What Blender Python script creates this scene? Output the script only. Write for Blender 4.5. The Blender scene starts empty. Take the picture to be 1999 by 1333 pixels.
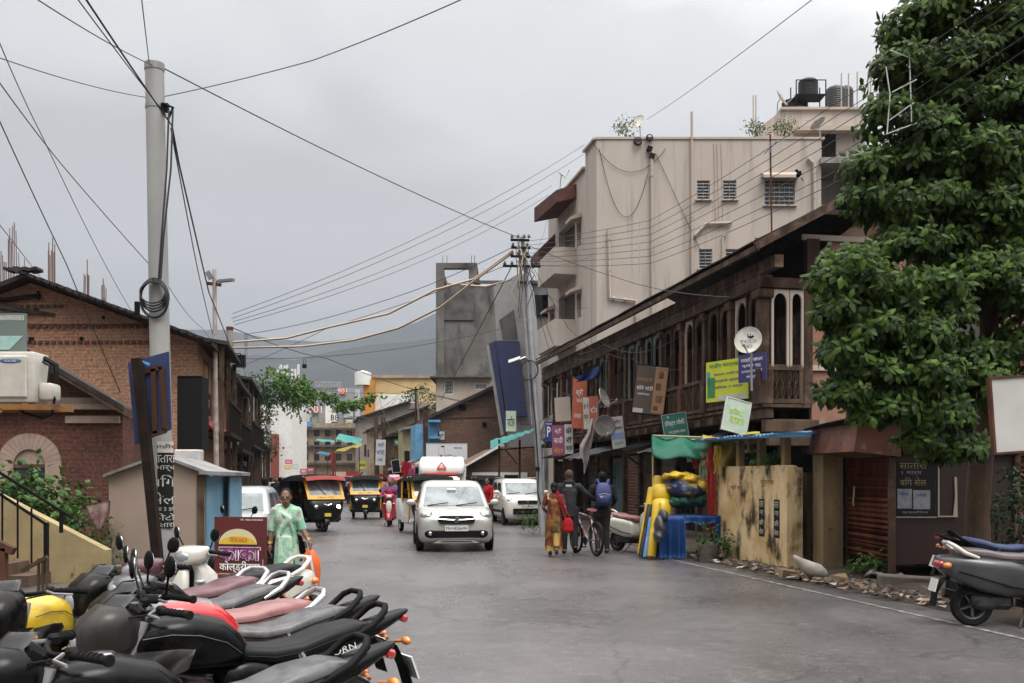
import bpy, bmesh, math, random
from mathutils import Vector as V, Matrix as MX, noise as NZ
R = math.radians
rnd = random.Random(7)
SC = bpy.context.scene
COL = SC.collection
F, CX, HY, CH = 1944.0, 1000.0, 935.0, 1.58
def P(px, py, D):
    "a point of the place, at depth D metres along the street"
    return V(((px-CX)*D/F, D, CH+(HY-py)*D/F))
# ------------------------------------------------------------------ mesh builder
class MB:
    def __init__(s): s.bm = bmesh.new()
    def face(s, pts):
        return s.bm.faces.new([s.bm.verts.new(p) for p in pts])
    def hexa(s, b, t):
        vs = [s.bm.verts.new(p) for p in list(b)+list(t)]
        for f in ((3,2,1,0),(4,5,6,7),(0,1,5,4),(1,2,6,5),(2,3,7,6),(3,0,4,7)):
            s.bm.faces.new([vs[i] for i in f])
        return vs
    def box(s, c, d, rot=None, bev=0, seg=1):
        x, y, z = d[0]/2, d[1]/2, d[2]/2
        m = MX.Translation(V(c)) @ (rot.to_4x4() if rot is not None else MX())
        b = [m@V(p) for p in ((-x,-y,-z),(x,-y,-z),(x,y,-z),(-x,y,-z))]
        t = [m@V(p) for p in ((-x,-y,z),(x,-y,z),(x,y,z),(-x,y,z))]
        vs = s.hexa(b, t)
        if bev:
            es = list({e for v in vs for e in v.link_edges})
            bmesh.ops.bevel(s.bm, geom=es, offset=bev, segments=seg, affect='EDGES', profile=.5)
        return s
    def b2(s, lo, hi, bev=0, seg=1):
        return s.box([(a+b)/2 for a, b in zip(lo, hi)], [abs(b-a) for a, b in zip(lo, hi)], None, bev, seg)
    def beam(s, a, b, w, h, up=(0,0,1)):
        a, b = V(a), V(b); d = (b-a); L = d.length
        if L < 1e-6: return s
        y = d/L; up = V(up)
        x = y.cross(up)
        if x.length < 1e-4: x = y.cross(V((1,0,0)))
        x.normalize(); z = x.cross(y)
        return s.box((a+b)/2, (w, L, h), MX((x, y, z)).transposed())
    def ring(s, c, x, y, n):
        return [s.bm.verts.new(c + x*math.cos(2*math.pi*i/n) + y*math.sin(2*math.pi*i/n)) for i in range(n)]
    def bridge(s, r0, r1):
        n = len(r0)
        for i in range(n): s.bm.faces.new((r0[i], r0[(i+1)%n], r1[(i+1)%n], r1[i]))
    def tube(s, pts, r, n=6, caps=True):
        pts = [V(p) for p in pts]; k = len(pts)
        rs = r if isinstance(r, (list, tuple)) else [r]*k
        prev = None; px = None
        for i, p in enumerate(pts):
            d = (pts[min(i+1, k-1)]-pts[max(i-1, 0)])
            if d.length < 1e-9: d = V((0,0,1))
            d.normalize()
            if px is None:
                x = d.cross(V((0,0,1)))
                if x.length < 1e-3: x = d.cross(V((1,0,0)))
            else: x = px - d*px.dot(d)
            x.normalize(); px = x; y = d.cross(x)
            rg = s.ring(p, x*rs[i], y*rs[i], n)
            if prev: s.bridge(prev, rg)
            elif caps: s.bm.faces.new(rg[::-1])
            prev = rg
        if caps: s.bm.faces.new(prev)
        return s
    def cyl(s, a, b, r0, r1=None, n=12, caps=True):
        return s.tube([a, b], [r0, r0 if r1 is None else r1], n, caps)
    def ell(s, c, r, rot=None, u=12, v=8):
        c = V(c); r = r if hasattr(r, '__len__') else (r, r, r)
        m = MX.Translation(c) @ (rot.to_4x4() if rot is not None else MX()) @ MX.Diagonal((r[0], r[1], r[2], 1))
        bmesh.ops.create_uvsphere(s.bm, u_segments=u, v_segments=v, radius=1, matrix=m)
        return s
    def loft(s, rings, caps=True, close=True):
        prev = None
        for rg in rings:
            vs = [s.bm.verts.new(p) for p in rg]
            if prev:
                n = len(vs)
                for i in range(n if close else n-1):
                    s.bm.faces.new((prev[i], prev[(i+1)%n], vs[(i+1)%n], vs[i]))
            elif caps: s.bm.faces.new(vs[::-1])
            prev = vs
        if caps: s.bm.faces.new(prev)
        return s
    def lathe(s, prof, m=None, n=20, a0=0, a1=None):
        "profile of (radius, height) about local z"
        m = m or MX(); full = a1 is None; a1 = 2*math.pi if full else a1
        k = n if full else n+1; cols = []
        for i in range(k):
            a = a0+(a1-a0)*i/n
            cols.append([s.bm.verts.new(m@V((r*math.cos(a), r*math.sin(a), z))) for r, z in prof])
        for i in range(n):
            A, B = cols[i], cols[(i+1)%k]
            for j in range(len(prof)-1):
                try: s.bm.faces.new((A[j], B[j], B[j+1], A[j+1]))
                except ValueError: pass
        return s
    def prism(s, poly, d):
        "flat polygon (3-D points) extruded by vector d"
        d = V(d); a = [s.bm.verts.new(V(p)) for p in poly]; b = [s.bm.verts.new(V(p)+d) for p in poly]
        s.bm.faces.new(a[::-1]); s.bm.faces.new(b); s.bridge(a, b)
        return s
    def grid(s, fn, nu, nv, thick=0):
        g = [[s.bm.verts.new(V(fn(i/nu, j/nv))) for j in range(nv+1)] for i in range(nu+1)]
        fs = [s.bm.faces.new((g[i][j], g[i+1][j], g[i+1][j+1], g[i][j+1])) for i in range(nu) for j in range(nv)]
        if thick: bmesh.ops.solidify(s.bm, geom=fs, thickness=thick)
        return s
    def weld(s, d=1e-5): bmesh.ops.remove_doubles(s.bm, verts=s.bm.verts, dist=d); return s
def rotm(x=0, y=0, z=0):
    return MX.Rotation(R(z), 3, 'Z') @ MX.Rotation(R(y), 3, 'Y') @ MX.Rotation(R(x), 3, 'X')
def rrect(hw, hh, r, n=4, cx=0, cy=0):
    "rounded rectangle in 2-D, counter-clockwise"
    r = min(r, hw*.999, hh*.999); out = []
    for k, (sx, sy) in enumerate(((1,1),(-1,1),(-1,-1),(1,-1))):
        for i in range(n+1):
            a = math.pi/2*(k+i/n)
            out.append((cx+sx*(hw-r)+r*math.cos(a), cy+sy*(hh-r)+r*math.sin(a)))
    return out
def topof(o):
    while o.parent: o = o.parent
    return o
def rootm(o):
    t = topof(o)
    return MX.Translation(t.location) @ t.rotation_euler.to_matrix().to_4x4()
def obj(name, mb, mat, parent=None, smooth=None, world=False):
    bm = mb.bm
    if parent is not None and world: bmesh.ops.transform(bm, matrix=rootm(parent).inverted(), verts=bm.verts)
    loc = V((0,0,0))
    bmesh.ops.recalc_face_normals(bm, faces=bm.faces)
    if parent is None and bm.verts:
        lo = [min(v.co[i] for v in bm.verts) for i in range(3)]; hi = [max(v.co[i] for v in bm.verts) for i in range(3)]
        loc = V(((lo[0]+hi[0])/2, (lo[1]+hi[1])/2, lo[2])); bmesh.ops.translate(bm, vec=-loc, verts=bm.verts)
    if smooth is not None:
        for f in bm.faces: f.smooth = True
        c = R(smooth)
        for e in bm.edges:
            if len(e.link_faces) != 2 or e.calc_face_angle(0) > c: e.smooth = False
    me = bpy.data.meshes.new(name); bm.to_mesh(me); bm.free()
    return link(name, me, mat, parent, loc)
def link(name, me, mat, parent, loc=(0,0,0)):
    if mat is not None: me.materials.clear(); me.materials.append(mat)
    o = bpy.data.objects.new(name, me); COL.objects.link(o); o.location = loc
    if parent is not None: o.parent = parent
    return o
def tag(o, label, cat=None, group=None):
    o['label'] = label
    if cat: o['category'] = cat
    if group: o['group'] = group
    return o
def T(name, label, cat, loc=(0,0,0), rz=0, group=None):
    o = bpy.data.objects.new(name, None); COL.objects.link(o); o.empty_display_size = .2
    o.location = loc; o.rotation_euler = (0, 0, R(rz))
    return tag(o, label, cat, group)
def struct(o, kind='structure'):
    o['kind'] = kind; return o
def dup(o, loc=None, rz=None, label=None, group=None, parent=None):
    c = o.copy(); COL.objects.link(c)
    if parent is not None: c.parent = parent
    for ch in list(KIDS.get(o.name, [])) or [x for x in bpy.data.objects if x.parent == o]: dup(ch, parent=c)
    if loc is not None: c.location = loc
    if rz is not None: c.rotation_euler = (0, 0, R(rz))
    if label: c['label'] = label
    if group: c['group'] = group
    return c
KIDS = {}
def remesh(name, mb, mat, parent, vox=.02, smooth=2, world=False, dec=0):
    "fuses overlapping closed forms into one smooth continuous surface"
    o = obj(name, mb, mat, parent, world=world)
    md = o.modifiers.new('r', 'REMESH'); md.mode = 'VOXEL'; md.voxel_size = vox
    if smooth:
        ms = o.modifiers.new('s', 'SMOOTH'); ms.iterations = smooth; ms.factor = .5
    if dec:
        mm = o.modifiers.new('d', 'DECIMATE'); mm.ratio = dec
    dg = bpy.context.evaluated_depsgraph_get()
    me = bpy.data.meshes.new_from_object(o.evaluated_get(dg))
    o.modifiers.clear(); old = o.data; o.data = me; bpy.data.meshes.remove(old)
    me.name = name
    me.materials.clear(); me.materials.append(mat)
    for p in me.polygons: p.use_smooth = True
    return o
def subsurf(o, lv=1):
    md = o.modifiers.new('s', 'SUBSURF'); md.levels = md.render_levels = lv
    dg = bpy.context.evaluated_depsgraph_get()
    me = bpy.data.meshes.new_from_object(o.evaluated_get(dg))
    o.modifiers.clear(); o.data = me
    for p in me.polygons: p.use_smooth = True
    return o
# ------------------------------------------------------------------ materials
MATS = {}
def mat(name, c, r=.6, c2=None, sc=3, det=6, bump=0, bsc=30, metal=0, st=(1,1,1), coat=0, spec=.5, lo=.4, hi=.65, c3=None, sc3=1, lo3=.5, hi3=.7, r2=None, st3=None):
    if name in MATS: return MATS[name]
    m = bpy.data.materials.new(name); MATS[name] = m; m.use_nodes = True
    nt = m.node_tree; N = nt.nodes; L = nt.links; b = N['Principled BSDF']
    C = lambda x: (*x, 1) if len(x) == 3 else x
    if r >= .65 and spec == .5: spec = .14
    b.inputs['Base Color'].default_value = C(c); b.inputs['Roughness'].default_value = r
    b.inputs['Metallic'].default_value = metal; b.inputs['Specular IOR Level'].default_value = spec
    b.inputs['Coat Weight'].default_value = coat; b.inputs['Coat Roughness'].default_value = .08
    if c2 is not None or bump or c3 is not None:
        tc = N.new('ShaderNodeTexCoord')
        def nz(scale, stretch, detail=det):
            mp = N.new('ShaderNodeMapping'); mp.inputs['Scale'].default_value = stretch
            L.new(tc.outputs['Object'], mp.inputs['Vector'])
            n = N.new('ShaderNodeTexNoise'); n.inputs['Scale'].default_value = scale; n.inputs['Detail'].default_value = detail
            n.inputs['Roughness'].default_value = .62
            L.new(mp.outputs[0], n.inputs['Vector']); return n
        cur = None
        if c2 is not None:
            n = nz(sc, st); rp = N.new('ShaderNodeMapRange'); rp.inputs[1].default_value = lo; rp.inputs[2].default_value = hi
            L.new(n.outputs['Fac'], rp.inputs[0])
            mx = N.new('ShaderNodeMix'); mx.data_type = 'RGBA'; mx.inputs[6].default_value = C(c); mx.inputs[7].default_value = C(c2)
            L.new(rp.outputs[0], mx.inputs[0]); cur = mx.outputs[2]
            if r2 is not None:
                mr = N.new('ShaderNodeMapRange'); mr.inputs[3].default_value = r; mr.inputs[4].default_value = r2
                L.new(rp.outputs[0], mr.inputs[0]); L.new(mr.outputs[0], b.inputs['Roughness'])
        if c3 is not None:
            n = nz(sc3, st3 or (1,1,1)); rp = N.new('ShaderNodeMapRange'); rp.inputs[1].default_value = lo3; rp.inputs[2].default_value = hi3
            L.new(n.outputs['Fac'], rp.inputs[0])
            mx = N.new('ShaderNodeMix'); mx.data_type = 'RGBA'; mx.inputs[6].default_value = C(c); mx.inputs[7].default_value = C(c3)
            if cur: L.new(cur, mx.inputs[6])
            L.new(rp.outputs[0], mx.inputs[0]); cur = mx.outputs[2]
        if cur: L.new(cur, b.inputs['Base Color'])
        if bump:
            n = nz(bsc, (1,1,1), 5); bp = N.new('ShaderNodeBump'); bp.inputs['Strength'].default_value = bump; bp.inputs['Distance'].default_value = .02
            L.new(n.outputs['Fac'], bp.inputs['Height']); L.new(bp.outputs[0], b.inputs['Normal'])
    return m
def brickmat(name, a, b2, mortar, w=.24, h=.075, ms=.012, stain=(.08,.05,.04), r=.85, bias=0, ssc=.6):
    if name in MATS: return MATS[name]
    m = bpy.data.materials.new(name); MATS[name] = m; m.use_nodes = True
    nt = m.node_tree; N = nt.nodes; L = nt.links; b = N['Principled BSDF']; b.inputs['Roughness'].default_value = r; b.inputs['Specular IOR Level'].default_value = .15
    tc = N.new('ShaderNodeTexCoord'); sp = N.new('ShaderNodeSeparateXYZ'); L.new(tc.outputs['Object'], sp.inputs[0])
    ad = N.new('ShaderNodeMath'); L.new(sp.outputs[0], ad.inputs[0]); L.new(sp.outputs[1], ad.inputs[1])
    cb = N.new('ShaderNodeCombineXYZ'); L.new(ad.outputs[0], cb.inputs[0]); L.new(sp.outputs[2], cb.inputs[1])
    wn = N.new('ShaderNodeTexNoise'); wn.inputs['Scale'].default_value = 1.3; L.new(tc.outputs['Object'], wn.inputs['Vector'])
    va = N.new('ShaderNodeVectorMath'); va.operation = 'MULTIPLY_ADD'; va.inputs[1].default_value = (.06,.06,0)
    L.new(wn.outputs['Color'], va.inputs[0]); L.new(cb.outputs[0], va.inputs[2])
    t = N.new('ShaderNodeTexBrick'); L.new(va.outputs[0], t.inputs['Vector'])
    t.inputs['Color1'].default_value = (*a,1); t.inputs['Color2'].default_value = (*b2,1); t.inputs['Mortar'].default_value = (*mortar,1)
    t.inputs['Scale'].default_value = 1; t.inputs['Brick Width'].default_value = w; t.inputs['Row Height'].default_value = h
    t.inputs['Mortar Size'].default_value = ms; t.inputs['Bias'].default_value = bias; t.inputs['Mortar Smooth'].default_value = .3
    n = N.new('ShaderNodeTexNoise'); n.inputs['Scale'].default_value = ssc; n.inputs['Detail'].default_value = 8; n.inputs['Roughness'].default_value = .7
    L.new(tc.outputs['Object'], n.inputs['Vector'])
    rp = N.new('ShaderNodeMapRange'); rp.inputs[1].default_value = .42; rp.inputs[2].default_value = .72; rp.inputs[4].default_value = .8; L.new(n.outputs['Fac'], rp.inputs[0])
    mx = N.new('ShaderNodeMix'); mx.data_type = 'RGBA'; mx.inputs[7].default_value = (*stain,1)
    L.new(t.outputs['Color'], mx.inputs[6]); L.new(rp.outputs[0], mx.inputs[0])
    n2 = N.new('ShaderNodeTexNoise'); n2.inputs['Scale'].default_value = 14; n2.inputs['Detail'].default_value = 4; L.new(tc.outputs['Object'], n2.inputs['Vector'])
    hs = N.new('ShaderNodeHueSaturation'); L.new(mx.outputs[2], hs.inputs['Color'])
    r3 = N.new('ShaderNodeMapRange'); r3.inputs[1].default_value = .3; r3.inputs[2].default_value = .7; r3.inputs[3].default_value = .6; r3.inputs[4].default_value = 1.4
    L.new(n2.outputs['Fac'], r3.inputs[0]); L.new(r3.outputs[0], hs.inputs['Value'])
    L.new(hs.outputs[0], b.inputs['Base Color'])
    bp = N.new('ShaderNodeBump'); bp.inputs['Strength'].default_value = .6; bp.inputs['Distance'].default_value = .01; bp.invert = True
    L.new(t.outputs['Fac'], bp.inputs['Height']); L.new(bp.outputs[0], b.inputs['Normal'])
    return m
def emat(name, c, s):
    if name in MATS: return MATS[name]
    m = mat(name, c); b = m.node_tree.nodes['Principled BSDF']
    b.inputs['Emission Color'].default_value = (*c,1); b.inputs['Emission Strength'].default_value = s
    return m
def glassmat(name, c=(.05,.06,.07), r=.06, a=1.0):
    if name in MATS: return MATS[name]
    m = mat(name, c, r, spec=.8); b = m.node_tree.nodes['Principled BSDF']
    if a < 1: b.inputs['Alpha'].default_value = a
    return m
# ------------------------------------------------------------------ lettering
def text(s, h, m, parent, at, rz=0, tilt=0, w=None, off=.0, name='lettering', align='CENTER', ext=.002, rx=90, roll=0):
    "flat lettering standing in the local XZ plane, facing -Y, h = height of the whole line"
    c = bpy.data.curves.new(name, 'FONT'); c.body = s; c.align_x = 'CENTER'; c.extrude = 0; c.resolution_u = 2; c.offset = off
    o = bpy.data.objects.new(name, c); COL.objects.link(o)
    dg = bpy.context.evaluated_depsgraph_get(); me = bpy.data.meshes.new_from_object(o.evaluated_get(dg))
    bpy.data.objects.remove(o); bpy.data.curves.remove(c)
    if not me.vertices: return None
    xs = [v.co.x for v in me.vertices]; ys = [v.co.y for v in me.vertices]
    W, H = max(xs)-min(xs), max(ys)-min(ys); ky = h/H; kx = (w/W) if w else ky
    cx, cy = (max(xs)+min(xs))/2, (max(ys)+min(ys))/2
    m4 = MX.Translation(V(at)) @ MX.Rotation(R(rz), 4, 'Z') @ MX.Rotation(R(rx+tilt), 4, 'X') @ MX.Rotation(R(roll), 4, 'Z') @ MX.Diagonal((kx, ky, 1, 1)) @ MX.Translation((-cx, -cy, 0))
    me.transform(m4); me.name = name
    return link(name, me, m, parent)
def cable(name, pts, r, m, label, cat='cable', sag=0, n=14, group=None, k=5):
    "a wire hung through the points with a little sag between them"
    pts = [V(p) for p in pts]; out = []
    for a, b in zip(pts, pts[1:]):
        for i in range(n):
            t = i/n; p = a.lerp(b, t); p.z -= sag*4*t*(1-t)*((b-a).length/20); out.append(p)
    out.append(pts[-1])
    o = obj(name, MB().tube(out, r, k), m, None, smooth=60)
    return tag(o, label, cat, group)
# ------------------------------------------------------------------ camera, light, sky
cam = bpy.data.cameras.new('camera'); co = bpy.data.objects.new('camera', cam); COL.objects.link(co)
co.location = (0, 0, CH); co.rotation_euler = (R(90), 0, 0)
cam.sensor_width = 36; cam.lens = 36*F/1999; cam.shift_y = (HY-666.5)/1999; cam.clip_end = 6000; cam.clip_start = .05
SC.camera = co
SC.view_settings.view_transform = 'Standard'; SC.view_settings.look = 'None'; SC.view_settings.gamma = 1; SC.view_settings.exposure = .4
SC.cycles.use_denoising = True; SC.cycles.max_bounces = 6; SC.cycles.transparent_max_bounces = 8
SC.cycles.volume_bounces = 0; SC.cycles.caustics_reflective = False; SC.cycles.caustics_refractive = False
SUN_EL, SUN_AZ = 62, 150
w = bpy.data.worlds.new('World'); SC.world = w; w.use_nodes = True
nt = w.node_tree; N = nt.nodes; L = nt.links; bg = N['Background']
sky = N.new('ShaderNodeTexSky'); sky.sky_type = 'NISHITA'; sky.sun_disc = False; sky.sun_elevation = R(SUN_EL); sky.sun_rotation = R(SUN_AZ)
sm = N.new('ShaderNodeMix'); sm.data_type = 'RGBA'; sm.blend_type = 'MULTIPLY'; sm.inputs[0].default_value = 1; sm.inputs[7].default_value = (.05,.05,.05,1)
L.new(sky.outputs[0], sm.inputs[6])
tc = N.new('ShaderNodeTexCoord'); sp = N.new('ShaderNodeSeparateXYZ'); L.new(tc.outputs['Generated'], sp.inputs[0])
mp = N.new('ShaderNodeMapping'); mp.inputs['Scale'].default_value = (1,1,2.6); L.new(tc.outputs['Generated'], mp.inputs[0])
n1 = N.new('ShaderNodeTexNoise'); n1.inputs['Scale'].default_value = 2.6; n1.inputs['Detail'].default_value = 8; n1.inputs['Roughness'].default_value = .52
n1.inputs['Distortion'].default_value = .5; L.new(mp.outputs[0], n1.inputs['Vector'])
def math2(op, a, b):
    n = N.new('ShaderNodeMath'); n.operation = op
    for i, x in enumerate((a, b)):
        if isinstance(x, (int, float)): n.inputs[i].default_value = x
        else: L.new(x, n.inputs[i])
    return n.outputs[0]
wob = math2('MULTIPLY', math2('SUBTRACT', n1.outputs['Fac'], .5), .24)
elev = math2('ADD', math2('ADD', sp.outputs[2], wob), math2('MULTIPLY', sp.outputs[0], .11))
rp = N.new('ShaderNodeValToRGB'); el = rp.color_ramp.elements
el[0].position = 0; el[0].color = (.085,.09,.104,1); el[1].position = 1; el[1].color = (1.5,1.48,1.45,1)
for p, c in ((.085,(.074,.076,.083)),(.12,(.143,.145,.152)),(.165,(.184,.185,.190)),(.27,(.202,.203,.205)),(.34,(.275,.277,.280)),(.43,(.335,.335,.335)),(.52,(.62,.61,.60)),(.62,(.95,.94,.92))):
    e = el.new(p); e.color = (*c, 1)
L.new(elev, rp.inputs[0])
cl = N.new('ShaderNodeMix'); cl.data_type = 'RGBA'; cl.blend_type = 'MULTIPLY'; cl.inputs[0].default_value = 1; cl.inputs[7].default_value = (2,2,2,1)
L.new(rp.outputs[0], cl.inputs[6])
fm = N.new('ShaderNodeMix'); fm.data_type = 'RGBA'; fm.inputs[0].default_value = .94
L.new(sm.outputs[2], fm.inputs[6]); L.new(cl.outputs[2], fm.inputs[7]); L.new(fm.outputs[2], bg.inputs['Color']); bg.inputs['Strength'].default_value = 1.0
sl = bpy.data.lights.new('sun', 'SUN'); so = bpy.data.objects.new('sun', sl); COL.objects.link(so)
sl.energy = 1.5; sl.angle = R(25); sl.color = (1,.97,.93)
so.rotation_euler = (R(90-SUN_EL), 0, R(180-SUN_AZ)); so.location = (0,0,60)
# ------------------------------------------------------------------ ground, road, hills, haze
def roadmat():
    m = mat('wet_asphalt', (.118,.109,.109), .36, c2=(.085,.079,.080), sc=.55, det=9, lo=.38, hi=.66, st=(1,.45,1), r2=.22, spec=.6, c3=(.155,.146,.145), sc3=7, lo3=.52, hi3=.72)
    nt = m.node_tree; N = nt.nodes; L = nt.links; b = N['Principled BSDF']
    tc = N.new('ShaderNodeTexCoord')
    v = N.new('ShaderNodeTexNoise'); v.inputs['Scale'].default_value = 60; v.inputs['Detail'].default_value = 3; L.new(tc.outputs['Object'], v.inputs['Vector'])
    v2 = N.new('ShaderNodeTexNoise'); v2.inputs['Scale'].default_value = 2.2; v2.inputs['Detail'].default_value = 4; L.new(tc.outputs['Object'], v2.inputs['Vector'])
    bp = N.new('ShaderNodeBump'); bp.inputs['Strength'].default_value = .55; bp.inputs['Distance'].default_value = .012
    b2 = N.new('ShaderNodeBump'); b2.inputs['Strength'].default_value = .25; b2.inputs['Distance'].default_value = .05
    L.new(v.outputs['Fac'], bp.inputs['Height']); L.new(v2.outputs['Fac'], b2.inputs['Height']); L.new(bp.outputs[0], b2.inputs['Normal']); L.new(b2.outputs[0], b.inputs['Normal'])
    # cracks, patches and wheel wear
    vo = N.new('ShaderNodeTexVoronoi'); vo.feature = 'DISTANCE_TO_EDGE'; vo.inputs['Scale'].default_value = .42
    wd = N.new('ShaderNodeTexNoise'); wd.inputs['Scale'].default_value = 1.4; wd.inputs['Detail'].default_value = 7; L.new(tc.outputs['Object'], wd.inputs['Vector'])
    vm = N.new('ShaderNodeVectorMath'); vm.operation = 'MULTIPLY_ADD'; vm.inputs[1].default_value = (1.3,1.3,0); L.new(wd.outputs['Color'], vm.inputs[0]); L.new(tc.outputs['Object'], vm.inputs[2]); L.new(vm.outputs[0], vo.inputs['Vector'])
    ck = N.new('ShaderNodeMapRange'); ck.inputs[1].default_value = .0; ck.inputs[2].default_value = .012; ck.inputs[3].default_value = .66; ck.inputs[4].default_value = 1; L.new(vo.outputs['Distance'], ck.inputs[0])
    pn = N.new('ShaderNodeTexNoise'); pn.inputs['Scale'].default_value = .22; pn.inputs['Detail'].default_value = 2; L.new(tc.outputs['Object'], pn.inputs['Vector'])
    pm = N.new('ShaderNodeMapRange'); pm.inputs[1].default_value = .53; pm.inputs[2].default_value = .56; pm.inputs[3].default_value = 1; pm.inputs[4].default_value = .86; L.new(pn.outputs['Fac'], pm.inputs[0])
    mm = N.new('ShaderNodeMath'); mm.operation = 'MULTIPLY'; L.new(ck.outputs[0], mm.inputs[0]); L.new(pm.outputs[0], mm.inputs[1])
    src = b.inputs['Base Color'].links[0].from_socket
    w1 = N.new('ShaderNodeTexNoise'); w1.inputs['Scale'].default_value = 90; w1.inputs['Detail'].default_value = 2; L.new(tc.outputs['Object'], w1.inputs['Vector'])
    hs = N.new('ShaderNodeHueSaturation'); mr = N.new('ShaderNodeMapRange'); mr.inputs[1].default_value = .3; mr.inputs[2].default_value = .7; mr.inputs[3].default_value = .45; mr.inputs[4].default_value = 1.6
    L.new(w1.outputs['Fac'], mr.inputs[0]); m3 = N.new('ShaderNodeMath'); m3.operation = 'MULTIPLY'; L.new(mr.outputs[0], m3.inputs[0]); L.new(mm.outputs[0], m3.inputs[1]); L.new(m3.outputs[0], hs.inputs['Value']); L.new(src, hs.inputs['Color']); L.new(hs.outputs[0], b.inputs['Base Color'])
    return m
dirt = mat('damp_dirt', (.085,.065,.05), .85, c2=(.045,.036,.03), sc=1.3, bump=.6, bsc=9, lo=.35, hi=.6)
def sx(a, Y): return a-.2*Y
def strip(name, x0, x1, y0, y1, z, m, ny=2):
    mb = MB(); ys = [y0+(y1-y0)*i/ny for i in range(ny+1)]
    for a, b in zip(ys, ys[1:]): mb.face([(sx(x0,a),a,z),(sx(x1,a),a,z),(sx(x1,b),b,z),(sx(x0,b),b,z)])
    return struct(obj(name, mb.weld(), m))
g = MB(); g.grid(lambda u, v: (-3000+6000*u, -60+4200*v, -.12), 6, 6); struct(obj('ground', g, dirt))
strip('road', -4.6, 7.55, -12, 420, 0, roadmat())
paint = mat('worn_road_paint', (.34,.31,.24), .6, c2=(.125,.12,.115), sc=7, lo=.40, hi=.56)
strip('road_edge_line', 6.97, 7.045, 6, 40, .006, paint, 1)
pav = mat('dirty_pavement', (.16,.14,.12), .8, c2=(.07,.06,.05), sc=2, bump=.4, bsc=12)
strip('pavement', -14, -4.606, -2, 120, .08, pav)
def verge():
    mb = MB(); r = random.Random(3)
    def fn(u, v):
        Y = 9+75*v**1.6; x = 7.56+3.6*u
        z = .03+.09*NZ.noise(V((x*1.7, Y*1.3, 0)))*(1-abs(2*u-1)**3) + .05*min(1, u*3)
        if u == 0: z = -.02; x += .12*NZ.noise(V((Y*2.1, 0, 4)))
        return (sx(x, Y), Y, z)
    mb.grid(fn, 24, 160); return struct(obj('dirt_verge', mb, dirt, smooth=80))
verge()
def hill(name, D, pts, dd, seed, c, c2):
    mb = MB(); nu, nv = 90, 14
    x0, x1 = pts[0][0], pts[-1][0]
    def H(px):
        for (a, ya), (b, yb) in zip(pts, pts[1:]):
            if a <= px <= b: t = (px-a)/(b-a); t = t*t*(3-2*t); return ya+(yb-ya)*t
    def fn(u, v):
        px = x0+(x1-x0)*u; top = P(px, H(px), D); z = top.z*v**.8
        z += v*18*NZ.fractal(V((px*.011, v*3, seed)), 1, 2, 4) 
        dep = D-dd*(1-v)
        return ((px-CX)*D/F, dep+40*NZ.noise(V((px*.008, v*4, seed+9))), z-1)
    mb.grid(fn, nu, nv)
    return struct(obj(name, mb, mat(name+'_slope', c, .95, c2=c2, sc=.012, det=9, lo=.4, hi=.6), smooth=80))
hill('hill', 1500, [(-2600,820),(-900,700),(0,640),(500,700),(640,688),(760,668),(900,640),(1300,600),(2200,610),(4200,800)], 520, 1, (.022,.027,.029), (.032,.037,.039))
hill('hill', 2300, [(-3200,800),(0,690),(300,640),(480,640),(560,672),(700,660),(1000,560),(2600,600),(5200,800)], 500, 5, (.028,.032,.037), (.04,.044,.048))
hz = MB(); hz.b2((-2900,-50,-1.2),(2900,2700,700)); hzo = struct(obj('haze', hz, None), 'stuff')
hm = bpy.data.materials.new('haze_air'); hm.use_nodes = True; nt = hm.node_tree; nt.nodes.remove(nt.nodes['Principled BSDF'])
pv = nt.nodes.new('ShaderNodeVolumePrincipled'); pv.inputs['Color'].default_value = (.78,.84,.95,1); pv.inputs['Density'].default_value = .00017
nt.links.new(pv.outputs[0], nt.nodes['Material Output'].inputs['Volume']); hzo.data.materials.append(hm)
# ------------------------------------------------------------------ shared materials
wood = mat('weathered_wood', (.080,.048,.033), .75, c2=(.032,.020,.014), sc=5, st=(1,1,.25), bump=.4, bsc=25, c3=(.17,.12,.088), sc3=2.6, lo3=.50, hi3=.75)
wood2 = mat('grey_old_wood', (.12,.08,.055), .85, c2=(.045,.03,.021), sc=4, st=(1,1,.4), bump=.5, bsc=22)
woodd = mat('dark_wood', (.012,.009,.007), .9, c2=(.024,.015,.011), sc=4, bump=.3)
rust = mat('rusted_sheet', (.115,.048,.03), .75, c2=(.05,.025,.018), sc=3, det=8, bump=.25, bsc=14, c3=(.16,.10,.08), sc3=1.4, lo3=.55, hi3=.72)
tin = mat('tin_sheet', (.30,.31,.32), .5, c2=(.16,.12,.09), sc=2, metal=.4, lo=.45, hi=.7)
tind = mat('dark_old_tin', (.05,.045,.042), .7, c2=(.024,.017,.014), sc=2.5, lo=.4, hi=.65)
pinkp = mat('faded_pink_plaster', (.33,.17,.12), .9, c2=(.22,.13,.10), sc=1.5, det=9, bump=.3, bsc=10, c3=(.30,.24,.19), sc3=2.6, lo3=.52, hi3=.62)
beige = mat('beige_plaster', (.50,.44,.39), .9, c2=(.44,.38,.335), sc=.5, det=9, st=(1,1,.5), lo=.35, hi=.65, bump=.08, bsc=30, c3=(.24,.20,.17), sc3=1.3, st3=(1.6,1.6,.10), lo3=.53, hi3=.78)
cream = mat('cream_plaster', (.50,.42,.36), .85, c2=(.42,.35,.29), sc=1.2)
concrete = mat('wet_concrete', (.20,.19,.178), .85, c2=(.11,.104,.098), sc=.45, det=10, lo=.35, hi=.62, c3=(.055,.048,.043), sc3=.5, st3=(1.6,1.6,.5), lo3=.50, hi3=.64, bump=.25, bsc=5)
concd = mat('dark_concrete', (.13,.12,.115), .9, c2=(.07,.066,.062), sc=1, det=8)
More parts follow.
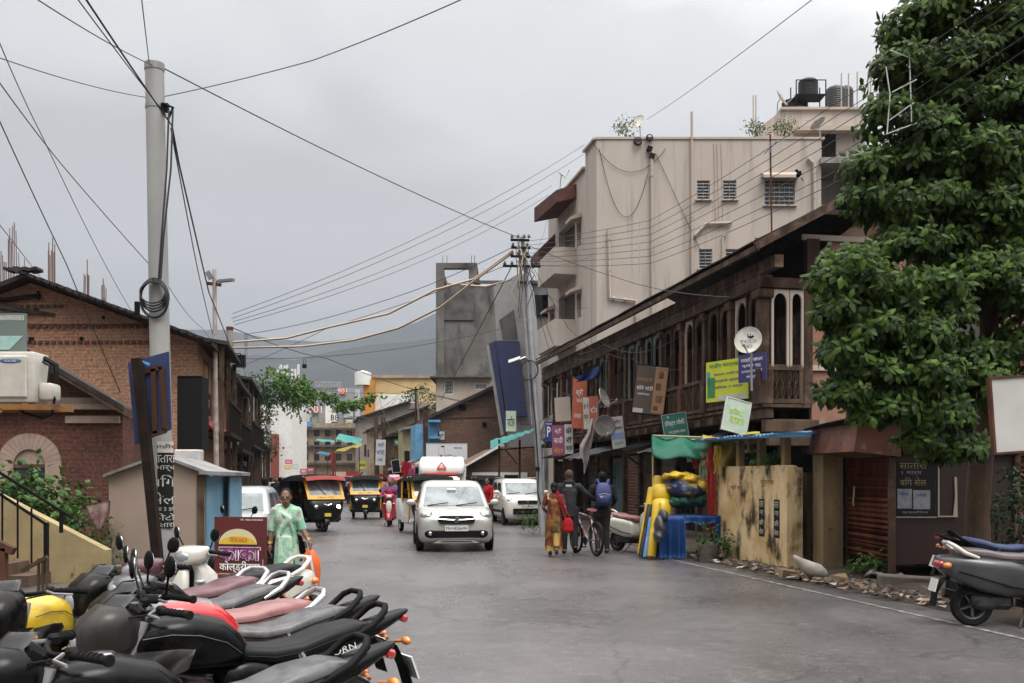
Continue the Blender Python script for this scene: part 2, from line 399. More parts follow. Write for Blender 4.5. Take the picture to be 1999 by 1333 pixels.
black = mat('black_plastic', (.005,.005,.0055), .55, spec=.13)
blackm = mat('matt_black', (.007,.007,.0075), .85, spec=.2)
steel = mat('galvanised_steel', (.42,.43,.45), .45, c2=(.30,.30,.31), sc=2, metal=.5)
white = mat('white_paint', (.72,.72,.70), .5, c2=(.55,.53,.49), sc=2.5, lo=.5, hi=.75)
dglass = glassmat('dark_glass', (.03,.035,.04), .08)
sglass = glassmat('sky_glass', (.10,.13,.15), .05)
pvc = mat('pvc_pipe', (.42,.35,.30), .6)
teal = mat('teal_paint', (.10,.19,.20), .6, c2=(.06,.10,.11), sc=4, st=(1,1,.3))
palegreen = mat('pale_green_paint', (.20,.27,.24), .7, c2=(.10,.12,.11), sc=3, st=(1,1,.3))
wirem = mat('black_cable', (.02,.02,.022), .6)
wiret = mat('tan_cable', (.42,.33,.24), .6)
# ------------------------------------------------------------------ facade helpers
def wall_face(mb, o, u, W, H, holes=(), dep=.18, n=None):
    "a wall sheet from corner o along u, with openings (x0,x1,z0,z1) and reveals going in along -n"
    o, u = V(o), V(u).normalized(); n = V(n) if n else V((u.y, -u.x, 0))
    xs = sorted({0, W, *[h[0] for h in holes], *[h[1] for h in holes]}); zs = sorted({0, H, *[h[2] for h in holes], *[h[3] for h in holes]})
    pt = lambda x, z, d=0: o+u*x+V((0,0,z))-n*d
    for a, b in zip(xs, xs[1:]):
        for c, d in zip(zs, zs[1:]):
            x, z = (a+b)/2, (c+d)/2
            if any(h[0] < x < h[1] and h[2] < z < h[3] for h in holes): continue
            mb.face([pt(a,c), pt(b,c), pt(b,d), pt(a,d)])
    for h in holes:
        q = [(h[0],h[2]),(h[1],h[2]),(h[1],h[3]),(h[0],h[3])]
        for (a, b), (c, d) in zip(q, q[1:]+q[:1]): mb.face([pt(a,b), pt(c,d), pt(c,d,dep), pt(a,b,dep)])
def window(par, o, u, h, fm, gm, bars=(0,0), dep=.12, fw=.05, sill=None, n=None, bm_=None, proud=0, world=True):
    o, u = V(o), V(u).normalized(); n = V(n) if n else V((u.y, -u.x, 0)); x0, x1, z0, z1 = h
    pt = lambda x, z, d: o+u*x+V((0,0,z))-n*d
    rt = MX((u, -n, V((0,0,1)))).transposed()
    f = MB(); d = dep-.03
    for a, b in (((x0,z0,),(x1,z0+fw)),((x0,z1-fw),(x1,z1)),((x0,z0+fw),(x0+fw,z1-fw)),((x1-fw,z0+fw),(x1,z1-fw))):
        f.box(pt((a[0]+b[0])/2,(a[1]+b[1])/2,d), (b[0]-a[0]-.002, .05, b[1]-a[1]-.002), rt)
    for i in range(1, bars[0]+1):
        x = x0+(x1-x0)*i/(bars[0]+1); f.box(pt(x,(z0+z1)/2,d-.02), (.022,.02,z1-z0-2*fw), rt)
    for i in range(1, bars[1]+1):
        z = z0+(z1-z0)*i/(bars[1]+1); f.box(pt((x0+x1)/2,z,d-.045), (x1-x0-.02,.02,.02), rt)
    w = obj('window', f, fm, par, world=world)
    p = MB(); p.face([pt(x0,z0,dep), pt(x1,z0,dep), pt(x1,z1,dep), pt(x0,z1,dep)]); obj('pane', p, gm, w, world=world)
    if sill:
        s = MB(); s.box(pt((x0+x1)/2, z0-.04, -.05), (x1-x0+.16, .16, .06), rt); obj('sill', s, sill, w, world=world)
    return w
def shade(par, o, u, h, m, out=.5, th=.09, n=None, ext=.15):
    "sloped concrete sunshade over an opening"
    o, u = V(o), V(u).normalized(); n = V(n) if n else V((u.y, -u.x, 0)); x0, x1, z = h
    pt = lambda x, z, d: o+u*x+V((0,0,z))+n*d
    mb = MB(); mb.hexa([pt(x0-ext,z+.1,0),pt(x1+ext,z+.1,0),pt(x1+ext,z-.06,out),pt(x0-ext,z-.06,out)],[pt(x0-ext,z+.32,0),pt(x1+ext,z+.32,0),pt(x1+ext,z+th-.02,out),pt(x0-ext,z+th-.02,out)])
    return obj('sunshade', mb, m, par, world=True)
def prismz(poly, z0, z1):
    mb = MB(); mb.prism([(p[0], p[1], z0) for p in poly], (0,0,z1-z0)); return mb
def corrug(o, u, v, W, L, pitch=.09, amp=.018, nv=1, warp=0, seed=0):
    "corrugated sheet: o corner, u across the corrugations, v along them"
    o, u, v = V(o), V(u).normalized(), V(v).normalized(); n = u.cross(v)
    nu = max(4, int(W/pitch*4)); mb = MB()
    def fn(a, b):
        p = o+u*(a*W)+v*(b*L)+n*(amp*math.sin(2*math.pi*a*W/pitch))
        if warp: p += n*warp*NZ.noise(V((a*W*.9, b*L*.9, seed)))
        return p
    mb.grid(fn, nu, nv, .004); return mb
# ------------------------------------------------------------------ old two-storey wooden house
HR = math.degrees(math.atan(.197)); HL = 21.3
house = T('wooden_house', 'long two-storey old timber house with carved veranda above dark street shops', 'house', (5.55,22,0), HR)
def wooden_house():
    h = house; nb = 13; bw = HL/nb; zf, ze = 3.16, 6.42
    # inner walls and dark rooms
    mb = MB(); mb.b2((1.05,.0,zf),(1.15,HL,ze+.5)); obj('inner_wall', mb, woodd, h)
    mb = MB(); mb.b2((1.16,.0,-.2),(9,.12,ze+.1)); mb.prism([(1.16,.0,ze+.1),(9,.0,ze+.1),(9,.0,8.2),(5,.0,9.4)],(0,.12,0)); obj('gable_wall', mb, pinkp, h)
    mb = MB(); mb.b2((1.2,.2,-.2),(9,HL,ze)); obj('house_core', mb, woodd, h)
    mb = MB(); mb.b2((1.0,-.06,4.0),(9,-.01,4.12)); mb.b2((.9,-.08,6.9),(9,-.01,7.02)); mb.b2((1.2,-.08,7.5),(9,-.01,7.6)); obj('cornice', mb, cream, h)
    # veranda floor beam, joists
    mb = MB(); mb.b2((-.02,-.12,zf-.25),(.2,HL,zf),.02); mb.b2((-.08,-.16,zf),(1.05,HL,zf+.07)); mb.b2((.0,-.1,zf-.55),(1.3,.1,zf-.26),.02); mb.b2((.1,-.06,zf-.85),(1.6,.12,zf-.56),.02)
    for i in range(2*nb+1): mb.b2((-.2,i*bw/2-.07,zf-.24),(1.1,i*bw/2+.07,zf-.09)) if 0 < i else None
    obj('floor_beam', mb, wood2, h)
    # roof
    s = .53
    rf = MB(); n = 150
    def fn(a, b):
        y = -.95+(HL+.6)*a; x = -.62+5.77*b
        return (x, y, ze+.1+s*(x+.95)-.1+.02*math.sin(a*n*2*math.pi)+.03*NZ.noise(V((x,y*.6,2))))
    rf.grid(fn, n*4, 5, .03); ro = obj('roof', rf, tind, h, smooth=50)
    rf = MB(); rf.face([(5.15,-.95,ze+.1+s*6.1),(9.5,-.95,7.6),(9.5,HL,7.6),(5.15,HL,ze+.1+s*6.1)]); obj('rear_slope', rf, tind, ro)
    b = MB(); b.beam((-.64,-.97,ze+.05),(5.15,-.97,ze-.02+s*6.0),.07,.17); b.beam((5.15,-.97,ze-.02+s*6.12),(9.5,-.97,7.4),.07,.26); obj('bargeboard', b, wood, ro)
    b = MB(); b.b2((-.16,-.9,ze-.34),(.04,HL,ze-.08)); b.b2((-.6,-.9,ze-.02),(-.5,HL-.35,ze+.1)); b.b2((-.14,-.14,ze-.62),(.16,HL,ze-.35))
    for i in range(nb*2+1): y = i*bw/2; b.beam((-.6,min(y,HL-.4),ze+.05),(1.6,min(y,HL-.4),ze-.05+s*2.5),.07,.1)
    for px_ in (1.0,2.2,3.4): b.beam((px_,-.9,ze+s*(px_+.95)-.1),(px_,.1,ze+s*(px_+.95)-.1),.12,.14)
    obj('rafter', b, wood, ro)
    # posts
    r0 = random.Random(6)
    for i in range(nb+1):
        y = i*bw; p = MB(); w = .13 if i else .17
        y += r0.uniform(-.07,.07); p.b2((-w*.7,y-w*.7,zf+.07),(w*.7,y+w*.7,ze-.62),.015); p.b2((-w,y-w,zf+.07),(w,y+w,zf+.85),.015); p.b2((-w*1.15,y-w*1.15,ze-.85),(w*1.15,y+w*1.15,ze-.66),.02)
        obj('post', p, (wood,wood2,wood,rust)[i % 4], h, smooth=30)
    p = MB(); p.b2((.93,-.1,zf+.07),(1.14,.08,ze-.62),.015); obj('post', p, wood, h)
    p = MB(); p.b2((-.1,-.14,ze-.62),(1.3,.08,ze-.4)); p.b2((1.0,-.11,ze-.4),(1.3,.05,ze+.5)); obj('tie_beam', p, wood, h)
    # arches between posts, mid mullions
    def arch(p0, p1, zb, zt, th, m, mirror=False):
        "spandrel screen: thin shafts and a pointed arch head, in the vertical plane p0-p1"
        p0, p1 = V(p0), V(p1); u = (p1-p0); L = u.length; u.normalize(); n = V((u.y,-u.x,0))
        a = MB(); sh = .055
        def pr(poly): a.prism([p0+u*x+V((0,0,z)) for x, z in poly], n*th)
        pr([(0,zb),(sh,zb),(sh,zt),(0,zt)]); pr([(L-sh,zb),(L,zb),(L,zt),(L-sh,zt)])
        k = 7; zs = zt-L*.75
        arc = [(sh+(L/2-sh)*(1-math.cos(math.pi/2*i/k)), zs+(zt-.08-zs)*math.sin(math.pi/2*i/k)) for i in range(k+1)]
        pr(arc+[(L/2,zt),(sh,zt)]); pr([(L-x,z) for x, z in arc][::-1]+[(L-sh,zt),(L/2,zt)])
        return obj('arch_screen', a, m, h)
    r = random.Random(5)
    for i in range(nb):
        y0, y1 = i*bw+.12, (i+1)*bw-.12; ym = (y0+y1)/2
        m = palegreen if i in (1,2,4,5,7) or i < 1 else wood
        if i < 9:
            arch((.06,y1,0),(.06,ym+.04,0), zf+.9, ze-.65, .05, (wood2 if i % 2 else cream) if i < 4 else m); arch((.06,ym-.04,0),(.06,y0,0), zf+.9, ze-.65, .05, wood2 if i < 3 else m)
        mb = MB(); mb.b2((-.04,ym-.035,zf+.07),(.04,ym+.035,ze-.6)); obj('mullion', mb, wood, h)
        # balustrade
        mb = MB(); mb.b2((-.06,y0,zf+.86),(.06,y1,zf+.95),.01); mb.b2((-.05,y0,zf+.12),(.05,y1,zf+.2))
        k = 9
        for j in range(1, k): 
            y = y0+(y1-y0)*j/k; mb.b2((-.015,y-.015,zf+.2),(.015,y+.015,zf+.86))
        if i % 2 == 0:
            for j in range(6):
                a0 = y0+(y1-y0)*j/6; a1 = y0+(y1-y0)*(j+1)/6
                mb.beam((-.03,a0,zf+.2),(-.03,a1,zf+.86),.012,.012); mb.beam((-.03,a1,zf+.2),(-.03,a0,zf+.86),.012,.012)
        else: mb.b2((.02,y0,zf+.2),(.04,y1,zf+.86))
        obj('balustrade', mb, wood2 if i < 5 else wood, h)
        # panelled doors in the inner wall
        mb = MB()
        for q in (y0+.1, ym+.06):
            mb.b2((1.0,q,zf+.1),(1.045,q+.52,zf+2.2)); mb.b2((.975,q+.06,zf+.2),(1.0,q+.46,zf+1.0)); mb.b2((.975,q+.06,zf+1.15),(1.0,q+.46,zf+2.1))
        obj('veranda_door', mb, rust if i % 3 else wood, h)
    arch((.16,-.03,0),(.58,-.03,0), zf+.9, ze-.65, .05, cream); arch((.6,-.03,0),(.93,-.03,0), zf+.9, ze-.65, .05, cream)
    mb = MB(); mb.b2((.1,-.08,zf+.82),(.95,.02,zf+.95),.01); mb.b2((.1,-.07,zf+.1),(.95,.0,zf+.2)); mb.b2((.1,-.07,zf+.2),(.22,0,zf+.82)); mb.b2((.83,-.07,zf+.2),(.95,0,zf+.82))
    for j in range(4):
        cx_ = .3+.15*j
        for s_ in (-1,1):
            mb.tube([(cx_+s_*.05*math.sin(math.pi*t/6), -.04, zf+.2+.62*t/12) for t in range(13)], .011, 5)
        mb.tube([(cx_,-.04,zf+.2),(cx_,-.04,zf+.82)], .009, 5)
    obj('carved_balustrade', mb, wood2, h)
    # ground floor shops behind the posts
    shop = [('dark',None),('doors',teal),('planks',wood2),('doors',woodd),('shutter',cream),('planks',wood2),('shutter',pinkp),('doors',teal),('planks',wood2),('shutter',tin),('doors',woodd),('planks',rust),('shutter',tind)]
    for i, (k, m) in enumerate(shop):
        y0, y1 = i*bw, (i+1)*bw; mb = MB()
        if k == 'dark': continue
        if k == 'shutter': mb = corrug((.52,y0+.12,.25),(0,0,1),(0,1,0),2.1,bw-.24,.1,.015); nm = 'shop_shutter'
        elif k == 'doors':
            nm = 'shop_door'
            for q in range(4):
                a = y0+.14+q*(bw-.28)/4; mb.b2((.5,a,.2),(.54,a+(bw-.28)/4-.03,2.3)); mb.b2((.47,a+.06,.4),(.5,a+(bw-.28)/4-.1,1.1)); mb.b2((.47,a+.06,1.25),(.5,a+(bw-.28)/4-.1,2.15))
        else:
            nm = 'plank_front'
            for q in range(8):
                a = y0+.12+q*(bw-.24)/8; mb.b2((.5+.01*r.random(),a,.15),(.54,a+(bw-.24)/8-.012,2.35+.05*r.random()))
        obj(nm, mb, m, h)
    for i in range(nb+1):
        mb = MB(); mb.b2((.38,i*bw-.09,-.1),(.56,i*bw+.09,zf-.25),.01); obj('shop_post', mb, wood2 if i % 2 else wood, h)
    mb = MB(); mb.b2((.42,0,2.4),(.56,HL,2.62)); obj('lintel', mb, wood, h)
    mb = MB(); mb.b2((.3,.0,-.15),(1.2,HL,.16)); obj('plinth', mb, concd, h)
    # lean-to tin awning over the shops
    for i, (a, b_) in enumerate(((2.6,6.2),(6.6,9.8),(11.5,14.5),(15,18.5))):
        mb = corrug((.5,a,2.75+.08*(i%2)),(0,1,0),(-1.35,0,-.42),b_-a,1.45,.11,.018,4,.12,i); obj('tin_awning', mb, tin if i % 2 == 0 else tind, h, smooth=60)
    for j, yy in enumerate((3.2,8.1,12.4)):
        mb = MB(); mb.beam((.4,yy,1.6),(-.75,yy,2.42),.05,.05); obj('awning_strut', mb, wood2, h)
wooden_house()
# ------------------------------------------------------------------ beige apartment block behind it
def ap_block():
    b = T('apartment_building', 'tall beige plastered apartment block with many drain pipes and rooftop tanks', 'building', (3.82,45,0))
    o = V((3.82,45,0)); u = V((1,0,0)); W, Hh = 10.15, 16.95; f0 = V((3.45,46.9,0)); H2 = 16.2
    def wx(px): return (px-1165)*45/F
    def wz(py): return CH+(HY-py)*45/F
    hs = [(wx(1361),wx(1386),wz(389),wz(352)),(wx(1412),wx(1438),wz(389),wz(352)),(wx(1493),wx(1552),wz(400),wz(350)),(wx(1365),wx(1391),wz(524),wz(486)),(wx(1417),wx(1441),wz(524),wz(486)),(wx(1474),wx(1530),wz(496),wz(464))]
    mb = MB(); wall_face(mb, o, u, W, Hh, hs, .2)
    s = V((-.197,1,0)).normalized(); L = 7.6
    # street face: openings for windows and balconies (depth along the street, height)
    fl = [1.2, 4.6, 8.05, 11.5, 14.9]
    e = f0+s*L
    oh = [(L-1.5,L-.75,z+1.3,z+2.5) for z in fl[1:4]]
    oh2 = [(x0,x1,a,c) for (x0,x1,a,c) in [(L-5.2,L-1.9,5.3,7.3),(L-5.2,L-1.9,8.4,11.0),(L-5.2,L-1.9,11.9,14.4)]]
    oh3 = [(L-7.2,L-6.2,z+1.2,z+2.5) for z in fl[1:4]]
    wall_face(mb, e, -s, L, H2, oh+oh2+oh3, .35); wall_face(mb, f0, o-f0, (o-f0).length, Hh, (), .1); mb.face([f0+V((0,0,H2-.5)),f0+V((3,0,H2-.5)),f0+V((3,0,Hh)),f0+V((0,0,Hh))])
    mb.face([o+u*W, o+u*W+V((0,7.4,0)), o+u*W+V((0,7.4,Hh)), o+u*W+V((0,0,Hh))]); mb.face([e, o+u*W+V((0,7.4,0)), o+u*W+V((0,7.4,H2)), e+V((0,0,H2))])
    mb.face([o+V((0,0,Hh-.9)), o+u*W+V((0,0,Hh-.9)), o+u*W+V((0,7.4,Hh-.9)), e+V((0,0,H2-.2)), f0+V((0,0,Hh-.9))])
    obj('wall', mb, beige, b, world=True)
    mb = MB(); mb.box(o+u*W/2+V((.05,.1,Hh+.03)), (W+.2,.3,.1)); mb.beam(o+V((0,.1,Hh+.04)), f0+V((0,0,Hh+.04)), .3, .1); mb.beam(f0+V((0,0,H2+.04)), e+V((0,0,H2+.04)), .3, .1); obj('parapet_coping', mb, cream, b, world=True)
    for i, h in enumerate(hs):
        window(b, o, u, h, cream, dglass, (1,0) if i < 2 or 3 <= i <= 4 else (5,0), .14, .045, cream)
        f = MB(); x0, x1, z0, z1 = h; k = 6
        for j in range(1, k): f.box(o+V(((x0+x1)/2,.04,z0+(z1-z0)*j/k)), (x1-x0,.02,.035))
        obj('louvre', f, steel if i != 5 else cream, b, world=True)
    x0, x1, z0, z1 = hs[2]
    c = MB(); c.grid(lambda a, v: o+V((x0+.55+(x1-x0-.6)*a, .17+.025*math.sin(a*26), z0+.05+(z1-z0-.1)*v)), 40, 1); obj('curtain', c, mat('lace_curtain',(.45,.42,.42),.9), b, smooth=60, world=True)
    shade(b, o, u, (x0,x1,z1), cream, .5)
    for h in oh: window(b, e, -s, h, cream, dglass, (2,3), .2, .05); shade(b, e, -s, (h[0],h[1],h[3]), cream, .55)
    for h in oh3: window(b, e, -s, h, cream, dglass, (1,2), .2, .05); shade(b, e, -s, (h[0],h[1],h[3]), cream, .5)
    window(b, e, -s, oh2[0], cream, sglass, (2,0), .2, .06)
    n = V((-s.y, s.x, 0))*1
    if n.x > 0: n = -n
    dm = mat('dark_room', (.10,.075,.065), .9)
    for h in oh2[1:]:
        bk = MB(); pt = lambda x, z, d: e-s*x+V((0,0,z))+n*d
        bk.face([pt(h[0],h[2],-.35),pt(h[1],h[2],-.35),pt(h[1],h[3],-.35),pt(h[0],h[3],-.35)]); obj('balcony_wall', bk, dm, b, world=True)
        bl = MB(); zf = h[2]-.35
        bl.hexa([pt(h[0]-.1,zf,0),pt(h[1]+.3,zf,0),pt(h[1]+.3,zf,1.1),pt(h[0]-.1,zf,1.1)],[pt(h[0]-.1,zf+.18,0),pt(h[1]+.3,zf+.18,0),pt(h[1]+.3,zf+.18,1.1),pt(h[0]-.1,zf+.18,1.1)])
        bl.hexa([pt(h[0]-.1,zf+.18,.98),pt(h[1]+.3,zf+.18,.98),pt(h[1]+.3,zf+.18,1.1),pt(h[0]-.1,zf+.18,1.1)],[pt(h[0]-.1,zf+1.3,.98),pt(h[1]+.3,zf+1.3,.98),pt(h[1]+.3,zf+1.3,1.1),pt(h[0]-.1,zf+1.3,1.1)])
        for q in (h[0]-.1,h[1]+.18): bl.hexa([pt(q,zf+.18,.0),pt(q+.12,zf+.18,.0),pt(q+.12,zf+.18,.98),pt(q,zf+.18,.98)],[pt(q,zf+1.3,0),pt(q+.12,zf+1.3,0),pt(q+.12,zf+1.3,.98),pt(q,zf+1.3,.98)])
        obj('balcony', bl, beige, b, world=True)
    # maroon canopy over the top balcony
    cn = MB(); h = oh2[2]; pt = lambda x, z, d: e-s*x+V((0,0,z))+n*d
    cn.hexa([pt(h[0]-.3,15.3,0),pt(h[1]+.3,15.3,0),pt(h[1]+.3,15.0,1.0),pt(h[0]-.3,15.0,1.25)],[pt(h[0]-.3,16.1,0),pt(h[1]+.3,15.95,0),pt(h[1]+.3,15.6,1.0),pt(h[0]-.3,15.75,1.25)])
    obj('canopy', cn, mat('maroon_paint',(.12,.05,.04),.7,c2=(.075,.035,.03),sc=2), b, world=True)
    cn = MB(); cn.hexa([pt(-.4,13.4,0),pt(1.6,13.4,0),pt(1.6,13.1,.9),pt(-.4,13.1,.9)],[pt(-.4,14.6,0),pt(1.6,14.6,0),pt(1.6,13.7,.9),pt(-.4,13.7,.9)]); obj('canopy', cn, mat('maroon_paint',(.2,.08,.06)), b, world=True)
    # drain pipes on the side wall
    def pipe(pts, r=.07):
        mb = MB(); q = [o+V((wx(x),-.11,wz(y))) for x, y in pts]; mb.tube(q, r, 8)
        for a, c in zip(q, q[1:]):
            for t in (.15,.6): p = a.lerp(c, t); d = (c-a).normalized(); mb.tube([p-d*.05, p+d*.05], r*1.25, 8)
        obj('drain_pipe', mb, pvc, b, smooth=40, world=True)
    pipe([(1272,295),(1274,620)],.08); pipe([(1350,220),(1351,560)],.06); pipe([(1354,462),(1378,438),(1428,436)],.07)
    pipe([(1188,447),(1190,582),(1241,588),(1243,640)],.07); pipe([(1576,310),(1588,322),(1589,430)],.07); pipe([(1410,535),(1411,462),(1418,458)],.045)
    for px in (1400,1394,1408): 
        mb = MB(); mb.tube([o+V((wx(px),-.03,wz(280))), o+V((wx(px)+.1,-.03,wz(450)))], .015, 5); obj('riser_cable', mb, pvc, b, world=True)
    # loops of cable and meter boxes at the top
    for (x, y, r_) in ((1245,277,.19),(1268,270,.15)):
        for q in range(4):
            mb = MB(); mb.tube([o+V((wx(x)+(r_-.015*q)*math.cos(t*math.pi/8),-.1-.03*q,wz(y)+(r_-.01*q)*math.sin(t*math.pi/8))) for t in range(17)], .022, 5); 
            obj('cable_loop', mb, wirem, b, world=True)
    for x, y in ((1268,292),(1273,306)):
        mb = MB(); mb.box(o+V((wx(x),-.12,wz(y))), (.24,.2,.2), rotm(0,20,0)); obj('junction_box', mb, blackm, b, world=True)
    for k, (p, q, m_, d) in enumerate((((1155,275),(1300,290),1225,90),((1170,290),(1265,340),1190,180),((1280,300),(1400,560),1340,430))):
        mb = MB(); pts = []
        for t in range(15):
            t /= 14; x = p[0]+(q[0]-p[0])*t; y = p[1]+(q[1]-p[1])*t+d*.6*4*t*(1-t)*(k != 2); pts.append(o+V((wx(x),-.06,wz(y))))
        mb.tube(pts, .012, 4); obj('wall_cable', mb, wirem, b, world=True)
    # recessed wing with the open terrace rooms on the right
    o2 = o+u*W
    mb = MB(); wall_face(mb, o2+V((0,.4,0)), u, 3.2, 14.9, [(.05,1.5,wz(395),wz(318)),(1.9,2.9,wz(520),wz(450))], 1.6); mb.face([o2+V((3.2,.4,0)),o2+V((3.2,5,0)),o2+V((3.2,5,14.9)),o2+V((3.2,.4,14.9))])
    mb.face([o2+V((0,2,13.5)),o2+V((1.6,2,13.5)),o2+V((1.6,2,16.4)),o2+V((0,2,16.4))])
    obj('wing_wall', mb, beige, b, world=True)
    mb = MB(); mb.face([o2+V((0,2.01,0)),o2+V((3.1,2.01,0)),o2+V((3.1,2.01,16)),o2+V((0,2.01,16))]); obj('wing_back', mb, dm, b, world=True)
    mb = MB(); mb.hexa([o2+V((-.1,-.3,wz(322))),o2+V((3.9,-.3,wz(322))),o2+V((3.9,2.2,wz(326))),o2+V((-.1,2.2,wz(326)))],[o2+V((-.1,-.3,wz(311))),o2+V((3.9,-.3,wz(311))),o2+V((3.9,2.2,wz(313))),o2+V((-.1,2.2,wz(313)))]); obj('terrace_roof', mb, tin, b, world=True)
    mb = MB(); mb.tube([o2+V((2.4,-.2,wz(395))),o2+V((2.4,-.2,wz(320)))], .04, 6); mb.tube([o2+V((3.7,-.2,wz(395))),o2+V((3.7,-.2,wz(320)))], .04, 6); obj('terrace_post', mb, rust, b, world=True)
    # stair tower and tank deck on the roof
    D2 = 50
    a = P(1487,265,D2); c = P(1690,215,D2)
    st = MB(); x0, x1, xs_ = a.x, c.x, P(1528,0,D2).x
    st.prism([(x0,D2,15),(x1,D2,15),(x1,D2,c.z),(xs_,D2,c.z),(x0,D2,P(0,245,D2).z)],(0,5,0)); obj('stair_tower', st, beige, b, world=True)
    st = MB(); st.b2((xs_-.1,D2-.15,c.z-.0),(x1+.1,D2+5,c.z+.12)); st.b2((P(1550,0,D2).x,D2-.6,P(0,262,D2).z),(x1,D2-.01,P(0,254,D2).z)); obj('tower_slab', st, cream, b, world=True)
    st = MB(); st.b2((P(1605,0,D2).x,D2-.02,P(0,306,D2).z),(P(1632,0,D2).x,D2-.004,P(0,262,D2).z)); obj('tower_door', st, woodd, b, world=True)
    for px, y0, y1 in ((1471,262,186),(1476,262,186),(1643,215,143),(1657,215,143),(1674,215,140),(1695,215,143),(1700,215,143)):
        q0, q1 = P(px,y0,D2+1), P(px,y1,D2+1); mb = MB(); mb.tube([q0,q1], .035, 6); obj('vent_pipe', mb, pvc, b, world=True)
    return b
ap = ap_block()
tankm = mat('black_tank_plastic', (.022,.022,.024), .4)
def tank(px, py0, py1, w, D, label):
    c = P(px, py0, D); H = P(px, py1, D).z-c.z; r = w*D/F/2
    t = T('water_tank', label, 'water tank', c, 0, 'black rooftop water tanks')
    prof = [(0,0),(r*.96,0)]; k = 9
    for i in range(k):
        z = H*.8*i/k; prof += [(r*.96,z+.02),(r,z+H*.8/k*.3),(r,z+H*.8/k*.7),(r*.96,z+H*.8/k-.01)]
    prof += [(r*.97,H*.82),(r*.8,H*.92),(r*.3,H*.95)]
    obj('tank_body', MB().lathe(prof), tankm, t, smooth=50); obj('lid', MB().lathe([(r*.34,H*.93),(r*.34,H),(0,H+.02)]), tankm, t, smooth=40)
    return t
tank(1578,190,153,38,51,'black ribbed water tank raised highest on a steel stand on the roof')
tank(1552,215,196,50,52,'squat black water tank under the raised tank stand')
tank(1632,215,168,40,52,'tall black water tank beside the thin roof pipes')
tank(1652,215,168,28,53.5,'black water tank half hidden behind the tall one')
stnd = T('tank_stand', 'black angle iron stand carrying the raised water tank', 'stand', P(1578,215,51))
mb = MB()
for sx_ in (-.75,.75):
    for sy_ in (-.5,.5):
        mb.beam((sx_,sy_,0),(sx_,sy_,1.35),.05,.05)
mb.beam((-.75,-.5,.62),(.75,-.5,.62),.05,.05); mb.beam((-.75,.5,.62),(.75,.5,.62),.05,.05); mb.beam((-.75,-.5,1.35),(.75,-.5,1.35),.04,.04); mb.b2((-.75,-.5,.6),(.75,.5,.64))
obj('stand_frame', mb, blackm, stnd)
dishm = mat('dish_white', (.62,.60,.55), .55, c2=(.45,.42,.36), sc=3)
def dish(pos, r, yaw, pitch, label, rim=None, lnb=True, group=None, txt=None, mt=None, mast=.5):
    "parabolic dish looking along -Y before rotation"
    t = T('satellite_dish', label, 'satellite dish', pos, 0, group)
    m4 = MX.Rotation(R(yaw),4,'Z') @ MX.Rotation(R(-pitch),4,'X')
    face = m4 @ MX.Rotation(R(90),4,'X')
    d = .22*r
    prof = [(r*i/8, -d*(1-(i/8)**2)) for i in range(9)]+[(r,.015),(r*.98,.02)]
    mbb = MB(); mbb.lathe(prof+[(r*i/8, -d*(1-(i/8)**2)+.012) for i in range(8,-1,-1)], face, 28); obj('reflector', mbb, mt or dishm, t, smooth=40)
    if lnb:
        a = MB(); a.tube([m4@V((0,.1,-r*.9)), m4@V((0,-r*1.1,-r*.75))], .016, 6); a.ell(m4@V((0,-r*1.1,-r*.70)), (.04,.05,.05)); obj('receiver_arm', a, steel, t)
    a = MB(); a.tube([m4@V((0,d,0)), m4@V((0,d+.2,-.1)), m4@V((0,d+.25,-.1))+V((0,0,-mast))], .025, 6); obj('mast', a, steel, t)
    if txt: 
        for s, h, w_, at, m_ in txt:
            o_ = text(s, h, m_, t, (0,0,0), w=w_); o_.data.transform(m4 @ MX.Translation(V(at)))
    return t
dish(P(1245,237,46.5), .36, -40, 25, 'grey satellite dish on the roof corner beside a small plant')
dish(P(1597,240,48), .42, -120, 55, 'white satellite dish tilted upward on the flat roof by the stair tower')
dish(P(1527,190,51), .5, 60, 30, 'thin white satellite dish on the tank deck edge', mast=.8)
dish(P(1098,340,51), .3, 60, 50, 'small dish tilted up beside the maroon canopy')
# ------------------------------------------------------------------ rest of the right-hand side
def prism_xz(pts, D, dep, mb=None, sl=-.2):
    "front outline given in picture points at depth D, running back along the street"
    mb = mb or MB(); a = [P(x, y, D) for x, y in pts]
    for q_, (x, y) in zip(a, pts):
        if y >= 925: q_.z = -.1
    mb.prism(a, (sl*dep, dep, 0)); return mb
bluep = mat('blue_cladding', (.028,.034,.105), .45, c2=(.02,.025,.075), sc=1.5)
greyc = mat('grey_cladding', (.27,.265,.265), .55, c2=(.21,.205,.205), sc=.8)
# concrete tower, unfinished
t = T('concrete_tower', 'unfinished grey concrete tower block with an open frame on its roof', 'building', P(960,935,70)*1)
t.location.z = 0
D = 70
mb = MB(); prism_xz([(866,560),(1085,552),(1085,935),(866,935)], D, 9, mb, .0)
for x0, x1, y0, y1, d0, d1 in ((852,868,515,935,-.3,.25),(852,868,515,935,7,7.6),(916,932,515,552,-.3,.25),(916,932,515,552,7,7.6)):
    a = P(x0,y1,D); c = P(x1,y0,D); mb.b2((a.x,D+d0,max(0,a.z)),(c.x,D+d1,c.z))
for x0, x1, y0, y1, d0, d1 in ((852,932,515,525,-.3,.3),(852,932,515,525,6.9,7.6),(852,862,515,525,.3,6.9),(922,932,515,525,.3,6.9),(852,868,700,712,.25,7)):
    a = P(x0,y1,D); c = P(x1,y0,D); mb.b2((a.x,D+d0-.01,a.z),(c.x,D+d1+.01,c.z+.01))
obj('wall', mb, concrete, t, world=True)
mb = MB(); a = P(866,700,D); 
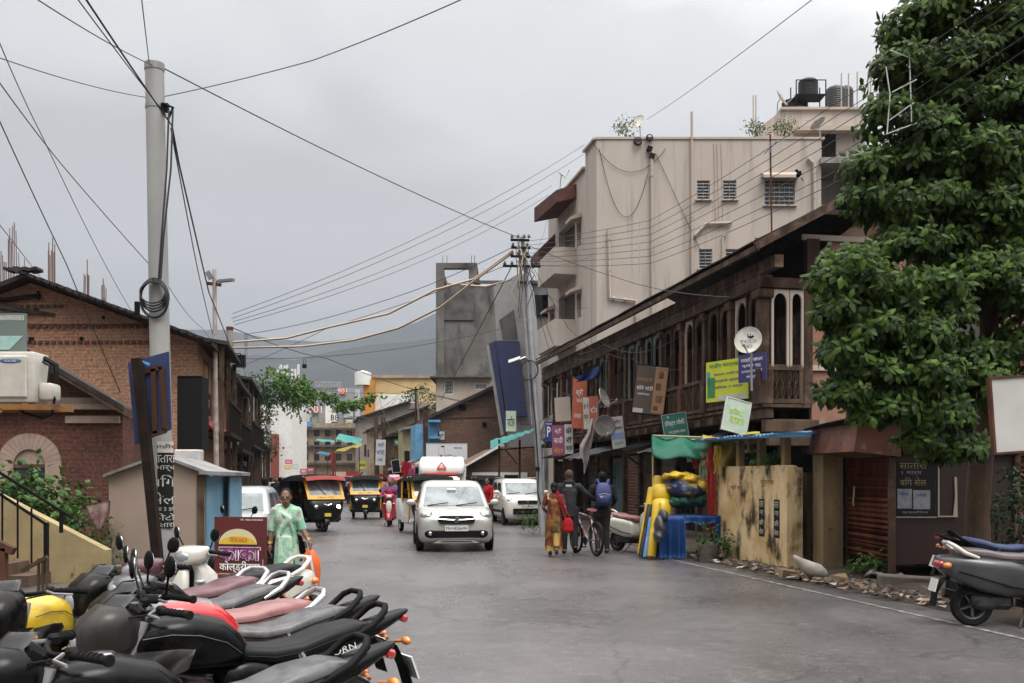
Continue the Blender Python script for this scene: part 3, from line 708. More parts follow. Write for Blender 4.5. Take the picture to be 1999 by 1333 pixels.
for x0, x1, y0, y1 in ((868,926,572,625),(932,1080,548,554)): 
    a = P(x0,y1,D); c = P(x1,y0,D); mb.b2((a.x,D-.12,a.z),(c.x,D-.004,c.z))
obj('rough_patch', mb, concd, t, world=True)
mb = MB()
for px in (1030,1060): a = P(px,640,D); mb.b2((a.x,D-.1,P(0,618,D).z),(a.x+1.4,D-.004,P(0,576,D).z))
obj('opening', mb, blackm, t, world=True)
for px in (865,873,921,927): mb = MB(); q = P(px,515,D+.1); mb.tube([q, q+V((0,0,.6))], .02, 4); obj('rebar', mb, rust, t, world=True)
# slanted blue and grey clad shop front
t = T('clad_building', 'shop building with slanting grey and deep blue panel cladding', 'building', (P(1000,0,56).x,56,0))
D = 56
mb = MB(); prism_xz([(964,560),(1012,535),(1026,535),(1040,690),(1050,930),(1000,930),(985,665),(970,665)], D, 5, mb, .12); obj('grey_panel', mb, greyc, t, world=True)
mb = MB(); a = [(975,625),(1004,604),(1012,662),(982,662)]; mb.prism([P(x,y,D-.03) for x, y in a], (0,.02,0)); obj('dark_recess', mb, concd, t, world=True)
mb = MB(); prism_xz([(966,665),(1013,665),(1029,812),(990,812)], D-.5, 1.6, mb, .1); obj('blue_panel', mb, bluep, t, world=True)
mb = MB(); prism_xz([(952,672),(966,666),(991,840),(984,846)], D-.6, .5, mb, .1); obj('blue_fin', mb, bluep, t, world=True)
mb = MB(); prism_xz([(950,674),(955,672),(984,848),(978,850)], D-.62, .3, mb, .1); obj('grey_edge', mb, greyc, t, world=True)
mb = MB(); 
for y in (700,742,785,828): mb.beam(P(1016,y,D-.02), P(1047,y,D-.02), .03, .03)
obj('panel_joint', mb, concd, t, world=True)
# beige wing with barred windows behind the brick gable
t = T('beige_house', 'low beige flat roofed house with barred windows behind the brick gable', 'building', (P(905,0,68).x,68,0))
D = 68; o = P(852,935,D); o.z = 0; u = V((1,0,0)); W = (962-852)*D/F; Hh = P(0,738,D).z
q = lambda x: (x-852)*D/F; z = lambda y: P(0,y,D).z
mb = MB(); hs = [(q(868),q(886),z(770),z(742)),(q(926),q(952),z(760),z(748))]; wall_face(mb, o, u, W, Hh, hs, .15)
mb.face([o, o+V((0,0,Hh)), o+V((0,6,Hh)), o+V((0,6,0))]); mb.face([o+V((0,0,Hh)),o+u*W+V((0,0,Hh)),o+u*W+V((0,6,Hh)),o+V((0,6,Hh))]); obj('wall', mb, cream, t, world=True)
for h in hs: window(t, o, u, h, white, dglass, (4,3), .1, .06)
mb = MB(); mb.b2((o.x-.4,D-.5,Hh),(o.x+W,D+6,Hh+.12)); obj('roof', mb, concd, t, world=True)
# brown brick gable house
brickb = brickmat('brown_brick', (.20,.12,.085), (.15,.09,.065), (.19,.13,.10), .24, .08, .008, (.10,.065,.05))
t = T('brick_house', 'brown brick gable house with a sloping tin roof beside the blue clad building', 'house', (P(900,0,58).x,58,0))
D = 58
mb = MB(); prism_xz([(838,812),(972,754),(990,752),(990,960),(838,960)], D, 7, mb); obj('wall', mb, brickb, t, world=True)
mb = MB(); mb.hexa([P(828,822,D-.4),P(975,753,D-.4),P(975,753,D+7),P(828,822,D+7)],[P(828,816,D-.4),P(975,746,D-.4),P(975,746,D+7),P(828,816,D+7)]); obj('roof', mb, tind, t, world=True)
mb = MB(); a, c = P(896,801,D-.02), P(910,790,D-.02); mb.b2((a.x,D-.03,a.z),(c.x,D-.004,c.z)); obj('vent_opening', mb, blackm, t, world=True)
mb = MB(); mb.beam(P(838,816,D-.03), P(985,812,D-.03), .05, .06); obj('ledge', mb, brickb, t, world=True)
mb = MB(); a = P(946,828,D-.1); mb.ell(a, (.14,.12,.14)); obj('wall_lamp', mb, blackm, t, world=True)
bluew = mat('sky_blue_paint', (.16,.36,.55), .7, c2=(.10,.25,.42), sc=2)
t2 = T('blue_shop', 'narrow bright blue painted shop front stuck to the brick gable', 'shop', P(845,935,57)*1); t2.location.z = 0
mb = MB(); prism_xz([(837,822),(858,822),(858,870),(837,870)], 57, .8, mb); obj('upper_wall', mb, bluew, t2, world=True)
mb = MB(); prism_xz([(812,828),(834,828),(834,935),(812,935)], 58, 3, mb); obj('side_wall', mb, bluew, t2, world=True)
for y_, w_ in ((822,.5),(854,.3)): mb = MB(); mb.beam(P(835,y_,56.8), P(860,y_,56.8), w_, .13); obj('ledge', mb, bluew, t2, world=True)
# low brick shed with pale sloping roof
t = T('brick_shed', 'low brick shop with a pale tin roof sloping up behind the red shirted man', 'shop', (P(950,0,44).x,44,0))
D = 44
mb = MB(); prism_xz([(903,912),(985,872),(1060,872),(1060,990),(903,990)], D, 5, mb); obj('wall', mb, brickb, t, world=True)
mb = MB(); mb.hexa([P(899,917,D-.5),P(978,872,D-.5),P(985,872,D+5),P(890,917,D+5)],[P(899,913,D-.5),P(978,866,D-.5),P(985,866,D+5),P(890,913,D+5)]); obj('roof', mb, white, t, world=True)
mb = MB(); mb.b2((P(922,0,D).x,D-.1,P(0,942,D).z),(P(1030,0,D).x,D-.01,P(0,922,D).z)); sg = obj('shop_board', mb, white, t, world=True)
mb = MB(); mb.b2((P(985,0,D).x,D-.15,P(0,936,D).z),(P(1012,0,D).x,D-.11,P(0,927,D).z)); obj('dark_plate', mb, blackm, t, world=True)
text('सेवा केंद्र', .12, mat('red_ink', (.5,.04,.03)), t, tuple(P(968,930,D)-t.location+V((0,-.12,0))), name='lettering')
# teal tin awning on posts
tealm = mat('teal_sheet', (.10,.46,.42), .5, c2=(.07,.34,.31), sc=1.5)
t = T('teal_awning', 'bright teal tin awning on thin posts in front of the brick shed', 'awning', (P(1000,0,40).x,40,0))
D = 40; mb = MB()
def fn(a, b):
    x = 958+(1050-958)*a; y = 862-24*a-3*b; q = P(x, y, D-1+3*b); q.z -= .28*(1-b)**2*(1-a)+.02*math.sin(a*40); return q
mb.grid(fn, 40, 5, .03); obj('sheet', mb, tealm, t, smooth=60, world=True)
for px, D_ in ((975,39.5),(1015,40),(1050,41)):
    mb = MB(); a = P(px,858,D_); mb.tube([a, V((a.x,a.y,0))], .05, 6); obj('post', mb, rust, t, world=True)
mb = MB(); mb.beam(P(975,878,39.6),P(1050,872,41),.05,.05); mb.beam(P(985,876,39.6),P(1010,905,39.8),.04,.04); obj('brace', mb, rust, t, world=True)
# ------------------------------------------------------------------ rows of shops far along the right
def lean(label, pts, D, dep, wm, rm, cat='shed', name='shop_shed', extra=None, roofline=None):
    cx = sum(p[0] for p in pts)/len(pts)
    t = T(name, label, cat, (P(cx,0,D).x, D, 0))
    mb = MB(); prism_xz(pts, D, dep, mb); obj('wall', mb, wm, t, world=True)
    if roofline:
        (x0,y0),(x1,y1) = roofline
        mb = MB(); s = V((-.2*dep,dep,0)); o_ = V((.1,-.5,0))
        a, b = P(x0,y0,D)+o_, P(x1,y1,D)+o_; h = V((0,0,.14)); mb.hexa([a,b,b+s,a+s],[a+h,b+h,b+s+h,a+s+h]); obj('roof', mb, rm, t, world=True)
    if extra: extra(t, D)
    return t
tanp = mat('tan_plaster', (.40,.32,.22), .9, c2=(.24,.19,.14), sc=1.2, det=9, lo=.4, hi=.65)
greyp = mat('grey_tan_plaster', (.30,.27,.24), .9, c2=(.22,.19,.165), sc=1)
def holes(*rects, m=None, nm='window'):
    def f(t, D):
        for x0, x1, y0, y1 in rects:
            w = MB(); a, c = P(x0,y1,D-.02), P(x1,y0,D-.02)
            for p, q in (((a.x,a.z),(c.x,a.z+.07)),((a.x,c.z-.07),(c.x,c.z)),((a.x,a.z+.07),(a.x+.07,c.z-.07)),((c.x-.07,a.z+.07),(c.x,c.z-.07))): w.b2((p[0],D-.06,p[1]),(q[0],D-.002,q[1]))
            w.b2(((a.x+c.x)/2-.03,D-.05,a.z+.07),((a.x+c.x)/2+.03,D-.002,c.z-.07))
            wo = obj(nm, w, m or woodd, t, world=True)
            g = MB(); g.b2((a.x+.07,D-.02,a.z+.07),(c.x-.07,D-.006,c.z-.07)); obj('pane', g, dglass, wo, world=True)
    return f
lean('pale gabled shop with dark eaves under the orange building', [(702,815),(800,786),(842,786),(842,960),(702,960)], 88, 8, greyp, tind, 'shop', extra=holes((712,728,868,890),(735,750,866,890)), roofline=((696,818),(803,784)))
lean('tan shop with a sagging roof behind the wire tangle', [(724,838),(835,796),(850,800),(850,960),(724,960)], 78, 6, tanp, tind, 'shop', extra=holes((745,765,872,898),(772,790,866,900)), roofline=((716,842),(838,794)))
lean('dark timber shop with a grey roof near the blue shop', [(760,850),(838,818),(838,960),(760,960)], 70, 6, wood2, tind, 'shop', extra=holes((800,818,850,880)), roofline=((752,855),(838,816)))
lean('yellow walled shop with a broken window next to the blue shop', [(786,838),(816,834),(816,960),(786,960)], 63, 3, mat('yellow_plaster',(.42,.36,.20),.9,c2=(.26,.22,.14),sc=1.5), tin, 'shop', extra=holes((790,800,880,900)), roofline=((784,840),(818,833)))
lean('dark low shop with a slanted tin porch roof', [(770,905),(835,905),(835,985),(770,985)], 58, 4, woodd, tin, 'shop', roofline=((766,918),(836,893)))
lean('little shop with a tin roof beside the white truck', [(800,912),(842,900),(842,985),(800,985)], 52, 4, wood2, tin, 'shop', roofline=((796,920),(838,900)))
# big buildings at the end of the street
def block(label, x0, x1, yt, D, dep, m, wins=None, cols=0, rows=0, name='building', wm=None, y_lo=905, gm=None):
    t = T(name, label, 'building', (P((x0+x1)/2,0,D).x, D, 0)); o = P(x0,935,D); o.z = 0; W = (x1-x0)*D/F; H = P(0,yt,D).z
    hs = []
    if cols:
        for i in range(cols):
            for j in range(rows):
                cw = W/cols; ch = (H-4)/rows; hs.append((i*cw+cw*.22, i*cw+cw*.7, 3.6+j*ch+ch*.2, 3.6+j*ch+ch*.75))
    mb = MB(); wall_face(mb, o, V((1,0,0)), W, H, hs, .2)
    b = o+V((-.2*dep*0,dep,0)); u = V((W,0,0)); h = V((0,0,H))
    mb.face([o,o+h,b+h,b]); mb.face([o+u,b+u,b+u+h,o+u+h]); mb.face([o+h,o+u+h,b+u+h,b+h]); mb.face([b,b+h,b+u+h,b+u])
    obj('wall', mb, m, t, world=True)
    for hh in hs: window(t, o, V((1,0,0)), hh, wm or woodd, gm or dglass, (1,0), .15, .1)
    return t, o, W, H
orange = mat('orange_paint', (.55,.25,.05), .7, c2=(.45,.2,.05), sc=.5)
yel = mat('pale_yellow_plaster', (.62,.46,.22), .85, c2=(.50,.37,.19), sc=.6)
t, o, W, H = block('pale yellow building with an orange corner column far down the street', 720, 850, 738, 120, 10, yel, name='yellow_building', )
mb = MB(); a = P(711,742,119); mb.b2((a.x,118.6,0),(P(731,0,119).x,119.9,a.z)); obj('corner_column', mb, orange, t, world=True)
mb = MB(); mb.b2((o.x+.6,119.85,0),(o.x+W*.75,119.98,P(0,770,120).z)); obj('white_wall', mb, white, t, world=True)
mb = MB(); mb.lathe([(0,0),(1,0),(1,1.5),(0,1.8)], MX.Translation(P(709,752,119)), 14); obj('roof_drum', mb, white, t, smooth=40, world=True)
mb = MB(); mb.b2((o.x,119.7,H),(o.x+W,130,H+.35)); obj('parapet', mb, tanp, t, world=True)
greyb = mat('grey_blue_panel', (.28,.30,.32), .6, c2=(.22,.24,.26), sc=.3)
t, o, W, H = block('grey panelled building carrying shop hoardings and a rooftop frame', 608, 706, 757, 132, 12, greyb, name='panelled_building')
z = lambda y, D: P(0,y,D).z; x = lambda p, D: P(p,0,D).x; D = 131.8
def plate(nm, x0, x1, y0, y1, m, d=.15): 
    mb = MB(); mb.b2((x(x0,D),D-d,z(y1,D)),(x(x1,D),D-.003,z(y0,D))); return obj(nm, mb, m, t, world=True)
lred = mat('light_red_board', (.60,.13,.10), .6); lgr = mat('light_grey_board', (.42,.44,.47), .6)
plate('hoarding', 663, 675, 757, 769, lred); plate('hoarding', 610, 623, 793, 805, lred); plate('hoarding', 636, 648, 792, 826, white); plate('hoarding', 649, 659, 806, 823, white); plate('hoarding', 623, 636, 793, 826, greyc); plate('hoarding', 672, 690, 793, 815, lgr); plate('hoarding', 676, 689, 819, 826, mat('cream_board',(.6,.57,.45))); plate('hoarding', 694, 704, 760, 826, lgr)
text('901', 1.0, white, t, tuple(V((x(616,D),D-.16,z(799,D)))-t.location)); text('901', .7, white, t, tuple(V((x(669,D),D-.16,z(763,D)))-t.location))
text('88', .8, blackm, t, tuple(V((x(654,D),D-.16,z(815,D)))-t.location))
mb = MB()
for i in range(9): a = x(617+6*i,D); mb.beam((a,D,z(757,D)),(a,D,z(745,D)),.12,.12)
mb.beam((x(617,D),D,z(746,D)),(x(667,D),D,z(746,D)),.15,.15); mb.beam((x(617,D),D,z(752,D)),(x(667,D),D,z(752,D)),.1,.1); obj('roof_frame', mb, steel, t, world=True)
t, o, W, H = block('stained tan old building with many balconies closing the street', 566, 716, 826, 126, 5, tanp, cols=7, rows=3, name='tan_building')
mb = MB()
for i in range(3): zz = 3.4+i*2.2; mb.b2((o.x,125.2,zz),(o.x+W,125.9,zz+.25))
obj('balcony_slab', mb, concd, t, world=True)
mb = MB(); mb.b2((x(567,126),125.5,z(833,126)),(x(609,126),125.97,z(823,126))); obj('blue_band', mb, mat('blue_band',(.10,.28,.52)), t, world=True)
t, o, W, H = block('plain white building with a blue edge and antenna mast', 505, 608, 790, 134, 12, white, name='white_building')
t, o, W, H = block('tall white slab building with a maroon side wall near the left kerb', 545, 569, 815, 105, 8, white, name='white_slab_building')
mb = MB(); mb.b2((x(528,104),103.8,0),(x(541,104),110,z(847,104))); obj('maroon_wall', mb, mat('maroon_wall',(.22,.06,.05),.8), t, world=True)
antm = mat('antenna_white', (.65,.65,.63), .5)
at = T('antenna_mast', 'cluster of white mobile antennas above the creeper', 'antenna', P(563,790,128))
for px, y0, y1 in ((543,745,722),(547,740,716),(549,735,712),(556,742,714),(561,740,712),(571,746,720),(577,740,720),(583,748,711)):
    mb = MB(); q = P(px,y0,128); r_ = P(px,y1,128); mb.box((q+r_)/2, (.28,.16,(r_-q).z), None, .04); obj('antenna_panel', mb, antm, at, world=True)
for px in (547,566,581): mb = MB(); mb.tube([P(px,795,128.3), P(px,716,128.3)], .07, 6); obj('mast_pole', mb, steel, at, world=True)
# ------------------------------------------------------------------ left-hand side
brickr = brickmat('red_brick', (.38,.195,.12), (.29,.14,.083), (.34,.23,.16), .25, .085, .014, (.20,.115,.08))
brickd = brickmat('dark_red_brick', (.15,.055,.04), (.10,.04,.03), (.12,.075,.055), .25, .085, .012, (.06,.035,.03))
D = 26
t = T('brick_house', 'large red brick gable house with weathered wall behind the thick lamp post', 'house', (P(150,0,D).x,D,0))
ap_, er, el_ = P(60,552,D), P(386,668,D), P(-240,668,D)
mb = MB(); mb.prism([V((el_.x,D,0)),V((er.x,D,0)),er,ap_,el_],(-2.4,12,0)); obj('wall', mb, brickr, t, world=True)
mb = MB(); s = V((-2.6,13,0)); o_ = V((.1,-.5,.05)); h = V((0,0,.12)); e2 = P(420,683,D); e3 = P(-280,683,D)
for a, b in ((ap_,e2),(e3,ap_)): mb.hexa([a+o_,b+o_,b+o_+s,a+o_+s],[a+o_+h,b+o_+h,b+o_+s+h,a+o_+s+h])
ro = obj('roof', mb, tind, t, world=True)
mb = MB(); r = random.Random(2)
for i in range(26): 
    f = i/25; p = ap_.lerp(e2, f)+V((0,-.52,.17)); mb.box(p, (.16,.5,.05+.04*r.random()), rotm(0,18+r.uniform(-9,9),0))
for i in range(7): mb.box(ap_+V((-.35+.12*i,-.4,.22+.05*r.random())), (.13,.4,.08), rotm(0,r.uniform(-20,20),0))
obj('roof_tile', mb, tind, ro, world=True)
mb = MB()
for y, x0, x1 in ((598,0,135),(638,20,300),(668,50,300)):
    k = int((x1-x0)/13)
    for i in range(k): a = P(x0+13*i,y,D); mb.box(a+V((.05,-.03,0)), (.1,.06,.07))
    if y == 638: mb.beam(P(x0,y-4,D-.02),P(x1,y-4,D-.02),.05,.05)
obj('brick_course', mb, brickd, t, world=True)
mb = MB(); a = P(160,661,D); mb.tube([a+V((0,-.02,0)),a+V((0,.0,0))+V((0,-.005,0))], .06, 10); a = P(203,620,D); mb.box(a, (.07,.03,.1)); a = P(72,606,D); mb.box(a,(.12,.03,.1)); a = P(55,607,D); mb.box(a,(.1,.03,.1)); a = P(62,664,D); mb.box(a,(.13,.03,.16)); obj('wall_hole', mb, blackm, t, world=True)
mb = MB(); mb.beam(P(0,586,D-.1),P(78,577,D-.1),.1,.1); mb.beam(P(75,585,D-.1),P(75,568,D-.1),.06,.06); obj('timber_bracket', mb, woodd, t, world=True)
# rusty bars of an unfinished floor behind it
for k, (px, y0, y1, n, w_) in enumerate(((4,565,490,6,14),(24,560,440,8,16),(43,560,500,3,10),(101,570,466,7,12),(170,600,512,5,10),(203,620,550,5,9))):
    D2 = 42; q = P(px,y0,D2)
    tt = T('rebar_column', ('short cluster of starter bars at the left frame edge','tallest cluster of rusty starter bars with a pink bundle below','three short bars beside the tallest cluster','thick rusty bar cluster right of the brick gable peak','thin rusty bar cluster midway down the roof slope','lowest rusty bar cluster nearest the thick post')[k], 'rebar', (q.x, D2, 0), 0, 'rusty starter bars')
    mb = MB(); mb.b2((-.2,-.2,0),(.2,.2,max(.2,q.z-.3))); obj('column_stub', mb, tanp, tt)
    r = random.Random(k)
    for i in range(n):
        mb = MB(); dx = (i/(n-1)-.5)*w_*D2/F; hh = P(0,y1,D2).z+r.uniform(-.7,.2); mb.tube([(dx,r.uniform(-.1,.1),q.z-.8),(dx+r.uniform(-.03,.03),0,hh)], .022, 4); obj('rebar', mb, mat('rusty_bar',(.20,.13,.11),.8), tt)
# front brick annex with the arched window
D = 19.4
t = T('brick_annex', 'dark red brick annex with a round arched stone window and sloping eave', 'house', (P(100,0,D).x,D,0))
mb = MB(); mb.prism([V((P(-160,0,D).x,D,0)),V((P(240,0,D).x,D,0)),P(240,798,D),P(90,712,D),P(-160,640,D)],(-.6,2.6,0)); obj('wall', mb, brickd, t, world=True)
mb = MB(); s = V((-.8,3.4,0)); o_ = V((0,-.55,0)); h = V((0,0,.1)); a, b = P(-180,625,D), P(80,698,D); c = P(262,805,D)
mb.hexa([a+o_,b+o_,b+o_+s,a+o_+s],[a+o_+h,b+o_+h,b+o_+s+h,a+o_+s+h]); mb.hexa([b+o_,c+o_,c+o_+s,b+o_+s],[b+o_+h,c+o_+h,c+o_+s+h,b+o_+s+h]); ro = obj('roof', mb, tind, t, world=True)
mb = MB(); mb.beam(P(80,706,D-.5),P(262,812,D-.5),.05,.14); obj('bargeboard', mb, wood2, ro, world=True)
stone = mat('pale_stone', (.36,.27,.22), .85, c2=(.27,.20,.165), sc=3, bump=.3)
mb = MB(); mb.b2((P(-60,0,D).x,D-.22,P(0,800,D).z),(P(240,0,D).x,D-.004,P(0,790,D).z)); mb.b2((P(-60,0,D).x,D-.12,P(0,789,D).z),(P(225,0,D).x,D-.004,P(0,777,D).z)); mb.b2((P(132,0,D).x,D-.1,P(0,826,D).z),(P(236,0,D).x,D-.004,P(0,812,D).z)); obj('stone_band', mb, stone, t, world=True)
c = P(60,908,D); ro_, ri = .62, .31; mb = MB(); n = 16
for i in range(n):
    a0, a1 = math.pi*i/n, math.pi*(i+1)/n-.012
    q = lambda r, a: c+V((r*math.cos(a),-.06,r*math.sin(a))); mb.prism([q(ri,a0),q(ro_,a0),q(ro_,a1),q(ri,a1)],(0,.055,0))
mb.b2((c.x-ro_,D-.06,.6),(c.x-ri,D-.004,c.z)); mb.b2((c.x+ri,D-.06,.6),(c.x+ro_,D-.004,c.z)); w = obj('arch_window', mb, stone, t, world=True)
mb = MB(); mb.prism([c+V((ri*math.cos(math.pi*i/12),-.01,ri*math.sin(math.pi*i/12))) for i in range(13)],(0,.008,0)); obj('tympanum', mb, stone, w, world=True)
mb = MB(); mb.b2((c.x-ri,D-.012,.6),(c.x+ri,D-.004,c.z)); obj('pane', mb, dglass, w, world=True)
mb = MB(); mb.b2((c.x-ri,D-.05,c.z-.05),(c.x+ri,D-.004,c.z+.02)); mb.b2((c.x-.02,D-.04,.6),(c.x+.02,D-.004,c.z-.05)); obj('frame', mb, wood2, w, world=True)
# dark timber shops along the left kerb
XL = lambda Y: -3.05-.2*Y
def leftshop(label, y0, y1, h, m, name='timber_shop', balc=True, rm=tind, seed=0):
    t = T(name, label, 'shop', (XL(y0), y0, 0), math.degrees(math.atan(.2))); L = (y1-y0)*1.02; r = random.Random(seed)
    mb = MB(); mb.b2((-5,.05,0),(-.02,L-.05,h)); obj('wall', mb, m, t)
    mb = MB(); mb.hexa([(-5,-.3,h+.7),(.75,-.3,h-.1),(.75,L,h-.1),(-5,L,h+.7)],[(-5,-.3,h+.8),(.75,-.3,h),(.75,L,h),(-5,L,h+.8)]); obj('roof', mb, rm, t)
    n = max(2, int(L/2.2))
    for i in range(n+1):
        mb = MB(); y = L*i/n; mb.b2((.5,y-.06,0),(.62,y+.06,h-.1)); obj('post', mb, wood2 if r.random() < .5 else wood, t)
    for i in range(n):
        y = L*(i+.5)/n; mb = MB(); mb.b2((-.01,y-.75,.2),(.03,y+.75,2.4)); obj('shop_opening', mb, r.choice([blackm, woodd, teal, rust]), t)
        if balc:
            w = MB()
            for q in (-.6,.6): w.b2((-.01,y+q-.05,h*.55+.2),(.05,y+q+.05,h-.5))
            w.b2((-.01,y-.65,h-.5),(.05,y+.65,h-.4)); w.b2((-.01,y-.65,h*.55+.1),(.05,y+.65,h*.55+.2)); w = obj('window', w, wood2, t)
            g = MB(); g.b2((-.005,y-.55,h*.55+.2),(.012,y+.55,h-.5)); obj('pane', g, dglass, w)
    if balc:
        mb = MB(); mb.b2((0,0,h*.52),(.8,L,h*.52+.12)); mb.b2((.74,0,h*.52+.9),(.8,L,h*.52+.97))
        for i in range(int(L*5)): mb.b2((.75,i*.2,h*.52+.12),(.78,i*.2+.04,h*.52+.9))
        obj('balcony', mb, woodd, t)
    return t
leftshop('dark timber shop with a hanging balcony beside the brick gable', 27, 31.3, 5.3, woodd, seed=1)
leftshop('narrow grey plastered shop squeezed after the dark timber one', 31.6, 37, 4.7, greyp, seed=6)
leftshop('blackened two-storey shop behind the concrete poles', 37.5, 46, 5.4, blackm, seed=2)
leftshop('low grey stall with posts further down the left kerb', 47.5, 56, 3.3, concd, balc=False, seed=3)
# near-left wall carrying the air conditioner (mostly outside the picture)
t = T('side_shop', 'plastered side wall carrying the air conditioner bracket', 'shop', (-7.25,11,0))
mb = MB(); mb.b2((-3,-2.0,0),(.9,1.1,5)); obj('wall', mb, tanp, t)
ac = T('air_conditioner', 'dirty white outdoor air conditioner on an orange bracket', 'air conditioner', P(20,786,10.6))
acm = mat('ac_casing', (.55,.53,.48), .5, c2=(.42,.38,.33), sc=3)
mb = MB(); mb.b2((-.5,-.02,0),(.27,.34,.545),.03,2); obj('casing', mb, acm, ac, smooth=40)
mb = MB(); mb.b2((-.12,-.05,.05),(.2,-.02,.5),.015); obj('front_panel', mb, acm, ac)
mb = MB(); mb.lathe([(.22,0),(.24,.02),(.24,-.02)], MX.Translation((-.36,-.03,.28)) @ MX.Rotation(R(90),4,'X'), 24)
for i in range(9): mb.tube([(-.36+(.02+.023*i)*math.cos(a*math.pi/12),-.035,.28+(.02+.023*i)*math.sin(a*math.pi/12)) for a in range(25)], .004, 4)
obj('fan_grille', mb, black, ac)
mb = MB(); mb.lathe([(0,0),(.235,0)], MX.Translation((-.36,-.024,.28)) @ MX.Rotation(R(90),4,'X'), 24); obj('fan_recess', mb, blackm, ac)
mb = MB(); mb.b2((.27,.05,.03),(.42,.3,.22),.04,2); obj('valve_cover', mb, acm, ac, smooth=40)
mb = MB(); mb.tube([(.3,.1,.45),(.38,.1,.4),(.36,.1,.2),(.42,.12,.05),(.4,.1,-.12),(.3,.1,-.16),(.1,.1,-.1),(.0,.1,-.02)], .015, 6); mb.tube([(.27,.2,.5),(.4,.2,.42),(.4,.2,.25)], .03, 6); obj('hose', mb, black, ac, smooth=60)
mb = MB(); mb.ell((.03,-.053,.44),(.12,.004,.025),None,20,8); obj('badge', mb, mat('badge_blue',(.06,.12,.3)), ac); text('VOLTAS', .025, white, ac, (.03,-.06,.44))
br = T('bracket', 'orange painted steel bracket under the air conditioner', 'bracket', P(42,800,10.6))
mb = MB(); mb.b2((-.8,-.02,0),(.4,.04,.06)); mb.b2((-.8,.3,0),(.4,.36,.06)); mb.b2((.02,-.02,.06),(.08,.36,.075)); mb.beam((-1.2,.0,-.5),(-.2,.0,0),.04,.04); obj('bracket_rail', mb, mat('orange_steel',(.32,.16,.05),.7,c2=(.14,.07,.04),sc=4), br)
tb = T('signboard', 'grey-green board with a phone number above the air conditioner', 'sign', P(10,686,10.9))
mb = MB(); mb.b2((-.45,0,0),(.225,.04,.42)); obj('board', mb, mat('grey_green_board',(.13,.165,.155),.6), tb)
text('9860983883', .055, white, tb, (.06,-.004,.37), w=.30); mb = MB(); mb.prism([(-.45,-.006,.02),(.05,-.006,.02),(.2,-.006,.17),(-.45,-.006,.17)],(0,.004,0)); obj('picture_panel', mb, mat('pale_teal',(.35,.5,.48),.6,c2=(.2,.4,.36),sc=9), tb)
# yellow stair wall, steps, railing
ywall = mat('mossy_yellow_wall', (.40,.32,.17), .9, c2=(.28,.22,.13), sc=1.6, det=9, c3=(.05,.05,.03), sc3=5, lo3=.6, hi3=.75, st3=(1,1,.5), bump=.2)
D = 15.2
t = T('stair_wall', 'mossy yellow sloping parapet wall beside the brick annex steps', 'wall', (P(100,0,D).x,D,0))
mb = MB(); mb.prism([V((P(-70,0,D).x,D,0)),V((P(207,0,D).x,D,0)),P(207,1074,D),P(-70,932,D)],(0,.22,0)); obj('parapet', mb, ywall, t, world=True)
mb = MB()
for i in range(3): mb.b2((P(100-42*i-45,0,D).x,D-.7,0),(P(100-42*i,0,D).x,D-.004,.17*(i+1)))
obj('step', mb, mat('stone_step',(.16,.11,.085),.85,c2=(.09,.06,.05),sc=2), t, world=True)
rl = T('railing', 'black iron stair railing in front of the yellow wall', 'railing', (P(60,0,13.9).x,13.9,0)); D = 13.9
mb = MB(); mb.beam(P(-60,885,D),P(143,1012,D),.03,.035); mb.beam(P(-60,925,D),P(96,1027,D),.03,.035); obj('rail', mb, blackm, rl, world=True)
for px, y0, y1, w_ in ((91,1020,1120,.055),(5,958,1090,.02),(35,975,1090,.02),(62,992,1100,.02),(120,997,1040,.04),(-25,935,1090,.02)):
    mb = MB(); mb.beam(P(px,y1,D),P(px,y0,D),w_,w_); obj('baluster', mb, blackm, rl, world=True)
gate = T('fence_panel', 'short pale peeling timber handrail beside the black railing', 'railing', (P(68,0,13).x,13,0)); D = 13
mb = MB(); mb.beam(P(42,1115,D),P(93,1087,D),.05,.05)
for px in (76,84,92): mb.beam(P(px,1160,D),P(px,1090,D),.03,.03)
obj('handrail', mb, wood2, gate, world=True)
po = T('gate_post', 'brown painted steel post on a cream plinth at the left frame edge', 'post', (P(6,0,6.6).x,6.6,0)); D = 6.6
mb = MB(); mb.b2((P(-40,0,D).x,D-.1,0),(P(20,0,D).x,D+.3,P(0,1262,D).z)); obj('plinth', mb, cream, po, world=True)
mb = MB(); mb.beam(P(6,1262,D),P(6,1070,D),.05,.05); mb.beam(P(-30,1050,D),P(28,1076,D),.05,.05); obj('post', mb, rust, po, world=True)
# beige tin kiosk with blue side
D = 16.4
kbeige = mat('kiosk_beige', (.36,.28,.225), .55, c2=(.31,.24,.195), sc=1.2, c3=(.2,.15,.12), sc3=6, lo3=.68, hi3=.8)
t = T('kiosk', 'beige steel kiosk with pitched lid roof and blue side door', 'kiosk', (P(310,0,D).x,D,0))
a, b, c, d = P(213,930,D), P(400,925,D), P(335,898,D), P(285,903,D); bk = V((-.22,2.3,0))
mb = MB(); mb.prism([V((a.x,D,.1)),V((b.x,D,.1)),b,c,d,a],bk); obj('body', mb, kbeige, t, world=True)
mb = MB(); o_ = V((0,-.12,.0)); h = V((0,0,.05)); e0, e1 = P(207,932,D), P(420,930,D)
for p, q in ((e0,d),(d,c),(c,e1)): mb.hexa([p+o_,q+o_,q+bk,p+bk],[p+o_+h,q+o_+h,q+bk+h,p+bk+h])
obj('roof', mb, tin, t, world=True)
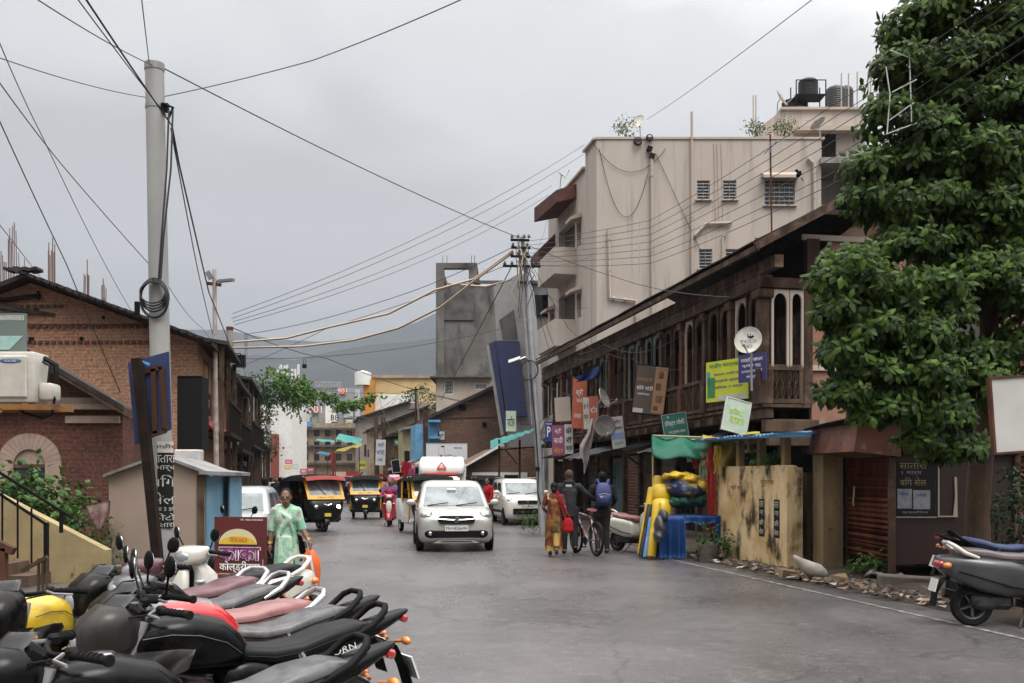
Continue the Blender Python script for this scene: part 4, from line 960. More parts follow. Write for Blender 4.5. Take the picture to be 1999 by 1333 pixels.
mb = MB(); mb.prism([V((b.x+.003,D+.06,.12)),V((b.x+.05,D+.06,.12)),V((b.x-.15,D+2.26,.12)),V((b.x-.2,D+2.26,.12))],(0,0,1.54)); mb.prism([V((b.x+.053,D+1.2,.12)),V((b.x+.08,D+1.2,.12)),V((b.x-.0,D+2.26,.12)),V((b.x-.05,D+2.26,.12))],(0,0,1.5)); obj('blue_side', mb, mat('kiosk_blue',(.13,.28,.40),.6,c2=(.18,.34,.44),sc=2,c3=(.12,.10,.08),sc3=7,lo3=.62,hi3=.72), t, world=True)
mb = MB(); mb.hexa([V((b.x-.05,D-.14,1.66)),V((b.x+.3,D-.1,1.64)),V((b.x+.12,D+2.4,1.64)),V((b.x-.3,D+2.4,1.66))],[V((b.x-.05,D-.14,1.72)),V((b.x+.3,D-.1,1.7)),V((b.x+.12,D+2.4,1.7)),V((b.x-.3,D+2.4,1.75))]); obj('side_roof', mb, tin, t, world=True)
mb = MB(); mb.b2((b.x-.12,D-.03,.12),(b.x,D-.004,1.64)); obj('corner_strip', mb, wood2, t, world=True)
wcase = T('white_case', 'white plastic machine standing on top of the blue kiosk side', 'box', P(372,906,18.3)); mb = MB(); mb.b2((-.3,0,0),(.16,.3,.27),.02); obj('case', mb, acm, wcase); mb = MB(); mb.b2((-.02,-.006,.06),(.13,-.001,.2)); obj('label_plate', mb, lgr, wcase)
# black sign box hanging on the left shop
t = T('sign_box', 'tall black signboard box seen edge-on beside the blue board', 'sign', P(370,880,23.5)); D = 23.5
mb = MB(); mb.b2((-.26,0,0),(.3,.5,1.75)); obj('box_body', mb, blackm, t); mb = MB(); mb.b2((-.28,-.02,0),(-.26,.5,1.75)); mb.b2((-.28,-.02,1.75),(.3,.0,1.77)); obj('box_edge', mb, woodd, t)
t = T('red_awning', 'small faded red awning frame on the left shop front', 'awning', P(417,838,29)); mb = MB(); mb.hexa([(-.3,-.3,.25),(.3,-.3,-.22),(.3,1,-.22),(-.3,1,.25)],[(-.3,-.3,.33),(.3,-.3,-.14),(.3,1,-.14),(-.3,1,.33)]); obj('awning_sheet', mb, mat('faded_red',(.45,.05,.04),.6), t); mb = MB(); mb.beam((-.3,-.3,.0),(.28,-.3,-.25),.05,.05); obj('awning_arm', mb, woodd, t)
# ------------------------------------------------------------------ vehicles (front is -Y in their own frame)
tyrem = mat('tyre_rubber', (.012,.0115,.0115), .85, c2=(.03,.026,.022), sc=6, lo=.5, hi=.7)
alloy = mat('alloy_rim', (.42,.42,.42), .35, metal=.8)
chrome = mat('chrome', (.65,.65,.66), .15, metal=1)
lensm = mat('headlamp_lens', (.42,.44,.46), .08, metal=.5, coat=1)
redl = mat('red_lamp', (.35,.02,.015), .2, coat=1)
orl = mat('orange_lamp', (.65,.20,.03), .25, coat=1)
plate_w = mat('plate_white', (.62,.62,.60), .5); plate_y = mat('plate_yellow', (.62,.46,.06), .5)
ink = mat('black_ink', (.012,.012,.012), .6); inkw = mat('white_ink', (.75,.74,.72), .6)
wind = mat('windscreen', (.10,.125,.13), .04, c2=(.22,.26,.26), sc=1.6, lo=.45, hi=.6, spec=.9)
def wheel(par, c, r, w, rimc=None, spokes=5, steer=0, nm='wheel'):
    m = MX.Translation(V(c)) @ MX.Rotation(R(steer),4,'Z') @ MX.Rotation(R(90),4,'Y')
    rr = r*.66
    mb = MB(); mb.lathe([(rr,-w*.42),(r*.90,-w*.5),(r*.985,-w*.32),(r,0),(r*.985,w*.32),(r*.90,w*.5),(rr,w*.42),(rr,-w*.42)], m, 28); o = obj(nm, mb, tyrem, par, smooth=50)
    mb = MB(); mb.lathe([(rr*1.01,-w*.40),(rr*.9,-w*.3),(rr*.86,-w*.1),(rr*.86,w*.1),(rr*.9,w*.3),(rr*1.01,w*.40)], m, 24)
    for i in range(spokes):
        a = 2*math.pi*i/spokes; mb.beam(m@V((0,0,w*.12)), m@V((rr*.92*math.cos(a),rr*.92*math.sin(a),w*.2)), rr*.2, .025); mb.beam(m@V((0,0,-w*.12)), m@V((rr*.92*math.cos(a),rr*.92*math.sin(a),-w*.2)), rr*.2, .025)
    mb.lathe([(0,w*.3),(rr*.22,w*.28),(rr*.22,-w*.28),(0,-w*.3)], m, 12); obj('rim', mb, rimc or alloy, o, smooth=40)
    mb = MB(); mb.lathe([(0,.0),(rr*.84,.0)], m, 20); obj('brake_disc', mb, blackm, o)
    return o
def plate(par, at, s, w, h, pm, rz=0, tilt=0, nm='number_plate'):
    mb = MB(); m4 = MX.Translation(V(at)) @ MX.Rotation(R(rz),4,'Z') @ MX.Rotation(R(tilt),4,'X')
    mb.box((0,0,0),(w,.012,h)); bmesh.ops.transform(mb.bm, matrix=m4, verts=mb.bm.verts); p = obj(nm, mb, pm, par)
    if s:
        o = text(s, h*.62, ink, p, (0,0,0), w=w*.9); o.data.transform(m4 @ MX.Translation((0,-.009,0)))
    return p
def car(name, label, body_m, loc, rz, sec, cab, wheels, r=.29, group=None):
    t = T(name, label, 'car', loc, rz, group)
    mb = MB(); mb.loft([[V((x, y, z)) for x, z in rrect(hw, (z1-z0)/2, min(.16,(z1-z0)*.4), 4, 0, (z0+z1)/2)] for y, hw, z0, z1 in sec]); obj('body', mb, body_m, t, smooth=55)
    mb = MB(); zs = [c[0] for c in cab]
    mb.loft([[V((x, y, z)) for x, y in rrect(hw, (yb-yf)/2, .14, 4, 0, (yf+yb)/2)] for z, yf, yb, hw in cab]); obj('cabin', mb, body_m, t, smooth=55)
    def at(z):
        for a, b in zip(cab, cab[1:]):
            if a[0] <= z <= b[0]: k = (z-a[0])/(b[0]-a[0]); return [a[i]+(b[i]-a[i])*k for i in range(4)]
    za, zb = cab[0][0]+.06, cab[-3][0]-.03
    A, B = at(za), at(zb)
    mb = MB(); k = .1
    mb.prism([V((-A[3]+k,A[1]-.012,za)),V((A[3]-k,A[1]-.012,za)),V((B[3]-k*.8,B[1]-.012,zb)),V((-B[3]+k*.8,B[1]-.012,zb))],(0,.02,0)); obj('windscreen', mb, wind, t)
    mb = MB(); mb.prism([V((-A[3]+k,A[2]+.012,za)),V((A[3]-k,A[2]+.012,za)),V((B[3]-k,B[2]+.012,zb)),V((-B[3]+k,B[2]+.012,zb))],(0,-.02,0)); obj('rear_window', mb, wind, t)
    for s in (-1, 1):
        L = A[2]-A[1]
        for y0, y1 in ((.13,.46),(.50,.88)):
            mb = MB(); e = .012; q = lambda f, Q, z: V((s*(Q[3]+e), Q[1]+(Q[2]-Q[1])*f, z))
            mb.prism([q(y0 if y0 > .3 else .12,A,za),q(y1,A,za),q(min(y1,.9),B,zb),q(y0 if y0 > .3 else .16,B,zb)],(-s*.02,0,0)); obj('side_window', mb, dglass, t)
        mb = MB(); mb.ell((s*(A[3]+.17),A[1]+.35,za+.06),(.11,.07,.075)); mb.beam((s*A[3],A[1]+.38,za+.02),(s*(A[3]+.12),A[1]+.36,za+.04),.05,.03); obj('mirror', mb, body_m, t, smooth=60)
        mb = MB(); 
        for y in (.47,): yy = A[1]+L*y; mb.b2((s*(sec[4][1]-.004),yy-.006,.3),(s*(sec[4][1]+.003),yy+.006,za)); mb.b2((s*(sec[4][1]-.004),yy+L*.4,.5),(s*(sec[4][1]+.003),yy+L*.4+.012,za)); mb.b2((s*sec[4][1],yy+.03,za-.14),(s*(sec[4][1]+.02),yy+.18,za-.11)); mb.b2((s*sec[4][1],yy-.8,za-.14),(s*(sec[4][1]+.02),yy-.65,za-.11))
        obj('door_trim', mb, body_m if False else blackm, t)
    for y in wheels:
        for s in (-1, 1):
            hw = sec[4][1]; mb = MB(); mb.lathe([(r+.02,-.02),(r+.065,-.02),(r+.065,.02),(r+.02,.02)], MX.Translation((s*(hw-.01),y,r)) @ MX.Rotation(R(90),4,'Y'), 24)
            mb.lathe([(0,0),(r+.05,0)], MX.Translation((s*(hw+.004),y,r)) @ MX.Rotation(R(90),4,'Y'), 24); obj('wheel_arch', mb, blackm, t)
            wheel(t, (s*(hw-.06),y,r), r, .17, spokes=7)
    mb = MB(); 
    for s in (-.35,.3): mb.beam((s-.25,A[1]-.03,za+.0),(s+.22,A[1]-.005,za+.06),.02,.02)
    obj('wiper', mb, blackm, t)
    return t
silver = mat('silver_white_paint', (.40,.395,.37), .28, metal=.25, coat=.6, c2=(.41,.39,.35), sc=1.5)
cpaint = mat('cream_white_paint', (.68,.66,.60), .25, coat=.6, c2=(.55,.52,.45), sc=1.5, st=(1,1,2))
hatch = car('hatchback_car', 'silver white hatchback car driving towards the viewer in the middle of the road', silver, (-1.42,23.3,0), 7,
    [(-1.83,.58,.36,.64),(-1.80,.70,.26,.74),(-1.70,.78,.20,.82),(-1.45,.82,.17,.91),(-.95,.827,.17,.985),(-.2,.83,.17,1.0),(.8,.83,.17,1.0),(1.5,.81,.2,1.0),(1.76,.76,.25,.95),(1.82,.68,.35,.85)],
    [(.93,-1.05,1.78,.80),(1.2,-.66,1.7,.74),(1.44,-.32,1.58,.665),(1.52,-.18,1.5,.60),(1.555,.1,1.3,.42)], (-1.13,1.3), .285)
# hatchback front
mb = MB(); 
def onnose(x, z, p=0): return V((x, -1.835+.05*(max(0,abs(x)-.42)/.3)**2+max(0,(z-.62))*.3-p, z))
def nose(par, nm, pts, m, th=.03, p=.02):
    b = MB(); b.prism([onnose(x, z, p) for x, z in pts], (0,th+p,0)); return obj(nm, b, m, par)
grp = rrect(.40,.085,.08,4,0,.70); nose(hatch, 'grille', grp, black, .06, .035)
mb = MB(); mb.tube([onnose(x,.70+.03*(abs(x)/.45)**2,.06) for x in [i*.055-.55 for i in range(21)]], .013, 6); obj('chrome_bar', mb, chrome, hatch)
mb = MB(); mb.tube([V((.055,-1.905,.735)),V((.0,-1.91,.755)),V((-.05,-1.91,.725)),V((.05,-1.91,.675)),V((.0,-1.91,.645)),V((-.055,-1.905,.665))], .012, 5); obj('emblem', mb, chrome, hatch)
for s in (-1,1):
    mb = MB(); mb.ell((s*.635,-1.62,.785),(.145,.15,.12),rotm(0,0,s*28),14,10); l = obj('headlight', mb, lensm, hatch, smooth=60)
    mb = MB(); mb.ell((s*.60,-1.735,.775),(.055,.04,.055)); mb.ell((s*.70,-1.66,.79),(.045,.04,.05)); obj('bulb', mb, chrome, l, smooth=60)
    mb = MB(); mb.ell((s*.565,-1.845,.405),(.045,.03,.045)); obj('fog_lamp', mb, chrome, hatch, smooth=60)
lowp = [(-.70,.40),(-.66,.49),(-.45,.50),(-.3,.44),(.3,.44),(.45,.50),(.66,.49),(.70,.40),(.62,.31),(.3,.285),(-.3,.285),(-.62,.31)]
mb = MB(); mb.b2((-.5,-1.862,.31),(.5,-1.80,.47),.02)
for s in (-1,1): mb.ell((s*.535,-1.77,.40),(.17,.085,.115))
obj('lower_grille', mb, black, hatch, smooth=40)
nose(hatch, 'skid_plate', [(-.5,.20),(-.38,.26),(.38,.26),(.5,.20)], silver, .06, .025)
nose(hatch, 'air_slot', [(-.36,.225),(-.32,.245),(.32,.245),(.36,.225)], black, .03, .03)
plate(hatch, (0,-1.875,.52), 'MH14KB6494', .50, .12, plate_w)
mb = MB(); mb.tube([(0,.6,1.55),(0,.75,1.62)], .012, 5); obj('antenna', mb, black, hatch)
mb = MB(); mb.box((-.03,-.52,1.33),(.2,.05,.06),rotm(30)); mb.box((.08,-.62,1.24),(.05,.01,.09)); obj('rear_view_mirror', mb, white, hatch)
# parked tall car
tallc = car('parked_car', 'creamy white tall boxy car parked beside the steel pole', cpaint, (.22,35.6,0), 10,
    [(-1.79,.60,.36,.70),(-1.76,.68,.26,.86),(-1.66,.72,.20,.95),(-1.4,.735,.18,1.02),(-.95,.737,.18,1.06),(-.2,.74,.18,1.06),(.8,.74,.18,1.06),(1.5,.735,.2,1.05),(1.74,.71,.25,1.0),(1.79,.66,.35,.9)],
    [(1.0,-1.1,1.76,.72),(1.25,-.8,1.73,.69),(1.48,-.5,1.68,.64),(1.56,-.38,1.62,.60),(1.60,-.1,1.4,.45)], (-1.15,1.25), .27)
nose(tallc, 'grille', rrect(.34,.06,.03,3,0,.80), black, .08, .02); nose(tallc, 'lower_grille', rrect(.5,.1,.04,3,0,.48), black, .08, .03)
mb = MB(); mb.tube([V((.04,-1.90,.83)),V((.0,-1.90,.845)),V((-.04,-1.90,.825)),V((.04,-1.90,.785)),V((.0,-1.90,.765)),V((-.04,-1.9,.78))], .01, 5); obj('emblem', mb, chrome, tallc)
plate(tallc, (0,-1.88,.64), 'MH11BV4726', .46, .1, plate_w)
for s in (-1,1):
    mb = MB(); mb.ell((s*.58,-1.64,.84),(.13,.12,.11),rotm(0,0,s*30)); obj('headlight', mb, lensm, tallc, smooth=60)
    mb = MB(); mb.box((s*.6,-1.70,.50),(.16,.08,.1),rotm(0,0,s*14)); obj('fog_recess', mb, black, tallc)
    mb = MB(); mb.beam((s*.58,-.3,1.63),(s*.58,1.5,1.63),.04,.03); obj('roof_rail', mb, cpaint, tallc)
    mb = MB(); mb.b2((s*.735,-.8,.42),(s*.748,.9,.50)); obj('side_moulding', mb, black, tallc)
greycar = car('parked_car', 'light grey car half hidden behind the cold drinks board', mat('grey_car_paint',(.34,.34,.35),.25,coat=.5), (-5.75,20.9,0), 6,
    [(-1.83,.58,.36,.64),(-1.80,.70,.26,.74),(-1.70,.78,.20,.82),(-1.45,.80,.17,.88),(-.95,.80,.17,.92),(-.2,.81,.17,.93),(.8,.81,.17,.93),(1.5,.80,.2,.93),(1.76,.76,.25,.9),(1.82,.68,.35,.8)],
    [(.88,-1.0,1.7,.77),(1.1,-.66,1.6,.71),(1.32,-.32,1.4,.62),(1.40,-.1,1.3,.56),(1.43,.1,1.1,.42)], (-1.13,1.3), .28)
# auto rickshaw
abl = mat('auto_black', (.005,.005,.0055), .3, spec=.28); ayel = mat('auto_yellow', (.72,.36,.025), .4, c2=(.60,.30,.03), sc=2); acan = mat('auto_canvas', (.014,.014,.015), .75, c2=(.026,.026,.028), sc=3); ared = mat('auto_red_vinyl', (.42,.05,.04), .5)
def auto(label, loc, rz, lit=False, side=None, hood_front=None, txt=True, group='auto rickshaws on the road', hang=False, trim=None):
    t = T('auto_rickshaw', label, 'auto rickshaw', loc, rz, group); sm = side or abl
    # nose, floor, rear body
    mb = MB(); mb.loft([[V((x,y,z)) for x, y in rrect(hw,(yb-yf)/2,rr,4,0,(yf+yb)/2)] for z, yf, yb, hw, rr in ((.30,-1.12,-.72,.30,.15),(.42,-1.26,-.66,.47,.22),(.70,-1.30,-.66,.56,.24),(.90,-1.24,-.66,.59,.22),(.98,-1.16,-.66,.59,.2))]); obj('nose', mb, abl, t, smooth=50)
    mb = MB(); mb.b2((-.60,-.75,.27),(.60,1.15,.40),.03); mb.loft([[V((x,y,z)) for x, y in rrect(hw,(1.28-y0)/2,.12,3,0,(y0+1.28)/2)] for z, y0, hw in ((.36,.30,.64),(.62,.30,.67),(.95,.42,.67),(1.0,.46,.65))]); obj('rear_body', mb, sm, t, smooth=40)
    for s in (-1,1):
        mb = MB(); mb.b2((s*.625,-.70,.32),(s*.655,.32,.52)); obj('side_sill', mb, trim or (ayel if not side else side), t)
        for a_, b_ in (((.58,-.70,.95),(.60,-.52,1.64)),((.62,.36,.95),(.60,.40,1.64)),((.58,-.68,.93),(.58,-.66,.35))): mb = MB(); mb.beam((s*a_[0],a_[1],a_[2]),(s*b_[0],b_[1],b_[2]),.05,.05); obj('pillar', mb, trim or ayel, t)
    # windscreen frame and glass
    mb = MB(); yq = lambda z: -1.20+(z-.98)*.62
    for a, b in (((-.58,.98),(.58,1.10)),((-.58,1.10),(-.50,1.60)),((.50,1.10),(.58,1.60)),((-.58,1.58),(.58,1.66))):
        mb.prism([V((a[0],yq(a[1]),a[1])),V((b[0],yq(a[1]),a[1])),V((b[0],yq(b[1]),b[1])),V((a[0],yq(b[1]),b[1]))],(0,.04,0))
    obj('screen_frame', mb, ayel, t)
    mb = MB(); mb.prism([V((-.50,yq(1.1)+.015,1.1)),V((.50,yq(1.1)+.015,1.1)),V((.50,yq(1.58)+.015,1.58)),V((-.50,yq(1.58)+.015,1.58))],(0,.012,0)); obj('windscreen', mb, wind, t)
    mb = MB(); mb.beam((.0,yq(1.1)-.01,1.11),(-.22,yq(1.4)-.01,1.4),.015,.015); obj('wiper', mb, black, t)
    # hood
    mb = MB(); ys = [-.98,-.80,-.4,.1,.6,1.05,1.25,1.33]; rings = []
    for y in ys:
        k = 1 if y < 1.1 else (.93 if y < 1.3 else .8); top = (1.72 if y > -.9 else 1.66)-(.0 if y < .9 else (y-.9)*.45); rg = []
        for i in range(13):
            a = math.pi*i/12; x = .64*k*math.copysign(abs(math.cos(a))**.6, math.cos(a)); z = top-.20+.20*math.sin(a)**.7+.012*math.sin(y*9); rg.append(V((x, y, z)))
        rings.append(rg)
    mb.loft(rings, caps=False, close=False); bmesh.ops.solidify(mb.bm, geom=mb.bm.faces, thickness=.03); obj('hood', mb, acan, t, smooth=60)
    mb = MB(); mb.b2((-.62,.40,.95),(-.60,1.2,1.55)); mb.b2((.60,.40,.95),(.62,1.2,1.55)); mb.b2((-.60,1.2,.9),(.60,1.24,1.55)); obj('rear_curtain', mb, acan, t)
    mb = MB(); n = 10
    mb.grid(lambda u, v: V((-.62+1.24*u, -.98-.22*v, 1.64+.05*math.sin(math.pi*u)-.12*v*v)), n, 4, .02); obj('sun_visor', mb, ared if hood_front else acan, t, smooth=60)
    # seats, bars
    mb = MB(); mb.box((0,.75,.62),(1.15,.5,.14),None,.04); mb.box((0,1.0,.88),(1.15,.12,.45),None,.04); obj('passenger_seat', mb, ared, t)
    mb = MB(); mb.box((0,-.28,.66),(.5,.34,.1),None,.03); mb.box((0,-.1,.9),(.5,.08,.3),None,.03); obj('driver_seat', mb, acan, t)
    mb = MB(); mb.tube([(-.33,-.86,1.0),(0,-.92,1.02),(.33,-.86,1.0)],.02,6); mb.tube([(0,-.92,1.02),(0,-1.0,.6)],.03,6); obj('handlebar', mb, black, t)
    # lights
    hl = emat('lit_headlamp', (1,.93,.75), 9) if lit else chrome
    for s in ((-1,1) if not lit else (-1,1)):
        mb = MB(); mb.ell((s*.34,-1.24,.74),(.085,.06,.085),None,14,10); obj('headlight', mb, hl if s > 0 or not lit else chrome, t, smooth=60)
        mb = MB(); mb.box((s*.46,-1.13,.92),(.1,.05,.05),None,.01); obj('indicator', mb, orl, t)
        mb = MB(); mb.tube([(s*.58,-.9,1.2),(s*.7,-1.0,1.25)],.01,5); mb.ell((s*.74,-1.0,1.22),(.06,.02,.08)); obj('mirror', mb, black, t)
    if txt: text('MH11 1737', .055, ink, t, (0,yq(1.02)-.012,1.04), tilt=-30, w=.5)
    mb = MB(); mb.tube([(-.12,-1.29,.84),(0,-1.30,.80),(.12,-1.29,.84)],.012,5); obj('badge', mb, chrome, t)
    plate(t, (0,-1.30,.52), None, .2, .1, plate_y)
    # wheels
    mb = MB(); mb.lathe([(.27,-.07),(.30,-.07),(.31,0),(.30,.07),(.27,.07)], MX.Translation((0,-1.0,.22)) @ MX.Rotation(R(90),4,'Y'), 16, math.pi*.5, math.pi*1.5); mb.tube([(0,-1.0,.55),(.1,-1.0,.22)],.03,6); obj('mudguard', mb, abl, t)
    wheel(t, (0,-1.0,.215), .215, .11, spokes=0)
    for s in (-1,1): wheel(t, (s*.56,.85,.215), .215, .11, spokes=0)
    if hang:
        mb = MB(); mb.b2((-.67,.45,.42),(-.685,1.2,.5)); obj('yellow_band', mb, ayel, t)
    return t
auto('black and yellow auto rickshaw with red visor crossing behind the woman in green', (P(602,0,30).x,30.6,0), 32, True, None, True, trim=abl)
auto('auto rickshaw seen head-on left of the red scooter', (P(701,0,38).x,40,0), 6)
auto('white sided auto rickshaw with yellow frame overtaken by the silver hatchback', (P(826,0,29).x,29.6,0), 16, side=white)
auto('black hooded auto rickshaw parked behind the red shirted man', (P(938,0,37).x,38.5,0), 24, txt=False)
auto('yellow fronted auto rickshaw peeping out left of the white sided one', (P(779,0,47).x,48.5,0), 4, txt=False)
auto('small distant auto rickshaw with bright yellow front behind the red scooter rider', (P(732,0,66).x,68,0), 6, txt=False)
auto('distant auto rickshaw with a red hood near the middle of the crowd', (P(655,0,72).x,74,0), -25, hood_front=True, txt=False)
auto('far auto rickshaw facing away beside the pink shirted walkers', (P(668,0,62).x,64,0), 188, txt=False)
# white pickup with insulated box
t = T('pickup_truck', 'white pickup truck with a tall rounded box body and red triangle emblem', 'truck', (P(858,0,36).x,37.6,0), 2)
mb = MB(); mb.loft([[V((x,y,z)) for x, z in rrect(hw,(z1-z0)/2,.12,4,0,(z0+z1)/2)] for y, hw, z0, z1 in ((-1.9,.62,.4,.95),(-1.82,.72,.3,1.05),(-1.6,.76,.28,1.1),(-.3,.78,.28,1.12))]); obj('cab', mb, white, t, smooth=50)
mb = MB(); mb.loft([[V((x,y,z)) for x, y in rrect(hw,(-.25-yf)/2,.1,4,0,(yf-.25)/2)] for z, yf, hw in ((1.05,-1.55,.76),(1.4,-1.25,.72),(1.62,-1.05,.66),(1.68,-.9,.55))]); obj('cab_top', mb, white, t, smooth=50)
mb = MB(); mb.prism([V((-.66,-1.53,1.1)),V((.66,-1.53,1.1)),V((.58,-1.17,1.55)),V((-.58,-1.17,1.55))],(0,.02,0)); obj('windscreen', mb, wind, t)
mb = MB(); mb.b2((-.88,-.2,.7),(.88,2.3,2.15),.05); obj('box_body', mb, white, t)
mb = MB(); mb.loft([[V((x,y,z)) for x, y in rrect(hw,(.1-yf)/2,.15,4,0,(yf+.1)/2)] for z, yf, hw in ((1.78,-.75,.80),(1.9,-.8,.85),(2.15,-.7,.84),(2.36,-.4,.80),(2.42,-.1,.74))]); obj('wind_deflector', mb, white, t, smooth=50)
mb = MB(); 
for a, b in (((-.16,1.98),(.16,1.98)),((.16,1.98),(0,2.2)),((0,2.2),(-.16,1.98))): mb.beam((a[0],-.84+max(0,a[1]-1.95)*.3,a[1]),(b[0],-.84+max(0,b[1]-1.95)*.3,b[1]),.03,.035)
mb.b2((-.17,-.83,1.91),(.17,-.80,1.95)); obj('triangle_emblem', mb, mat('red_paint',(.60,.06,.04),.5), t)
mb = MB(); mb.b2((-.62,-.82,1.74),(.62,-.74,1.80)); obj('red_stripe', mb, mat('red_paint',(.6,.06,.04)), t)
for s in (-1,1):
    wheel(t, (s*.68,-1.15,.29), .29, .16); wheel(t, (s*.68,1.5,.29), .29, .16)
    mb = MB(); mb.ell((s*.58,-1.85,.75),(.12,.06,.09)); obj('headlight', mb, lensm, t, smooth=60)
plate(t, (0,-1.93,.5), None, .5, .12, plate_w)
# red tractor-like cart among the far traffic
t = T('goods_carrier', 'red goods carrier with a flat pale canopy far down the road', 'truck', (P(678,0,80).x,80,0), 5)
mb = MB(); mb.b2((-.75,-.8,.5),(.75,1.5,1.2),.06); obj('body', mb, mat('red_paint',(.6,.06,.04)), t)
mb = MB(); mb.prism([(-.95,-.9,1.75),(.95,-.9,1.75),(1.2,-.9,2.15),(-1.2,-.9,2.15)],(0,2.4,0)); obj('canopy', mb, mat('pale_pink_canvas',(.6,.36,.33),.7), t)
for x in (-.8,.8):
    for y in (-.7,1.3): mb = MB(); mb.beam((x,y,1.1),(x,y,1.8),.05,.05); obj('post', mb, rust, t)
for s in (-1,1): wheel(t,(s*.65,-.5,.28),.28,.15); wheel(t,(s*.65,1.1,.28),.28,.15)
# ------------------------------------------------------------------ two-wheelers (front is -Y)
def seam_lines(tk, m):
    for s in (-1,1):
        mb = MB(); mb.tube([(s*.150,-.44,.90),(s*.168,-.30,.915),(s*.171,-.16,.90),(s*.15,-.02,.85),(s*.11,.07,.78)],.003,5); obj('tank_stripe', mb, m, tk, smooth=60)
vin_b = mat('black_seat_vinyl', (.005,.005,.0055), .45, c2=(.009,.009,.0095), sc=5, spec=.22, bump=.06, bsc=120)
vin_g = mat('wet_grey_seat', (.10,.097,.098), .35, c2=(.055,.054,.056), sc=9, bump=.1, bsc=60, lo=.45, hi=.6)
vin_m = mat('maroon_seat', (.115,.045,.055), .35, c2=(.16,.085,.09), sc=6, bump=.08, bsc=80)
vin_p = mat('dusty_pink_seat', (.30,.14,.135), .4, c2=(.22,.10,.10), sc=7, bump=.1, bsc=60, lo=.48, hi=.62)
vin_br = mat('brown_grey_seat', (.10,.08,.08), .4, c2=(.14,.115,.11), sc=5)
vin_bl = mat('blue_seat_cover', (.03,.05,.13), .6)
mblack = mat('gloss_black_paint', (.003,.003,.0034), .24, spec=.2, c2=(.016,.014,.012), sc=4, lo=.52, hi=.72)
mgrey = mat('grey_metal_paint', (.030,.027,.025), .32, metal=.3, spec=.3, c2=(.05,.045,.04), sc=5)
msil = mat('silver_paint', (.45,.45,.46), .25, metal=.6, coat=.5)
mred = mat('bright_red_paint', (.50,.015,.018), .2, coat=.8)
myel = mat('bright_yellow_paint', (.70,.48,.03), .3, coat=.6)
mwhite = mat('scooter_white', (.62,.60,.53), .25, coat=.6, c2=(.50,.48,.42), sc=3)
engm = mat('engine_metal', (.10,.10,.10), .5, metal=.7, c2=(.05,.045,.04), sc=9)
def sec_loft(mb, secs, rad=.06, n=4):
    mb.loft([[V((x, y, z)) for x, z in rrect(hw, (z1-z0)/2, min(rad, hw*.9, (z1-z0)*.48), n, 0, (z0+z1)/2)] for y, hw, z0, z1 in secs])
def seatpart(t, secs, m, rad=.045):
    mb = MB(); sec_loft(mb, secs, rad, 4); o = obj('seat', mb, m, t, smooth=70)
    mb = MB()
    for s in (-1,1): mb.tube([(s*(hw+.002), y, z0+(z1-z0)*.45) for y, hw, z0, z1 in secs[1:-1]], .004, 4)
    obj('seam', mb, black, o); return o
def mirror(t, s, base, top, tilt=0):
    mb = MB(); mb.tube([base, V(base).lerp(V(top),.6)+V((s*.02,0,.02)), top], .007, 6); mb.ell(V(top)+V((s*.03,.0,.02)), (.050,.018,.064), rotm(0,s*20,s*15), 14, 8); m = obj('mirror', mb, black, t, smooth=60)
    mb = MB(); mb.ell(V(top)+V((s*.03,.012,.02)), (.043,.012,.056), rotm(0,s*-12,s*15), 14, 8); obj('mirror_glass', mb, chrome, m, smooth=60)
def grips(t, half, y, z, back=.07):
    for s in (-1,1):
        mb = MB(); mb.tube([(s*(half-.13),y,z),(s*half,y+back,z-.01)],[.017,.018],10); mb.tube([(s*half,y+back,z-.01),(s*(half+.012),y+back+.006,z-.01)],.023,10)
        for k in range(5): mb.tube([(s*(half-.11+.02*k),y+back*.15*(k+1)-.0,z-.001*k),(s*(half-.104+.02*k),y+back*.15*(k+1)+.004,z-.001*k)],.0195,10)
        obj('grip', mb, blackm, t, smooth=50)
        mb = MB(); mb.tube([(s*(half-.17),y-.03,z+.0),(s*(half-.1),y-.075,z-.01),(s*(half-.0),y-.05,z-.015)],[.009,.008,.007],6); obj('lever', mb, msil, t, smooth=60)
        mb = MB(); mb.box((s*(half-.165),y,z),(.05,.05,.05),None,.012); obj('switch_box', mb, black, t)
def spoked(t, c, r, w, m=None): return wheel(t, c, r, w, m or blackm, 6)
